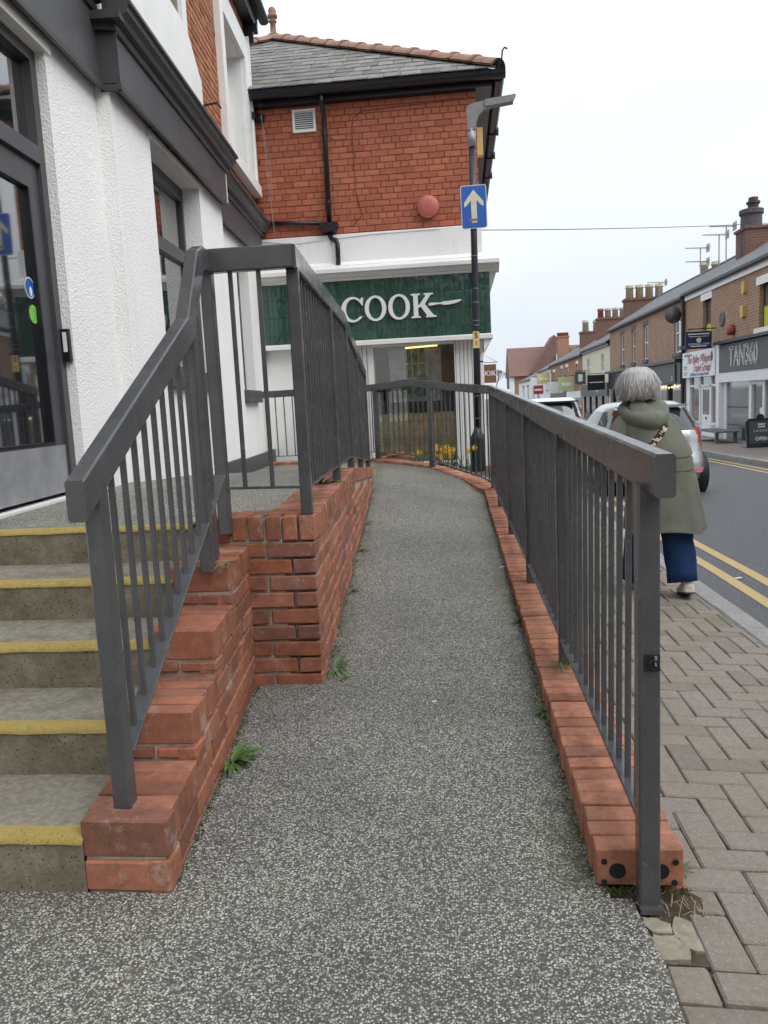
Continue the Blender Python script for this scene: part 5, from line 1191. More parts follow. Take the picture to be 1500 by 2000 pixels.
for ya, yb in ((27.72, 29.3), (29.52, 31.2), (31.42, 33.2), (33.42, 35.3), (35.52, 37.4), (37.62, 39.6)):
    tp(T2, 'shop_pane', 'dark_glass', ((XT + .06, ya, .1), (XT + .07, yb, 1.395))); tp(T2, 'stall_riser', 'shop_black', ((XT + .0, ya, GB - .2), (XT + .1, yb, .095)))
tp(T2, 'window_notice', 'teal_glass', ((XT + .03, 29.7, .6), (XT + .05, 31.0, 1.15)))
for k in range(14): MB().lathe([(.012, -.03), (.035, 0), (.012, .03)], (XT - .03, 28 + k * .38, 1.32 + .03 * math.sin(k * 1.7)), 6).build('fairy_light', 'warm_bulb', T2, xf=S)
# --- cream house
T3 = house('cream_terrace_house', 'cream rendered terraced house with grey shopfront and two narrow windows', 40.4, 49.2, 'cream_render', gut=3.72, ridge=5.0, holes=[(42.1, 42.9, 2.3, 3.2), (46.6, 47.5, 2.2, 3.2), (40.7, 49.0, GB, 1.7)])
for a, b, z in ((42.1, 42.9, 2.3), (46.6, 47.5, 2.2)): win(T3, a, b, z, 3.2, sill=None, lint=None)
tp(T3, 'eaves_board', 'black_plastic', ((XT - .1, 40.4, 3.52), (XT - .002, 49.2, 3.66))); f3_ = tp(T3, 'fascia', 'sign_slate', ((XT - .12, 40.6, 1.05), (XT + .1, 49.1, 1.72)))
wtext(T3, 'HAIR', .45, 'sign_white', 43.5, 1.4, XT - .13, parent=f3_)
for k in range(5): tp(T3, 'shop_pier', 'brown_frame', ((XT, 40.7 + k * 2.0, GB - .2), (XT + .1, 40.9 + k * 2.0, 1.04)))
tp(T3, 'shop_pane', 'dark_glass', ((XT + .06, 40.9, .1), (XT + .07, 48.9, 1.04))); tp(T3, 'stall_riser', 'sign_slate', ((XT + .02, 40.9, GB - .2), (XT + .1, 48.9, .09)))
# --- further houses
T4 = house('orange_brick_house', 'orange brick terraced house with white lintels beyond the cream house', 49.2, 66, 'orange_brick', gut=3.58, ridge=4.9, holes=[(51, 51.9, 1.9, 3.1), (55.6, 57, 1.9, 3.1), (58.5, 59.5, 1.9, 3.1), (63, 64.5, 1.6, 3.0), (49.6, 65.7, GB, 1.35)])
for a, b, z0, z1 in ((51, 51.9, 1.9, 3.1), (55.6, 57, 1.9, 3.1), (58.5, 59.5, 1.9, 3.1), (63, 64.5, 1.6, 3.0)): win(T4, a, b, z0, z1, sill='white_trim', lint='white_trim')
tp(T4, 'shop_front', 'shop_black', ((XT + .0, 49.6, GB - .2), (XT + .1, 65.7, .3))); tp(T4, 'shop_pane', 'dark_glass', ((XT + .06, 49.6, .3), (XT + .07, 65.7, 1.0))); tp(T4, 'fascia', 'white_shop', ((XT - .1, 49.6, 1.0), (XT + .1, 56, 1.4))); tp(T4, 'fascia', 'shop_black', ((XT - .12, 56.1, 1.0), (XT + .1, 65.7, 1.36)))
T5 = house('white_terrace_house', 'white painted terraced house beyond the orange brick house', 66, 76, 'white_paint', gut=3.42, ridge=4.7, holes=[(68, 69.2, 1.7, 2.9), (72, 73.2, 1.7, 2.9)])
for a in (68, 72): win(T5, a, a + 1.2, 1.7, 2.9)
T6 = house('white_terrace_house', 'far low white terraced house near the end of the row', 76, 98, 'white_paint', gut=2.9, ridge=4.0, holes=[(78, 80, .9, 2.2), (84, 86, .9, 2.2), (90, 92, .9, 2.2)], front=7.15)
for a in (78, 84, 90): win(T6, a, a + 2, .9, 2.2, front=7.15)
# projecting signs down the row
def proj_sign(nm, lab, x0, x1, y, z0, z1, m, extra=()):
    r = thing(nm, lab, 'shop sign', S((x1, y, z0))); b = MB().box((x0, y, z0), (x1, y + .06, z1)).build('board', m, r, xf=S)
    MB().bar((x0 + .05, y + .03, z1 + .06), (XT + .02, y + .03, z1 + .06), .03, .03, .004).build('bracket', 'black_iron', r, xf=S)
    for q in extra: MB().box((x0 + (x1 - x0) * q[0], y - .008, z0 + (z1 - z0) * q[1]), (x0 + (x1 - x0) * q[2], y - .002, z0 + (z1 - z0) * q[3])).build('print', q[4], b, xf=S)
proj_sign('projecting_sign', 'black square projecting sign with white line beside the dark fascia', 6.35, 7.2, 40.7, 1.38, 2.12, 'sign_black', [(.1, .48, .9, .54, 'sign_white')])
proj_sign('projecting_sign', 'dark framed projecting sign with pale emblem on the cream house', 6.7, 7.32, 47.5, 1.75, 2.5, 'sign_slate', [(.3, .25, .7, .8, 'sign_white')])
proj_sign('projecting_sign', 'pale green projecting sign on the orange brick house', 6.35, 7.35, 52.5, 1.45, 2.35, 'sign_green', [(.2, .35, .8, .6, 'sign_white')])
proj_sign('projecting_sign', 'white projecting sign beside the pale green sign', 6.2, 7.3, 57.5, 1.35, 2.15, 'sign_white')
proj_sign('projecting_sign', 'yellow projecting sign high on the orange brick house', 6.2, 7.2, 65, 2.15, 2.95, 'sign_yellow', [(.15, .4, .85, .6, 'sign_white')])
proj_sign('projecting_sign', 'round-cornered white projecting sign on the white house', 6.1, 7.2, 70, 1.8, 2.8, 'sign_white')
nr_ = thing('red_street_sign', 'dark red square street sign with white band on a post far down the road', 'road sign', S((5.0, 60, -.3)))
b = MB().box((5.45, 60, 1.35), (6.15, 60.05, 1.98)).build('plate', 'sign_red', nr_, xf=S); MB().box((5.52, 59.98, 1.6), (6.08, 59.995, 1.72)).build('band', 'sign_white', b, xf=S)
MB().tube([(5.8, 60.08, -.4), (5.8, 60.08, 1.95)], .05, 8).build('post', 'galv', nr_, xf=S)
# --- chimneys
def chimney(label, y, x0, x1, z0, z1, pots, m='dark_brick', potm='pot_cream', ph=.55, pr=.16, dy=.8):
    c_ = thing('chimney_stack', label, 'chimney', S(((x0 + x1) / 2, y, z0)))
    MB().box((x0, y - dy / 2, z0), (x1, y + dy / 2, z1 - .12)).build('stack', m, c_, xf=S); MB().box((x0 - .05, y - dy / 2 - .05, z1 - .12), (x1 + .05, y + dy / 2 + .05, z1)).build('capping', m, c_, xf=S)
    for k in range(pots):
        x = x0 + (x1 - x0) * (k + .5) / pots
        MB().lathe([(pr, 0), (pr * .92, ph * .75), (pr * 1.15, ph * .78), (pr * 1.15, ph * .86), (pr * .95, ph * .87)] + [(pr * 1.1, ph), (pr * .8, ph)], (x, y, z1), 12).build('pot', potm if k or potm != 'pot_mix' else 'pot_red', c_, True, xf=S)
mat('pot_mix', (.42, .40, .34), .85, .2, 9)
chimney('dark brick chimney stack with four cream pots at the fascia house', 40.5, 8.15, 10.0, 3.6, 5.68, 4, ph=.62, pr=.19)
chimney('dark brick chimney stack with three mixed pots behind the cream house', 49.3, 8.3, 10.0, 3.4, 5.62, 4, 'dark_brick', 'pot_mix', .55, .18)
chimney('wide brick chimney stack with two cream pots beyond the cream house', 57, 8.45, 9.9, 3.4, 5.45, 2, ph=.75, pr=.22)
chimney('tall red brick chimney stack down the terrace', 68, 8.2, 9.1, 3.4, 6.0, 4, 'orange_brick', 'pot_red', .3, .14)
chimney('two cream pots on a stack behind the ridge', 34, 9.75, 10.65, 4.2, 5.62, 2, ph=.6, pr=.17)
cr_ = thing('chimney_stack', 'dark round brick chimney with cowl on the nearest house', 'chimney', S((9.0, 26, 4.4)))
MB().box((8.65, 25.4, 4.4), (10.9, 26.3, 5.86)).build('stack', 'dark_brick', cr_, xf=S); MB().box((8.6, 25.35, 5.86), (10.95, 26.35, 5.94)).build('capping', 'dark_brick', cr_, xf=S)
brick_wall_mat('soot_brick', (.075, .07, .08), (.10, .09, .10), (.07, .065, .075), (.16, .15, .15))
MB().lathe([(.32, 5.0), (.30, 6.30), (.345, 6.33), (.345, 6.46), (.30, 6.48), (.16, 6.49)], (8.93, 25.8, 0), 16).build('flue', 'soot_brick', cr_, xf=S)
MB().lathe([(.15, 6.49), (.16, 6.62), (.20, 6.64), (.20, 6.70), (.14, 6.71), (.14, 6.82), (.05, 6.84)], (8.98, 25.8, 0), 12).build('cowl', 'brown_frame', cr_, xf=S)
# --- aerials
for i, (y, z0, z1, lab) in enumerate(((31.5, 5.0, 6.4, 'double TV aerial on a tall pole, leftmost of the three over the near roof'), (29.35, 5.2, 6.45, 'TV aerial on a pole, middle of the three over the near roof'), (28.6, 5.2, 6.58, 'TV aerial on the tallest pole, nearest the dark round chimney'), (37.6, 5.0, 6.02, 'small TV aerial by the four cream pots'))):
    a = thing('tv_aerial', lab, 'aerial', S((9.1, y, z0)), group='aerials on the terrace roofs')
    MB().tube([(9.1, y, z0 - .5), (9.1, y, z1)], .022, 6).build('pole', 'aerial_metal', a, xf=S)
    for zz in ((z1 - .03, z1 - .52) if i == 0 else (z1 - .03,)):
        MB().tube([(8.55, y, zz + .04), (9.42, y, zz)], .016, 5).build('boom', 'aerial_metal', a, xf=S)
        for k in range(10):
            x = 8.58 + k * .092; l_ = .12 + .018 * k; MB().tube([(x, y - l_, zz + .036 - k * .004), (x, y + l_, zz + .036 - k * .004)], .007, 4).build('element', 'aerial_metal', a, xf=S)
        MB().box((9.36, y - .18, zz - .14), (9.38, y + .18, zz + .14)).build('reflector', 'aerial_metal', a, xf=S)
# --- far gabled building closing the street
TG = thing('far_gabled_building', 'large far building with red-brown tiled roof and gable closing the street view', 'building', (9, 110, 0))
FYY = 112.0
def G(x, z, y=FYY): return (x, y, z)
MB().box((7.6, FYY, -.8), (18, FYY + 9, 4.2)).build('wall', 'orange_brick', TG)
MB().add([(6.9, FYY - .6, 4.0), (18.5, FYY - .6, 4.0), (18.5, FYY + 4.5, 8.1), (6.9, FYY + 4.5, 8.1), (6.9, FYY + 9.6, 4.0), (18.5, FYY + 9.6, 4.0)], [(0, 1, 2, 3), (3, 2, 5, 4), (0, 3, 4), (1, 5, 2)]).build('roof', 'roof_tile', TG)
MB().prism([(9.6, 4.2), (17.2, 4.2), (16.4, 6.2), (13.0, 9.3)], lambda p, q, h: (p, h, q), FYY - .7, FYY + 5).build('gable', 'roof_tile', TG)
wbx = MB().box((13.2, FYY - 1.1, 4.4), (15.6, FYY - .71, 6.6)).build('white_panel', 'white_paint', TG)
MB().box((7.0, FYY + .2, 2.4), (7.6, FYY + 8, 4.0)).build('timber_storey', 'brown_frame', TG); MB().box((6.9, FYY - .1, .4), (7.58, FYY + .19, 3.9)).build('timber_corner', 'white_paint', TG)
# bare far trees at the end of the street
mat('twig', (.16, .13, .12), .9)
for i, (x, y, h) in enumerate(((5.6, 125, 4.5), (4.3, 150, 5.0))):
    t = thing('bare_tree', ('bare winter tree at the far end of the street beside the tiled building', 'paler bare winter tree furthest down the street')[i], 'tree', (x, y, -.8))
    b = MB(); cr_b = MB(); r = random.Random(i)
    b.tube([(x, y, -.8), (x + .1, y, h * .4)], [.25, .16], 7)
    def grow(p, d, l_, rr, n):
        q = p + d * l_; cr_b.tube([p, q], [rr, rr * .65], 4, False)
        if n:
            for _ in range(3): grow(q, (d + Vector((r.uniform(-.8, .8), r.uniform(-.8, .8), r.uniform(-.1, .7)))).normalized(), l_ * .72, rr * .6, n - 1)
    grow(Vector((x + .1, y, h * .4)), Vector((0, 0, 1)), h * .28, .12, 5)
    b.build('trunk', 'twig', t); cr_b.build('crown', 'twig', t)
# --- bench and A-board on the far footway
mat('bench_grey', (.13, .135, .14), .6, .1, 6)
bn = thing('low_bench', 'low grey slatted bench in front of the white shopfront', 'bench', S((7.0, 22.2, -.27)))
b0 = -.27
for k in range(4): MB().box((6.55 + k * .15, 21.2, b0 + .33), (6.68 + k * .15, 23.1, b0 + .37)).build('slat', 'bench_grey', bn, xf=S)
for x, y in ((6.58, 21.35), (7.05, 21.35), (6.58, 22.85), (7.05, 22.85)): MB().box((x, y, b0 - .06), (x + .07, y + .1, b0 + .33)).build('leg', 'bench_grey', bn, xf=S)
for y in (21.37, 22.87): MB().box((6.65, y, b0 + .02), (7.05, y + .05, b0 + .07)).build('stretcher', 'bench_grey', bn, xf=S)
ab = thing('pavement_board', 'black pavement A-board with white OPEN lettering on the far footway', 'sign board', S((6.6, 19.6, -.27)))
ax0, ax1, ay = 6.36, 7.12, 19.3
def tilt(p): # board leans back
    return S(((p[0] - 6.74) * .88 + 7.0, p[1] + (p[2] - b0) * .15, b0 + (p[2] - b0) * .8))
MB().prism([(ax0, b0 + .08), (ax1, b0 + .08), (ax1, b0 + .84), (ax1 - .08, b0 + .92), (ax0 + .08, b0 + .92), (ax0, b0 + .84)], lambda p, q, h: (p, ay + h, q), 0, .05).build('frame', 'shop_black', ab, xf=tilt)
MB().box((ax0 + .07, ay - .006, b0 + .2), (ax1 - .07, ay - .0005, b0 + .84)).build('panel', 'sign_slate', ab, xf=tilt)
MB().prism([(ax0 + .02, b0 - .03), (ax1 - .02, b0 - .03), (ax1, b0 + .079), (ax0, b0 + .079)], lambda p, q, h: (p, ay + h, q), -.03, .35).build('base', 'dish_grey', ab, xf=tilt)
MB().lathe([(.10, 0), (.10, .05), (.06, .06)], (6.74, ay + .0, b0 + .95), 14, 'y').build('handle', 'shop_black', ab, xf=tilt)
obj('lettering', text_mesh('OPEN', .13, 'sign_white', .001, bold=.003), ab, frame(tilt((6.74, ay - .03, b0 + .33)), (1, 0, 0), (0, .18, 1), (0, -1, .18)))
obj('lettering', text_mesh('L A S H E S', .085, 'sign_white', .001), ab, frame(tilt((6.74, ay - .03, b0 + .56)), (1, 0, 0), (0, .18, 1), (0, -1, .18)))
for k in range(2): MB().box((6.66, ay - .012, b0 + .66 + k * .07), (6.84, ay - .008, b0 + .70 + k * .07)).build('logo', 'sign_white', ab, xf=tilt)
# --- buildings behind the camera (seen only in the reflections of glass)
for i, (x, y, wd, dp, hg, m, lab) in enumerate(((-14, -30, 16, 8, 6.5, 'terrace_brick', 'brick house standing behind the viewpoint, left'), (3.5, -38, 15, 8, 7.5, 'orange_brick', 'orange brick house standing behind the viewpoint, right'), (9.2, -14, 8, 22, 5.5, 'terrace_brick', 'long brick house across the road behind the viewpoint'))):
    hb = thing('brick_house', lab, 'house', (x + wd / 2, y + dp / 2, -.6))
    MB().box((x, y, -.8), (x + wd, y + dp, hg)).build('wall', m, hb)
    MB().add([(x - .3, y - .3, hg), (x + wd + .3, y - .3, hg), (x + wd + .3, y + dp + .3, hg), (x - .3, y + dp + .3, hg), (x - .3, y + dp / 2, hg + 3), (x + wd + .3, y + dp / 2, hg + 3)], [(0, 1, 5, 4), (3, 4, 5, 2), (0, 4, 3), (1, 2, 5)]).build('roof', 'roof_slate', hb)
    for k in range(4):
        for zz in (.6, 3.6): MB().box((x + wd * (k + .3) / 4, y + dp, zz), (x + wd * (k + .65) / 4, y + dp + .05, zz + 1.5)).build('window', 'grey_glass', hb)
# ================================================================ parked cars: a stack of plan outlines, cut into panels
s = NT('silver_paint'); c = s.mix(s.ramp(s.noise(400, 2), [(.3, 0), (.7, 1)]), (.38, .40, .42), (.47, .49, .51)); s.fin(c, .3, .5, .5, .9)
s = NT('white_car_paint'); s.fin((.72, .74, .76), .3, 0, .5, .8)
mat('car_glass', (.03, .035, .04), .04, .1, 2, spec=.9); mat('car_black', (.01, .01, .012), .5); mat('tyre', (.012, .012, .013), .85, .2, 40, bump=.4, bscale=80); mat('rim', (.35, .36, .38), .35, metal=.8)
s = NT('tail_red'); s.fin((.36, .012, .016), .12, 0, .6, .6)
s = NT('tail_clear'); s.fin((.62, .42, .42), .1, 0, .6, .6)
mat('plate_white', (.72, .62, .18), .5)
def car(name, label, loc, L_, W_, prof, paint, belt, roofz, wheel_r, rear_axle, front_axle, ang=0.0, lamp=(0, 1), glass_z=None):
    """prof: list of (z, y_rear, y_front, half_width, corner radius)"""
    r_ = thing(name, label, 'car', loc); N = 96
    lvl = []
    zs = [p[0] for p in prof]
    def at(z): 
        q = [lerp(z, [(p[0], p[k]) for p in prof]) for k in range(1, 5)]
        return q
    Z = []
    for a, b in zip(zs, zs[1:]):
        n = max(1, int(round((b - a) / .03)))
        Z += [a + (b - a) * i / n for i in range(n)]
    Z.append(zs[-1])
    rings = []; par = []
    for z in Z:
        yr, yf, hw, rc = at(z); cy = (yr + yf) / 2; ly = (yf - yr) / 2; ring = []; pr = []
        ex = 2 / rc
        for k in range(N):
            t = 2 * math.pi * k / N; ct, st_ = math.cos(t), math.sin(t)
            x = hw * math.copysign(abs(ct) ** ex, ct); y = cy + ly * math.copysign(abs(st_) ** ex, st_)
            # bodyside taper towards nose and tail
            f = (y - yr) / (yf - yr); x *= 1 - .06 * max(0, (.12 - f) / .12) ** 2 - .10 * max(0, (f - .8) / .2) ** 2
            ring.append((x, y, z)); pr.append((x, y, z, f))
        rings.append(ring); par.append(pr)
    ca, sa = math.cos(ang), math.sin(ang)
    def X(p): return (loc[0] + p[0] * ca - p[1] * sa, loc[1] + p[0] * sa + p[1] * ca, loc[2] + p[2])
    groups = {}
    for i in range(len(Z) - 1):
        for k in range(N):
            k2 = (k + 1) % N; q = [rings[i][k], rings[i][k2], rings[i + 1][k2], rings[i + 1][k]]
            cx = sum(p[0] for p in q) / 4; cy = sum(p[1] for p in q) / 4; cz = sum(p[2] for p in q) / 4
            yr, yf, hw, _ = at(cz)
            g = 'body'
            rear = cy - yr < .20 and abs(cx) < hw * .985; front = yf - cy < .25
            if glass_z and glass_z[0] < cz < glass_z[1]:
                if rear and abs(cx) < hw * .84: g = 'rear_window'
                elif front and abs(cx) < hw * .88: g = 'windscreen'
                elif not rear and not front:
                    f = (cy - yr) / (yf - yr); side = 'L' if cx < 0 else 'R'
                    lo = .12 + .16 * max(0, (cz - glass_z[0]) / (glass_z[1] - glass_z[0]) - .55); 
                    if lo < f < .90 and not (.455 < f < .49) and cz < glass_z[1] - .05: g = ('side_window' + side + ('a' if f < .47 else 'b'))
            if lamp[0] < cz < lamp[1] and cy - yr < .30 and abs(cx) > hw * (.80 - .1 * (cz - lamp[0]) / (lamp[1] - lamp[0])): g = ('lens' if (hw * .86 < abs(cx) < hw * .975 and lamp[0] + .04 < cz < lamp[1] - .05) else 'lamp') + ('L' if cx < 0 else 'R')
            if cz < .24 and g == 'body': g = 'skirt'
            # wheel arches
            for ya in (rear_axle, front_axle):
                if math.hypot(cy - ya, cz - wheel_r) < wheel_r + .055 and abs(cx) > hw * .75: g = None
            if g: groups.setdefault(g, []).append(q)
    groups['body'].append([rings[-1][k] for k in range(N)])
    names = {'skirt': 'lower_trim'}; mats_ = {'body': paint, 'skirt': 'car_black'}
    for g, qs in groups.items():
        b = MB(); idx = {}
        for q in qs:
            f = []
            for p in q:
                key = tuple(round(v, 5) for v in p)
                if key not in idx: idx[key] = len(b.v); b.v.append(p)
                f.append(idx[key])
            if len(set(f)) > 2: b.f.append(tuple(dict.fromkeys(f)))
        nm = 'lamp_lens' if g.startswith('lens') else 'tail_lamp' if g.startswith('lamp') else ('side_window' if g.startswith('side') else names.get(g, g))
        m = mats_.get(g) or ('tail_clear' if g.startswith('lens') else 'tail_red' if g.startswith('lamp') else 'car_glass')
        o = b.build(nm, m, r_, True, xf=X)
        if g.startswith('lamp'):
            sx = -1 if g.endswith('L') else 1; yr, yf, hw, _ = at((lamp[0] + lamp[1]) / 2)
    zin = prof[-1][0] - .3
    MB().box((-W_ / 2 + .22, L_ * .1, .35), (W_ / 2 - .22, L_ * .86, prof[-1][0] - .5)).build('cabin_floor', 'car_black', r_, xf=X)
    for ya in (rear_axle, front_axle):
        for sx in (-1, 1):
            wx = sx * (W_ / 2 - .02); wl = obj('wheel', MB().lathe([(wheel_r * .62, -.10), (wheel_r * .97, -.10), (wheel_r, -.07), (wheel_r, .07), (wheel_r * .97, .10), (wheel_r * .62, .10)], (wx - sx * .11, ya, wheel_r), 32, 'x').mesh('wheel', 'tyre', True, X), r_)
            MB().lathe([(wheel_r * .64, .0), (wheel_r * .62, sx * .03), (wheel_r * .5, sx * .015), (wheel_r * .15, sx * .03), (.02, sx * .03)], (wx - sx * .035, ya, wheel_r), 24, 'x').build('rim', 'rim', wl, True, xf=X)
            MB().lathe([(wheel_r + .05, -.13), (wheel_r + .05, .12)], (wx - sx * .16, ya, wheel_r), 24, 'x').build('wheel_arch', 'car_black', r_, True, xf=X)
    return r_, X, at
silver_prof = [(.16, .20, 3.84, .76, 5), (.24, .06, 3.93, .80, 4.6), (.36, .0, 3.97, .845, 4.2), (.50, -.01, 3.98, .86, 4.0), (.60, .03, 3.96, .862, 4.0), (.66, .075, 3.93, .858, 4.0), (.78, .10, 3.86, .855, 3.9), (.88, .115, 3.62, .848, 3.9), (.95, .14, 3.30, .835, 3.9), (.99, .16, 3.02, .815, 3.9),
               (1.10, .27, 2.78, .765, 3.8), (1.22, .39, 2.56, .705, 3.6), (1.33, .50, 2.34, .645, 3.4), (1.395, .58, 2.16, .585, 3.0), (1.43, .72, 1.98, .50, 2.8), (1.45, .95, 1.75, .34, 2.4)]
cr1, CX_, at1 = car('parked_hatchback', 'silver hatchback parked at the kerb beyond the walking woman', (2.96, 12.25, -.372), 3.97, 1.72, silver_prof, 'silver_paint', .95, 1.45, .295, .62, 3.10, lamp=(.72, 1.03), glass_z=(.985, 1.34))
for sx in (-1, 1):
    MB().prism([(.50, .40), (.60, .412), (.72, .42), (.70, .375), (.66, .345), (.56, .352)], lambda p, q, h: CX_((sx * p, h + 1.985 - 1.987 * (1 - (p / .875) ** 4.2) ** (1 / 4.2), q)), -.014, .03).build('reflector', 'tail_red', cr1)
MB().prism([(-.55, 1.385), (.55, 1.385), (.50, 1.345), (-.50, 1.345)], lambda p, q, h: CX_((p, h, q)), .44, .60).build('roof_spoiler', 'silver_paint', cr1)
MB().box((-.26, -.03, .62), (.26, .06, .74)).build('number_plate', 'plate_white', cr1, xf=CX_)
MB().box((-.5, -.015, .20), (.5, .2, .33)).build('bumper_insert', 'car_black', cr1, xf=CX_)
for sx in (-1, 1): MB().box((sx * .93 - .09, 2.52, .98), (sx * .93 + .09, 2.62, 1.10)).build('door_mirror', 'silver_paint', cr1, xf=CX_)
suv_prof = [(.24, .12, 4.3, .80, 5), (.34, .02, 4.42, .86, 4.6), (.50, .0, 4.45, .90, 4.4), (.70, .01, 4.44, .91, 4.4), (.90, .05, 4.35, .905, 4.4), (1.0, .08, 4.1, .89, 4.4), (1.06, .10, 3.3, .87, 4.4), (1.25, .20, 3.0, .80, 4.2), (1.42, .30, 2.7, .74, 4.0), (1.55, .36, 2.45, .70, 3.8), (1.60, .45, 2.3, .64, 3.4), (1.625, .6, 2.1, .5, 3)]
cr2, CX2, at2 = car('parked_suv', 'white-roofed dark-windowed off-roader parked further along the kerb', (2.72, 23.2, -.47), 4.45, 1.82, suv_prof, 'white_car_paint', 1.05, 1.62, .34, .75, 3.5, lamp=(.8, 1.05), glass_z=(1.06, 1.50))
MB().prism([(-.66, 1.53), (.66, 1.53), (.70, 1.49), (-.70, 1.49)], lambda p, q, h: CX2((p, h, q)), .22, .40).build('roof_spoiler', 'car_black', cr2)
MB().box((-.26, -.03, .66), (.26, .05, .78)).build('number_plate', 'plate_white', cr2, xf=CX2)
# ================================================================ woman walking away on the pavement
PX_, PY_ = 1.30, 5.40; PZ_ = zpav(1.45, 5.4)
pe = thing('person', 'grey-haired woman in a long olive hooded coat and blue trousers walking away on the pavement', 'person', (PX_, PY_, PZ_))
def W3(p): return (PX_ + p[0], PY_ + p[1], PZ_ + p[2])
s = NT('olive_cloth'); c = s.mix(s.ramp(s.noise(7, 4, .6), [(.35, 0), (.7, 1)]), (.135, .142, .108), (.175, .182, .145)); c = s.mix(s.ramp(s.noise(2.5, 3), [(.5, 0), (.75, .4)]), c, (.20, .20, .16)); s.bump(s.noise(14, 4, .6, sx=(1, 1, .35)), .35, .02); s.fin(c, .75, 0, .3)
s = NT('denim_blue'); c = s.mix(s.noise(9, 4), (.009, .028, .085), (.016, .05, .135)); s.bump(s.noise(12, 4, sx=(1, 1, .3)), .4, .02); s.fin(c, .85, 0, .2)
mat('skin', (.52, .33, .25), .5, .06, 20); mat('shoe_cream', (.70, .66, .54), .7, .1, 30); mat('shoe_sole', (.045, .04, .035), .85, .2, 40); mat('sole_cream', (.60, .55, .42), .7)
s = NT('strap_print'); c = s.mix(s.math('GREATER_THAN', s.noise(34, 1), .50), (.012, .010, .010), (.60, .50, .36)); s.fin(c, .7)
s = NT('grey_hair'); c = s.ramp(s.noise(30, 4, .6, sx=(1, 1, .12)), [(.3, (.32, .30, .295)), (.55, (.45, .43, .42)), (.75, (.60, .58, .565))]); s.fin(c, .45, 0, .5)
# --- body: one continuous skinned figure (mostly under the clothes)
HX, HZ = -.115, 1.40                     # head centre
J = {'pelvis': (.03, .0, .80, .12), 'waist': (.0, .02, .98, .105), 'chest': (-.05, .05, 1.14, .12), 'neck': (-.09, .075, 1.27, .05), 'jaw': (-.112, .10, 1.335, .062), 'head': (HX, .10, 1.43, .078), 'crown': (HX, .095, 1.49, .05),
     'nose': (HX, .195, 1.395, .012),
     'shL': (-.20, .04, 1.19, .05), 'elL': (-.29, -.02, .97, .04), 'wrL': (-.24, .19, .90, .027), 'haL': (-.21, .245, .895, .024),
     'shR': (.05, .04, 1.17, .05), 'elR': (.125, .0, .94, .04), 'wrR': (.14, .18, .85, .027), 'haR': (.125, .235, .84, .024),
     'hipL': (-.06, .01, .75, .085), 'knL': (-.09, .14, .43, .055), 'anL': (-.10, .22, .09, .036), 'toL': (-.10, .36, .035, .03),
     'hipR': (.11, -.01, .75, .085), 'knR': (.15, .0, .42, .055), 'anR': (.145, -.13, .13, .036), 'toR': (.17, -.02, .03, .03)}
E_ = [('pelvis', 'waist'), ('waist', 'chest'), ('chest', 'neck'), ('neck', 'jaw'), ('jaw', 'head'), ('head', 'crown'), ('head', 'nose'), ('chest', 'shL'), ('shL', 'elL'), ('elL', 'wrL'), ('wrL', 'haL'), ('chest', 'shR'), ('shR', 'elR'), ('elR', 'wrR'), ('wrR', 'haR'),
      ('pelvis', 'hipL'), ('hipL', 'knL'), ('knL', 'anL'), ('anL', 'toL'), ('pelvis', 'hipR'), ('hipR', 'knR'), ('knR', 'anR'), ('anR', 'toR')]
for sd, sg in (('L', 1), ('R', -1)):
    h = Vector(J['ha' + sd][:3])
    for k, (dx, ln) in enumerate(((-.028, .06), (-.010, .072), (.010, .068), (.027, .052))):
        a = h + Vector((dx * .8, .03, .0)); b = a + Vector((dx * .2, ln * .55, -.012)); c_ = b + Vector((0, ln * .30, -.028))
        J[f'f{sd}{k}a'] = (*a, .009); J[f'f{sd}{k}b'] = (*b, .008); J[f'f{sd}{k}c'] = (*c_, .007); E_ += [('ha' + sd, f'f{sd}{k}a'), (f'f{sd}{k}a', f'f{sd}{k}b'), (f'f{sd}{k}b', f'f{sd}{k}c')]
    a = h + Vector((sg * .035, -.005, .0)); b = a + Vector((sg * .012, .035, -.008)); J[f't{sd}a'] = (*a, .0095); J[f't{sd}b'] = (*b, .008); E_ += [('wr' + sd, f't{sd}a'), (f't{sd}a', f't{sd}b')]
keys = list(J); me = D.meshes.new('body'); me.from_pydata([W3(J[k][:3]) for k in keys], [(keys.index(a), keys.index(b)) for a, b in E_], [])
bo = obj('body', me, pe); sk = bo.modifiers.new('skin', 'SKIN'); me.materials.append(MATS['skin'])
for i, k in enumerate(keys): me.skin_vertices[0].data[i].radius = (J[k][3], J[k][3]); me.skin_vertices[0].data[i].use_root = (k == 'pelvis')
sk.use_smooth_shade = True; bo.modifiers.new('sub', 'SUBSURF').levels = 1; bo.modifiers['sub'].render_levels = 2
for sx in (-1, 1): MB().lathe([(.011, -.006), (.013, 0), (.004, .006)], W3((HX + sx * .03, .168, 1.42)), 10, 'y').build('eye', 'sign_white', bo, True)
MB().tube([W3((HX - .022, .165, 1.355)), W3((HX, .172, 1.352)), W3((HX + .022, .165, 1.355))], [.003, .006, .003], 6).build('mouth', 'alarm_red', bo, True)
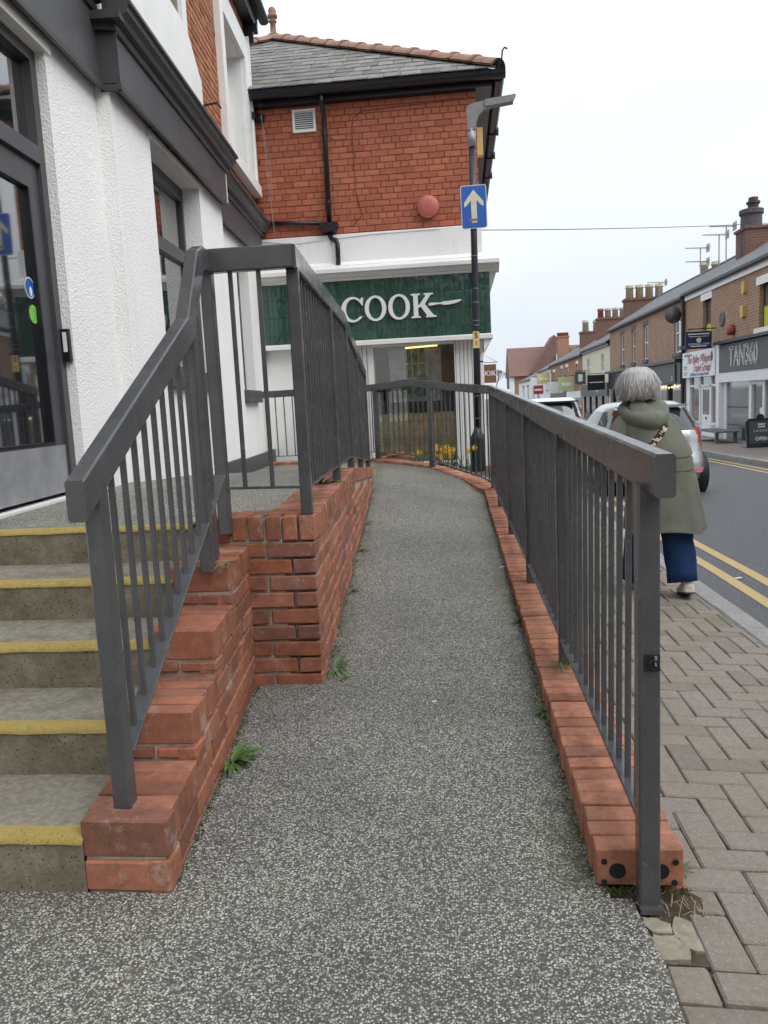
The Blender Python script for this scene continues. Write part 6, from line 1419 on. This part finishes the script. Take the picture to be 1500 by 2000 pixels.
# --- coat
def ringpts(cx, cy, z, rx, ry, n=64, fold=0, ph=0, sq=2.3):
    P = []
    for k in range(n):
        t = 2 * math.pi * k / n; ct, st_ = math.cos(t), math.sin(t)
        f = 1 + fold * (.5 * math.sin(5 * t + ph) + .35 * math.sin(9 * t + 1.3 * ph + z * 2) + .3 * math.sin(3 * t - ph))
        f += (.018 * noise.noise(Vector((ct * 4, st_ * 4, z * 7))) + .012 * noise.noise(Vector((ct * 9, st_ * 9, z * 3))))
        P.append(W3((cx + rx * f * math.copysign(abs(ct) ** (2 / sq), ct), cy + ry * f * math.copysign(abs(st_) ** (2 / sq), st_), z + .012 * fold * 20 * math.sin(4 * t + ph) * (1 if z < .5 else 0))))
    return P
CO_ = [(.455, .035, .0, .262, .20, .050), (.50, .034, .0, .258, .195, .045), (.60, .027, .0, .248, .185, .036), (.72, .018, .003, .236, .172, .026), (.84, .004, .008, .224, .160, .016), (.90, -.003, .012, .218, .156, .012), (.915, -.005, .013, .222, .159, .012), (.96, -.013, .018, .216, .155, .010), (1.0, -.020, .024, .212, .152, .010),
       (1.05, -.034, .032, .196, .148, .010), (1.10, -.048, .038, .188, .142, .010), (1.15, -.060, .045, .180, .132, .010), (1.19, -.066, .05, .168, .120, .008), (1.225, -.072, .055, .15, .105, .006), (1.255, -.075, .06, .13, .088, .004), (1.28, -.085, .065, .09, .075, 0), (1.30, -.09, .07, .07, .065, 0)]
zz_ = []
for a, b in zip(CO_, CO_[1:]): zz_ += [a[0] + (b[0] - a[0]) * i / 3 for i in range(3)]
zz_.append(CO_[-1][0])
rs = [ringpts(*[lerp(z, [(c_[0], c_[k]) for c_ in CO_]) for k in (1, 2)], z, *[lerp(z, [(c_[0], c_[k]) for c_ in CO_]) for k in (3, 4)], 96, lerp(z, [(c_[0], c_[5]) for c_ in CO_]), 1.1 + z) for z in zz_]
co = MB().rings(rs, cap=False); co.build('coat', 'olive_cloth', pe, True)
MB().rings([[Vector(p) + (Vector(W3((.03, 0, p[2] - PZ_))) - Vector(p)) * .02 for p in r] for r in rs[:3]], cap=False).build('coat_lining', 'olive_cloth', pe, True)
def back_sheet(zs, a0, a1, off, n=24):
    R = []
    for z in zs:
        cx, cy, rx, ry = [lerp(z, [(c_[0], c_[k]) for c_ in CO_]) for k in (1, 2, 3, 4)]
        R.append([W3((cx + (rx + off) * math.copysign(abs(math.cos(t)) ** .87, math.cos(t)), cy + (ry + off) * math.copysign(abs(math.sin(t)) ** .87, math.sin(t)), z + .01 * math.cos(3 * t))) for t in span(rad(a0), rad(a1), n)])
    return R
MB().rings(back_sheet([.955, .96, 1.0, 1.05, 1.10, 1.16, 1.20], 200, 340, .013) , close=False).build('back_yoke', 'olive_cloth', pe, True)
MB().rings([back_sheet([.955], 200, 340, .013)[0], back_sheet([.955], 200, 340, .0)[0]], close=False).build('yoke_hem', 'olive_cloth', pe)
MB().rings(back_sheet([.868, .872, .90, .93, .95], 205, 335, .008), close=False).build('waist_flap', 'olive_cloth', pe, True)
# sleeves
def limb(pts, radii, n=26, fold=.06):
    R = []; P = [Vector(p) for p in pts]; m = []
    for i in range(len(P) - 1):
        for k in range(5): t = k / 5; m.append((P[i].lerp(P[i + 1], t), radii[i] + (radii[i + 1] - radii[i]) * t))
    m.append((P[-1], radii[-1])); Q = [p for p, _ in m]
    for _ in range(3): Q = [Q[0]] + [(Q[i - 1] + Q[i] * 2 + Q[i + 1]) / 4 for i in range(1, len(Q) - 1)] + [Q[-1]]
    ref = Vector((1, 0, 0))
    for i, p in enumerate(Q):
        t = (Q[min(i + 1, len(Q) - 1)] - Q[max(i - 1, 0)]).normalized(); a = (ref - t * ref.dot(t)).normalized(); b = t.cross(a)
        R.append([W3(p + (a * math.cos(2 * math.pi * k / n) + b * math.sin(2 * math.pi * k / n)) * m[i][1] * (1 + fold * math.sin(3 * 2 * math.pi * k / n + i * 1.1) * .5 + fold * .35 * math.sin(i * 1.9) + fold * 1.6 * noise.noise(Vector((math.cos(2 * math.pi * k / n) * 2.2, math.sin(2 * math.pi * k / n) * 2.2, i * .55 + p.x * 9))))) for k in range(n)])
    return R
MB().rings(limb([(-.17, .045, 1.205), (-.235, .03, 1.12), (-.295, -.02, .965), (-.265, .09, .915), (-.235, .20, .90)], [.075, .083, .074, .064, .054])).build('sleeve', 'olive_cloth', pe, True)
MB().rings(limb([(.015, .045, 1.185), (.07, .035, 1.09), (.128, .0, .94), (.14, .09, .86), (.13, .18, .84)], [.066, .074, .070, .062, .054])).build('sleeve', 'olive_cloth', pe, True)
# hood lying on the shoulders: thick folded collar, fuller and lower at the back
R = []
for i in range(40):
    t = 2 * math.pi * i / 40; bk = max(0, -math.sin(t)); cx, cy = -.088 + .118 * math.cos(t), .062 + .095 * math.sin(t) - .03 * bk
    z = 1.262 - .055 * bk ** 1.3 + .028 * math.sin(t) + .010 * math.sin(3 * t + .6); rr_a, rr_b = .045 + .022 * bk, .038 + .034 * bk
    o_ = Vector((math.cos(t), math.sin(t), 0)); R.append([W3(Vector((cx, cy, z)) + o_ * (rr_a * math.cos(a) * (1 + .08 * math.sin(2 * a + 3 * t))) + Vector((0, 0, 1)) * (rr_b * math.sin(a) * (1 + .10 * math.sin(4 * t)))) for a in span(0, 2 * math.pi * 15 / 16, 15)])
R.append(R[0]); MB().rings(R, cap=False).build('hood', 'olive_cloth', pe, True)
lob = []
for z, rx, ry, cy in ((1.135, .03, .015, -.075), (1.142, .08, .03, -.072), (1.165, .115, .045, -.058), (1.20, .128, .058, -.042), (1.24, .12, .064, -.025), (1.275, .11, .06, -.0), (1.305, .08, .05, .03), (1.32, .04, .03, .045)):
    lob.append([W3((-.075 + rx * math.cos(t) + .012 * math.sin(3 * t + z * 30), cy + ry * math.sin(t) * (1 + .12 * math.sin(4 * t + z * 22)), z + .016 * math.sin(2 * t + 1))) for t in span(0, 2 * math.pi * 31 / 32, 31)])
MB().rings(lob).build('hood_fold', 'olive_cloth', pe, True)
# bag strap across the back
sp_ = []
for i, t in enumerate(span(0, 1, 16)):
    a = rad(292 - 66 * t); z = 1.165 - .27 * t; cx, cy, rx, ry = [lerp(z, [(c_[0], c_[k]) for c_ in CO_]) for k in (1, 2, 3, 4)]
    p = Vector((cx + (rx + .021) * math.copysign(abs(math.cos(a)) ** .87, math.cos(a)), cy + (ry + .021) * math.copysign(abs(math.sin(a)) ** .87, math.sin(a)), z)); d_ = Vector((.62, .0, -.36)).normalized() * .021
    sp_.append([W3(p - d_), W3(p + d_), W3(p + d_ + Vector((0, .006, 0))), W3(p - d_ + Vector((0, .006, 0)))])
MB().rings(sp_).build('bag_strap', 'strap_print', pe)
# trousers, shoes
MB().rings(limb([(.09, -.01, .72), (.115, .0, .44), (.135, -.08, .11)], [.11, .104, .094], 22, .09)).build('trousers', 'denim_blue', pe, True)
MB().rings(limb([(-.05, .02, .72), (-.09, .13, .44), (-.10, .20, .08)], [.11, .108, .105], 22, .05)).build('trousers', 'denim_blue', pe, True)
def shoe(ax, ay, az, pitch, yaw=0):
    m_ = Matrix.Translation(Vector((ax, ay, az))) @ Matrix.Rotation(yaw, 4, 'Z') @ Matrix.Rotation(pitch, 4, 'X')
    def O(w_, y): return [(w_ * math.cos(t) * (.9 if math.sin(t) < 0 else 1), y) for t in ()]
    sec = [(-.115, .022, .075), (-.10, .034, .085), (-.05, .037, .085), (0, .037, .085), (.05, .042, .07), (.10, .045, .055), (.14, .04, .046), (.158, .022, .036)]
    up = MB().rings([[W3(m_ @ Vector((w_ * math.copysign(abs(math.cos(t)) ** .7, math.cos(t)), y, .03 + max(0, math.sin(t)) * (h - .03) + min(0, math.sin(t)) * .012))) for t in span(0, 2 * math.pi * 15 / 16, 15)] for y, w_, h in sec])
    so = up.build('shoe', 'shoe_cream', pe, True)
    for nm, mm, z0, z1, k in (('midsole', 'sole_cream', .008, .032, 1.07), ('sole', 'shoe_sole', -.003, .008, 1.04)):
        MB().rings([[W3(m_ @ Vector((x * w_ * k, y * 1.02, z))) for x, z in ((-1, z0), (1, z0), (1, z1), (-1, z1))] for y, w_, h in sec]).build(nm, mm, so)
    MB().tube([W3(m_ @ Vector((-.02, .03, .082))), W3(m_ @ Vector((.02, .05, .078))), W3(m_ @ Vector((-.02, .07, .068)))], .004, 5).build('lace', 'sole_cream', so)
shoe(.165, -.06, .028, rad(-13), rad(-6)); shoe(-.10, .26, .01, rad(0))
# hair: full bob, built from a cap and many locks
r = random.Random(3); hb = MB()
def hpt(a, t): # a around (0 = +x, 90 = front), t 0 crown .. 1 ends
    z = lerp(t, [(0, 1.545), (.12, 1.538), (.3, 1.505), (.5, 1.455), (.7, 1.40), (.88, 1.355), (1, 1.325)]); rr_ = lerp(t, [(0, .0), (.12, .06), (.3, .103), (.5, .128), (.7, .134), (.88, .128), (1, .112)])
    lift = .05 * max(0, math.sin(a)) * t
    return Vector((HX + rr_ * math.cos(a), .088 + rr_ * .98 * math.sin(a), z + lift))
MB().rings([[W3(Vector((HX, .088, 1.43)) + (hpt(2 * math.pi * k / 40, t) - Vector((HX, .088, 1.43))) * .96) for k in range(40)] for t in (.02, .12, .3, .5, .7, .88, .97)]).build('hair', 'grey_hair', pe, True)
for i in range(1500):
    a0 = r.uniform(0, 2 * math.pi)
    if 1.0 < a0 < 2.14 and r.random() < .85: continue
    da = r.uniform(-.35, .35); t0 = r.uniform(0.02, .45); t1 = min(1.03, t0 + r.uniform(.4, .8)); sc_ = r.uniform(.975, 1.015); w_ = r.uniform(.002, .005); ring = []
    curl = r.uniform(-.02, .02) if i % 30 else r.uniform(.02, .05)
    for k in range(7):
        t = t0 + (t1 - t0) * k / 6; a = a0 + da * (k / 6) ** 1.5; p = Vector((HX, .088, 1.43)) + (hpt(a, min(1, t)) - Vector((HX, .088, 1.43))) * (sc_ + .006 * math.sin(k * .9 + i)); p += Vector((math.cos(a), math.sin(a), -.3)) * curl * (k / 6) ** 3
        tn = Vector((-math.sin(a), math.cos(a), 0)) * w_ * (1 - .75 * (k / 6) ** 3); ring.append([W3(p - tn), W3(p + Vector((math.cos(a), math.sin(a), 0)) * w_ * .5), W3(p + tn)])
    hb.rings(ring, close=False)
hb.build('hair_locks', 'grey_hair', pe, True)
# ================================================================ plants, litter, small wear
def leaf_mat(name, a, b, rough=.55):
    s = NT(name); c = s.mix(s.noise(30, 3), a, b); c = s.hsv(c, v=s.mr(s.rnd(), 0, 1, .8, 1.2)); s.fin(c, rough, 0, .4); s.b.inputs['Subsurface Weight'].default_value = 0
leaf_mat('weed_leaf', (.05, .105, .022), (.105, .19, .048)); leaf_mat('daff_leaf', (.025, .085, .03), (.05, .13, .045)); leaf_mat('moss', (.05, .075, .015), (.09, .12, .03), .9)
mat('petal_yellow', (.72, .48, .015), .5, .1, 20); mat('trumpet_yellow', (.75, .38, .01), .5, .1, 20)
def blade(b, base, d, l_, w_, droop, lob=0, n=7, rise=.6):
    d = Vector(d).normalized(); sd = Vector((-d.y, d.x, 0)).normalized(); R = []
    for i in range(n + 1):
        t = i / n; p = Vector(base) + Vector((d.x, d.y, 0)) * (l_ * t) + Vector((0, 0, l_ * (rise * t - droop * t * t)))
        ww = w_ * math.sin(math.pi * (.12 + .86 * t)) * (1 + (lob * (1 if i % 2 else -1)))
        R.append([tuple(p - sd * ww), tuple(p - Vector((0, 0, ww * .35))), tuple(p + sd * ww)])
    b.rings(R, close=False)
def weed(label, x, y, z, size, n, spread=360, a0=0, name='dandelion_plant', group=None):
    t = thing(name, label, 'plant', (x, y, z), group); r = random.Random(int(x * 1000) + int(y * 77))
    for i in range(n):
        b = MB(); a = rad(a0 + spread * (i + r.uniform(-.35, .35)) / n); l_ = size * r.uniform(.6, 1.15)
        blade(b, (x + .01 * math.cos(a), y + .01 * math.sin(a), z), (math.cos(a), math.sin(a), 0), l_, l_ * r.uniform(.065, .11), r.uniform(.5, 1.0), .28, 8, r.uniform(.45, 1.1)); b.build('leaf', 'weed_leaf', t, True)
    return t
weed('dandelion rosette at the foot of the stepped brick pier', -.855, 2.60, .01, .115, 24, 200, -100)
weed('leafy weed on the coping below the railing on the retaining wall', -.86, 4.72, .775, .16, 16)
weed('upright green weed at the near corner of the retaining wall', -.625, 3.52, .02, .10, 11, 200, -100)
weed('small ground weed at the foot of the retaining wall corner', -.60, 3.40, .012, .06, 10, 200, -100)
for k, (u, lab) in enumerate(((1.4, 'tiny weed in the wall foot, nearest of the far three'), (2.4, 'tiny weed in the wall foot, middle of the far three'), (3.3, 'tiny weed in the wall foot, furthest of the far three'))):
    p = LW0 + LWu * u + LWn * .02; weed(lab, p.x, p.y, zL(p.y), .07, 7, 180, -90)
weed('small weed where the kerb meets the ramp, half way up', .285, 4.1, .075, .07, 9, 200, 90); weed('small weed where the kerb meets the ramp near its foot', .29, 2.95, .045, .06, 8, 200, 90)
weed('grassy weed by the second post of the pavement railing', .385, 3.24, .12, .07, 8)
weed('tuft between the kerb end and the brick pavers', .535, 2.02, -.02, .045, 9); weed('grass at the top post of the stair handrail', -.93, 2.93, .66, .06, 8)
weed('weed at the foot of the far railing post', -1.28, 10.95, .46, .12, 10)
# moss along the joints
mo = MB(); r = random.Random(5)
def tuft(p, s_):
    for _ in range(3):
        a = r.uniform(0, 6.28); q = Vector(p) + Vector((r.uniform(-s_, s_), r.uniform(-s_, s_), 0)); d_ = Vector((math.cos(a), math.sin(a), 0)) * s_
        mo.add([tuple(q - d_ * .5), tuple(q + d_ * .5), tuple(q + Vector((0, 0, s_ * r.uniform(.5, 1.2))))], [(0, 1, 2)])
for _ in range(900):
    y = r.uniform(1.95, 8.6); tuft((xkerb(y) - abs(r.gauss(0, .012)), y, zR(y) + .002), .006)
for _ in range(420):
    u = r.uniform(0, 5); p = LW0 + LWu * u + LWn * abs(r.gauss(0, .012)); tuft((p.x, p.y, zL(p.y) + .002), .006)
for _ in range(260):
    y = r.uniform(1.9, 3.35); tuft((PX1 + psk(y) + abs(r.gauss(0, .01)), y, zL(y) + .002), .006)
for _ in range(120):
    tuft((r.uniform(.32, .53), 1.895 - abs(r.gauss(0, .012)), .004), .007)
tag(mo.build('moss', 'moss'), 'green moss along the brickwork joints of the ramp', 'moss', kind='stuff')
# daffodils behind the far railing
bed = [(-1.2, 11.15), (-.7, 10.68), (-.4, 10.36), (.05, 9.75), (.42, 9.5), (.46, 11.78), (-2.6, 11.78), (-2.6, 11.35)]
MB().prism(bed, lambda a, c_, h: (a, c_, h), -.3, .26).build('planting_bed', 'soil', kind='structure')
r = random.Random(11); fl_n = 0
for k, (x, y, lab) in enumerate(((-.60, 10.95, 'single yellow daffodil left of the middle post of the far railing'), (-.33, 10.85, 'clump of yellow daffodils just right of the middle railing post'), (-.20, 10.75, 'yellow daffodil clump, second right of the middle post'), (-.05, 10.6, 'daffodil clump with small flowers in front of the white boards'), (.08, 10.4, 'daffodil clump nearest the lamp post'))):
    t = thing('daffodil_clump', lab, 'daffodils', (x, y, .25), 'daffodils in the bed behind the far railing')
    for i in range(16):
        b = MB(); a = r.uniform(0, 6.28); blade(b, (x + r.uniform(-.07, .07), y + r.uniform(-.06, .06), .24), (math.cos(a), math.sin(a), 0), r.uniform(.08, .16), .009, r.uniform(0, .9), 0, 6, r.uniform(1.8, 2.6)); b.build('leaf', 'daff_leaf', t, True)
    for i in range((2, 6, 5, 2, 2)[k]):
        fx, fy, fz = x + r.uniform(-.09, .09), y + r.uniform(-.06, .06), .25 + r.uniform(.22, .40)
        MB().tube([(fx, fy, .24), (fx, fy + .005, fz - .03), (fx, fy - .02, fz)], .004, 5).build('stem', 'daff_leaf', t)
        fl = MB()
        for q in range(6):
            a = q * math.pi / 3 + i; u_ = Vector((math.cos(a), -.15, math.sin(a))); v_ = Vector((-math.sin(a), 0, math.cos(a))); c0 = Vector((fx, fy - .022, fz))
            fl.add([tuple(c0), tuple(c0 + u_ * .022 + v_ * .014), tuple(c0 + u_ * .044), tuple(c0 + u_ * .022 - v_ * .014)], [(0, 1, 2, 3)])
        f_ = fl.build('flower', 'petal_yellow', t); MB().lathe([(.009, 0), (.012, -.02), (.019, -.032), (.014, -.03)], (fx, fy - .024, fz), 10, 'y').build('trumpet', 'trumpet_yellow', f_)
# things lying about
mat('pink_stone', (.40, .24, .18), .9, .2, 14, (.25, .15, .11), 8, .5, bump=.4, bscale=50)
for k, (x, y, z, a, l_, w_, h_, lab) in enumerate(((-.98, 11.12, .50, .2, .36, .12, .03, 'flat pinkish broken slab lying behind the far railing'), (-.78, 10.98, .505, -.5, .30, .10, .04, 'pinkish broken slab with a ragged end nearest the daffodils'), (-.92, 11.05, .54, .05, .26, .1, .025, 'small pinkish slab resting on the broken slabs'))):
    rr2 = random.Random(k); P = [(l_ / 2 * math.cos(t) * rr2.uniform(.8, 1.1), w_ / 2 * math.sin(t) * rr2.uniform(.75, 1.15)) for t in span(0, 2 * math.pi * 9 / 10, 9)]
    tag(MB().prism(P, lambda p, q, h: (x + p * math.cos(a) - q * math.sin(a), y + p * math.sin(a) + q * math.cos(a), z + h + p * .1), -h_ / 2, h_ / 2).build('broken_slab', 'pink_stone'), lab, 'stone slab')
mat('bright_red', (.55, .035, .03), .4)
rb = thing('red_bag', 'small bright red crumpled bag at the end of the wall railing', 'bag', (-1.40, 11.0, .45))
MB().rings([[( -1.40 + rr_ * math.cos(t) * (1 + .2 * math.sin(5 * t + z * 40)), 11.0 + rr_ * math.sin(t) * (1 + .2 * math.cos(4 * t)), z) for t in span(0, 2 * math.pi * 15 / 16, 15)] for z, rr_ in ((.45, .02), (.47, .035), (.56, .03), (.60, .045), (.66, .065), (.71, .05), (.73, .02))]).build('bag_body', 'bright_red', rb)
def scrap(label, x, y, z, s_, m, k):
    rr2 = random.Random(k); P = [(s_ * math.cos(t) * rr2.uniform(.6, 1.2), s_ * .6 * math.sin(t) * rr2.uniform(.6, 1.2)) for t in span(0, 2 * math.pi * 6 / 7, 6)]
    tag(MB().prism(P, lambda p, q, h: (x + p, y + q, z + h + .15 * p), 0, .003).build('paper_scrap', m), label, 'litter')
scrap('white paper scrap on the ramp against the brick kerb', .245, 5.3, .112, .022, 'sign_white', 1); scrap('pale blue chip lying on the tarmac in front of the steps', -.37, 1.63, .004, .013, 'kick_metal', 2)
scrap('white scrap lying by the double yellow lines', 2.14, 6.35, zroad(2.1, 6.35) + .012, .035, 'sign_white', 4); scrap('small pale leaf on the middle of the ramp', -.15, 3.1, .03, .014, 'sign_cream', 5)
# broken concrete at the foot of the front post
bc = thing('broken_concrete_patch', 'cracked pale concrete patch at the foot of the railing post', 'concrete', (.44, 1.75, 0))
def ragged(P, n=6, amp=.006):
    Q = []
    for i, (p, q) in enumerate(zip(P, P[1:] + P[:1])):
        for k in range(n):
            t = k / n; a, c_ = p[0] + (q[0] - p[0]) * t, p[1] + (q[1] - p[1]) * t
            Q.append((a + amp * noise.noise(Vector((a * 70, c_ * 70, 1))), c_ + amp * noise.noise(Vector((a * 70, c_ * 70, 9)))))
    return Q
PC = (.452, 1.742)
for P, zt in (([(.388, 1.658), (.47, 1.66), (.478, 1.70), PC, (.405, 1.745), (.392, 1.71)], -.010), ([(.405, 1.748), PC, (.452, 1.775), (.43, 1.80), (.39, 1.80), (.394, 1.765)], -.006), ([(.480, 1.70), (.507, 1.69), (.508, 1.80), (.475, 1.825), (.455, 1.778), (.455, 1.744)], -.015)):
    cx, cy = sum(q[0] for q in P) / len(P), sum(q[1] for q in P) / len(P)
    MB().prism(ragged([(cx + (a - cx) * .97, cy + (c_ - cy) * .97) for a, c_ in P], 6, .004), lambda a, c_, h: (a, c_, h + (.0035 * noise.noise(Vector((a * 45, c_ * 45, 2))) if h > -.03 else 0)), -.05, zt).build('concrete_piece', 'broken_concrete', bc)
MB().prism(ragged([(.39, 1.655), (.51, 1.655), (.56, 1.90), (.535, 1.93), (.33, 1.93), (.375, 1.80)], 5, .008), lambda a, c_, h: (a, c_, h), -.08, -.022).build('dirt_fill', 'soil', bc)
tw_ = MB(); r = random.Random(8)
for _ in range(26):
    x, y = r.uniform(.40, .56), r.uniform(1.80, 1.90); a = r.uniform(0, 6.28); l_ = r.uniform(.02, .06)
    tw_.tube([(x, y, -.012), (x + l_ * .5 * math.cos(a), y + l_ * .5 * math.sin(a), r.uniform(.0, .02)), (x + l_ * math.cos(a), y + l_ * math.sin(a), -.01)], .0009, 4)
mat('dry_stalk', (.42, .34, .2), .9)
tag(tw_.build('dry_grass', 'dry_stalk'), 'dry grass stalks round the foot of the front railing post', 'grass', kind='stuff')
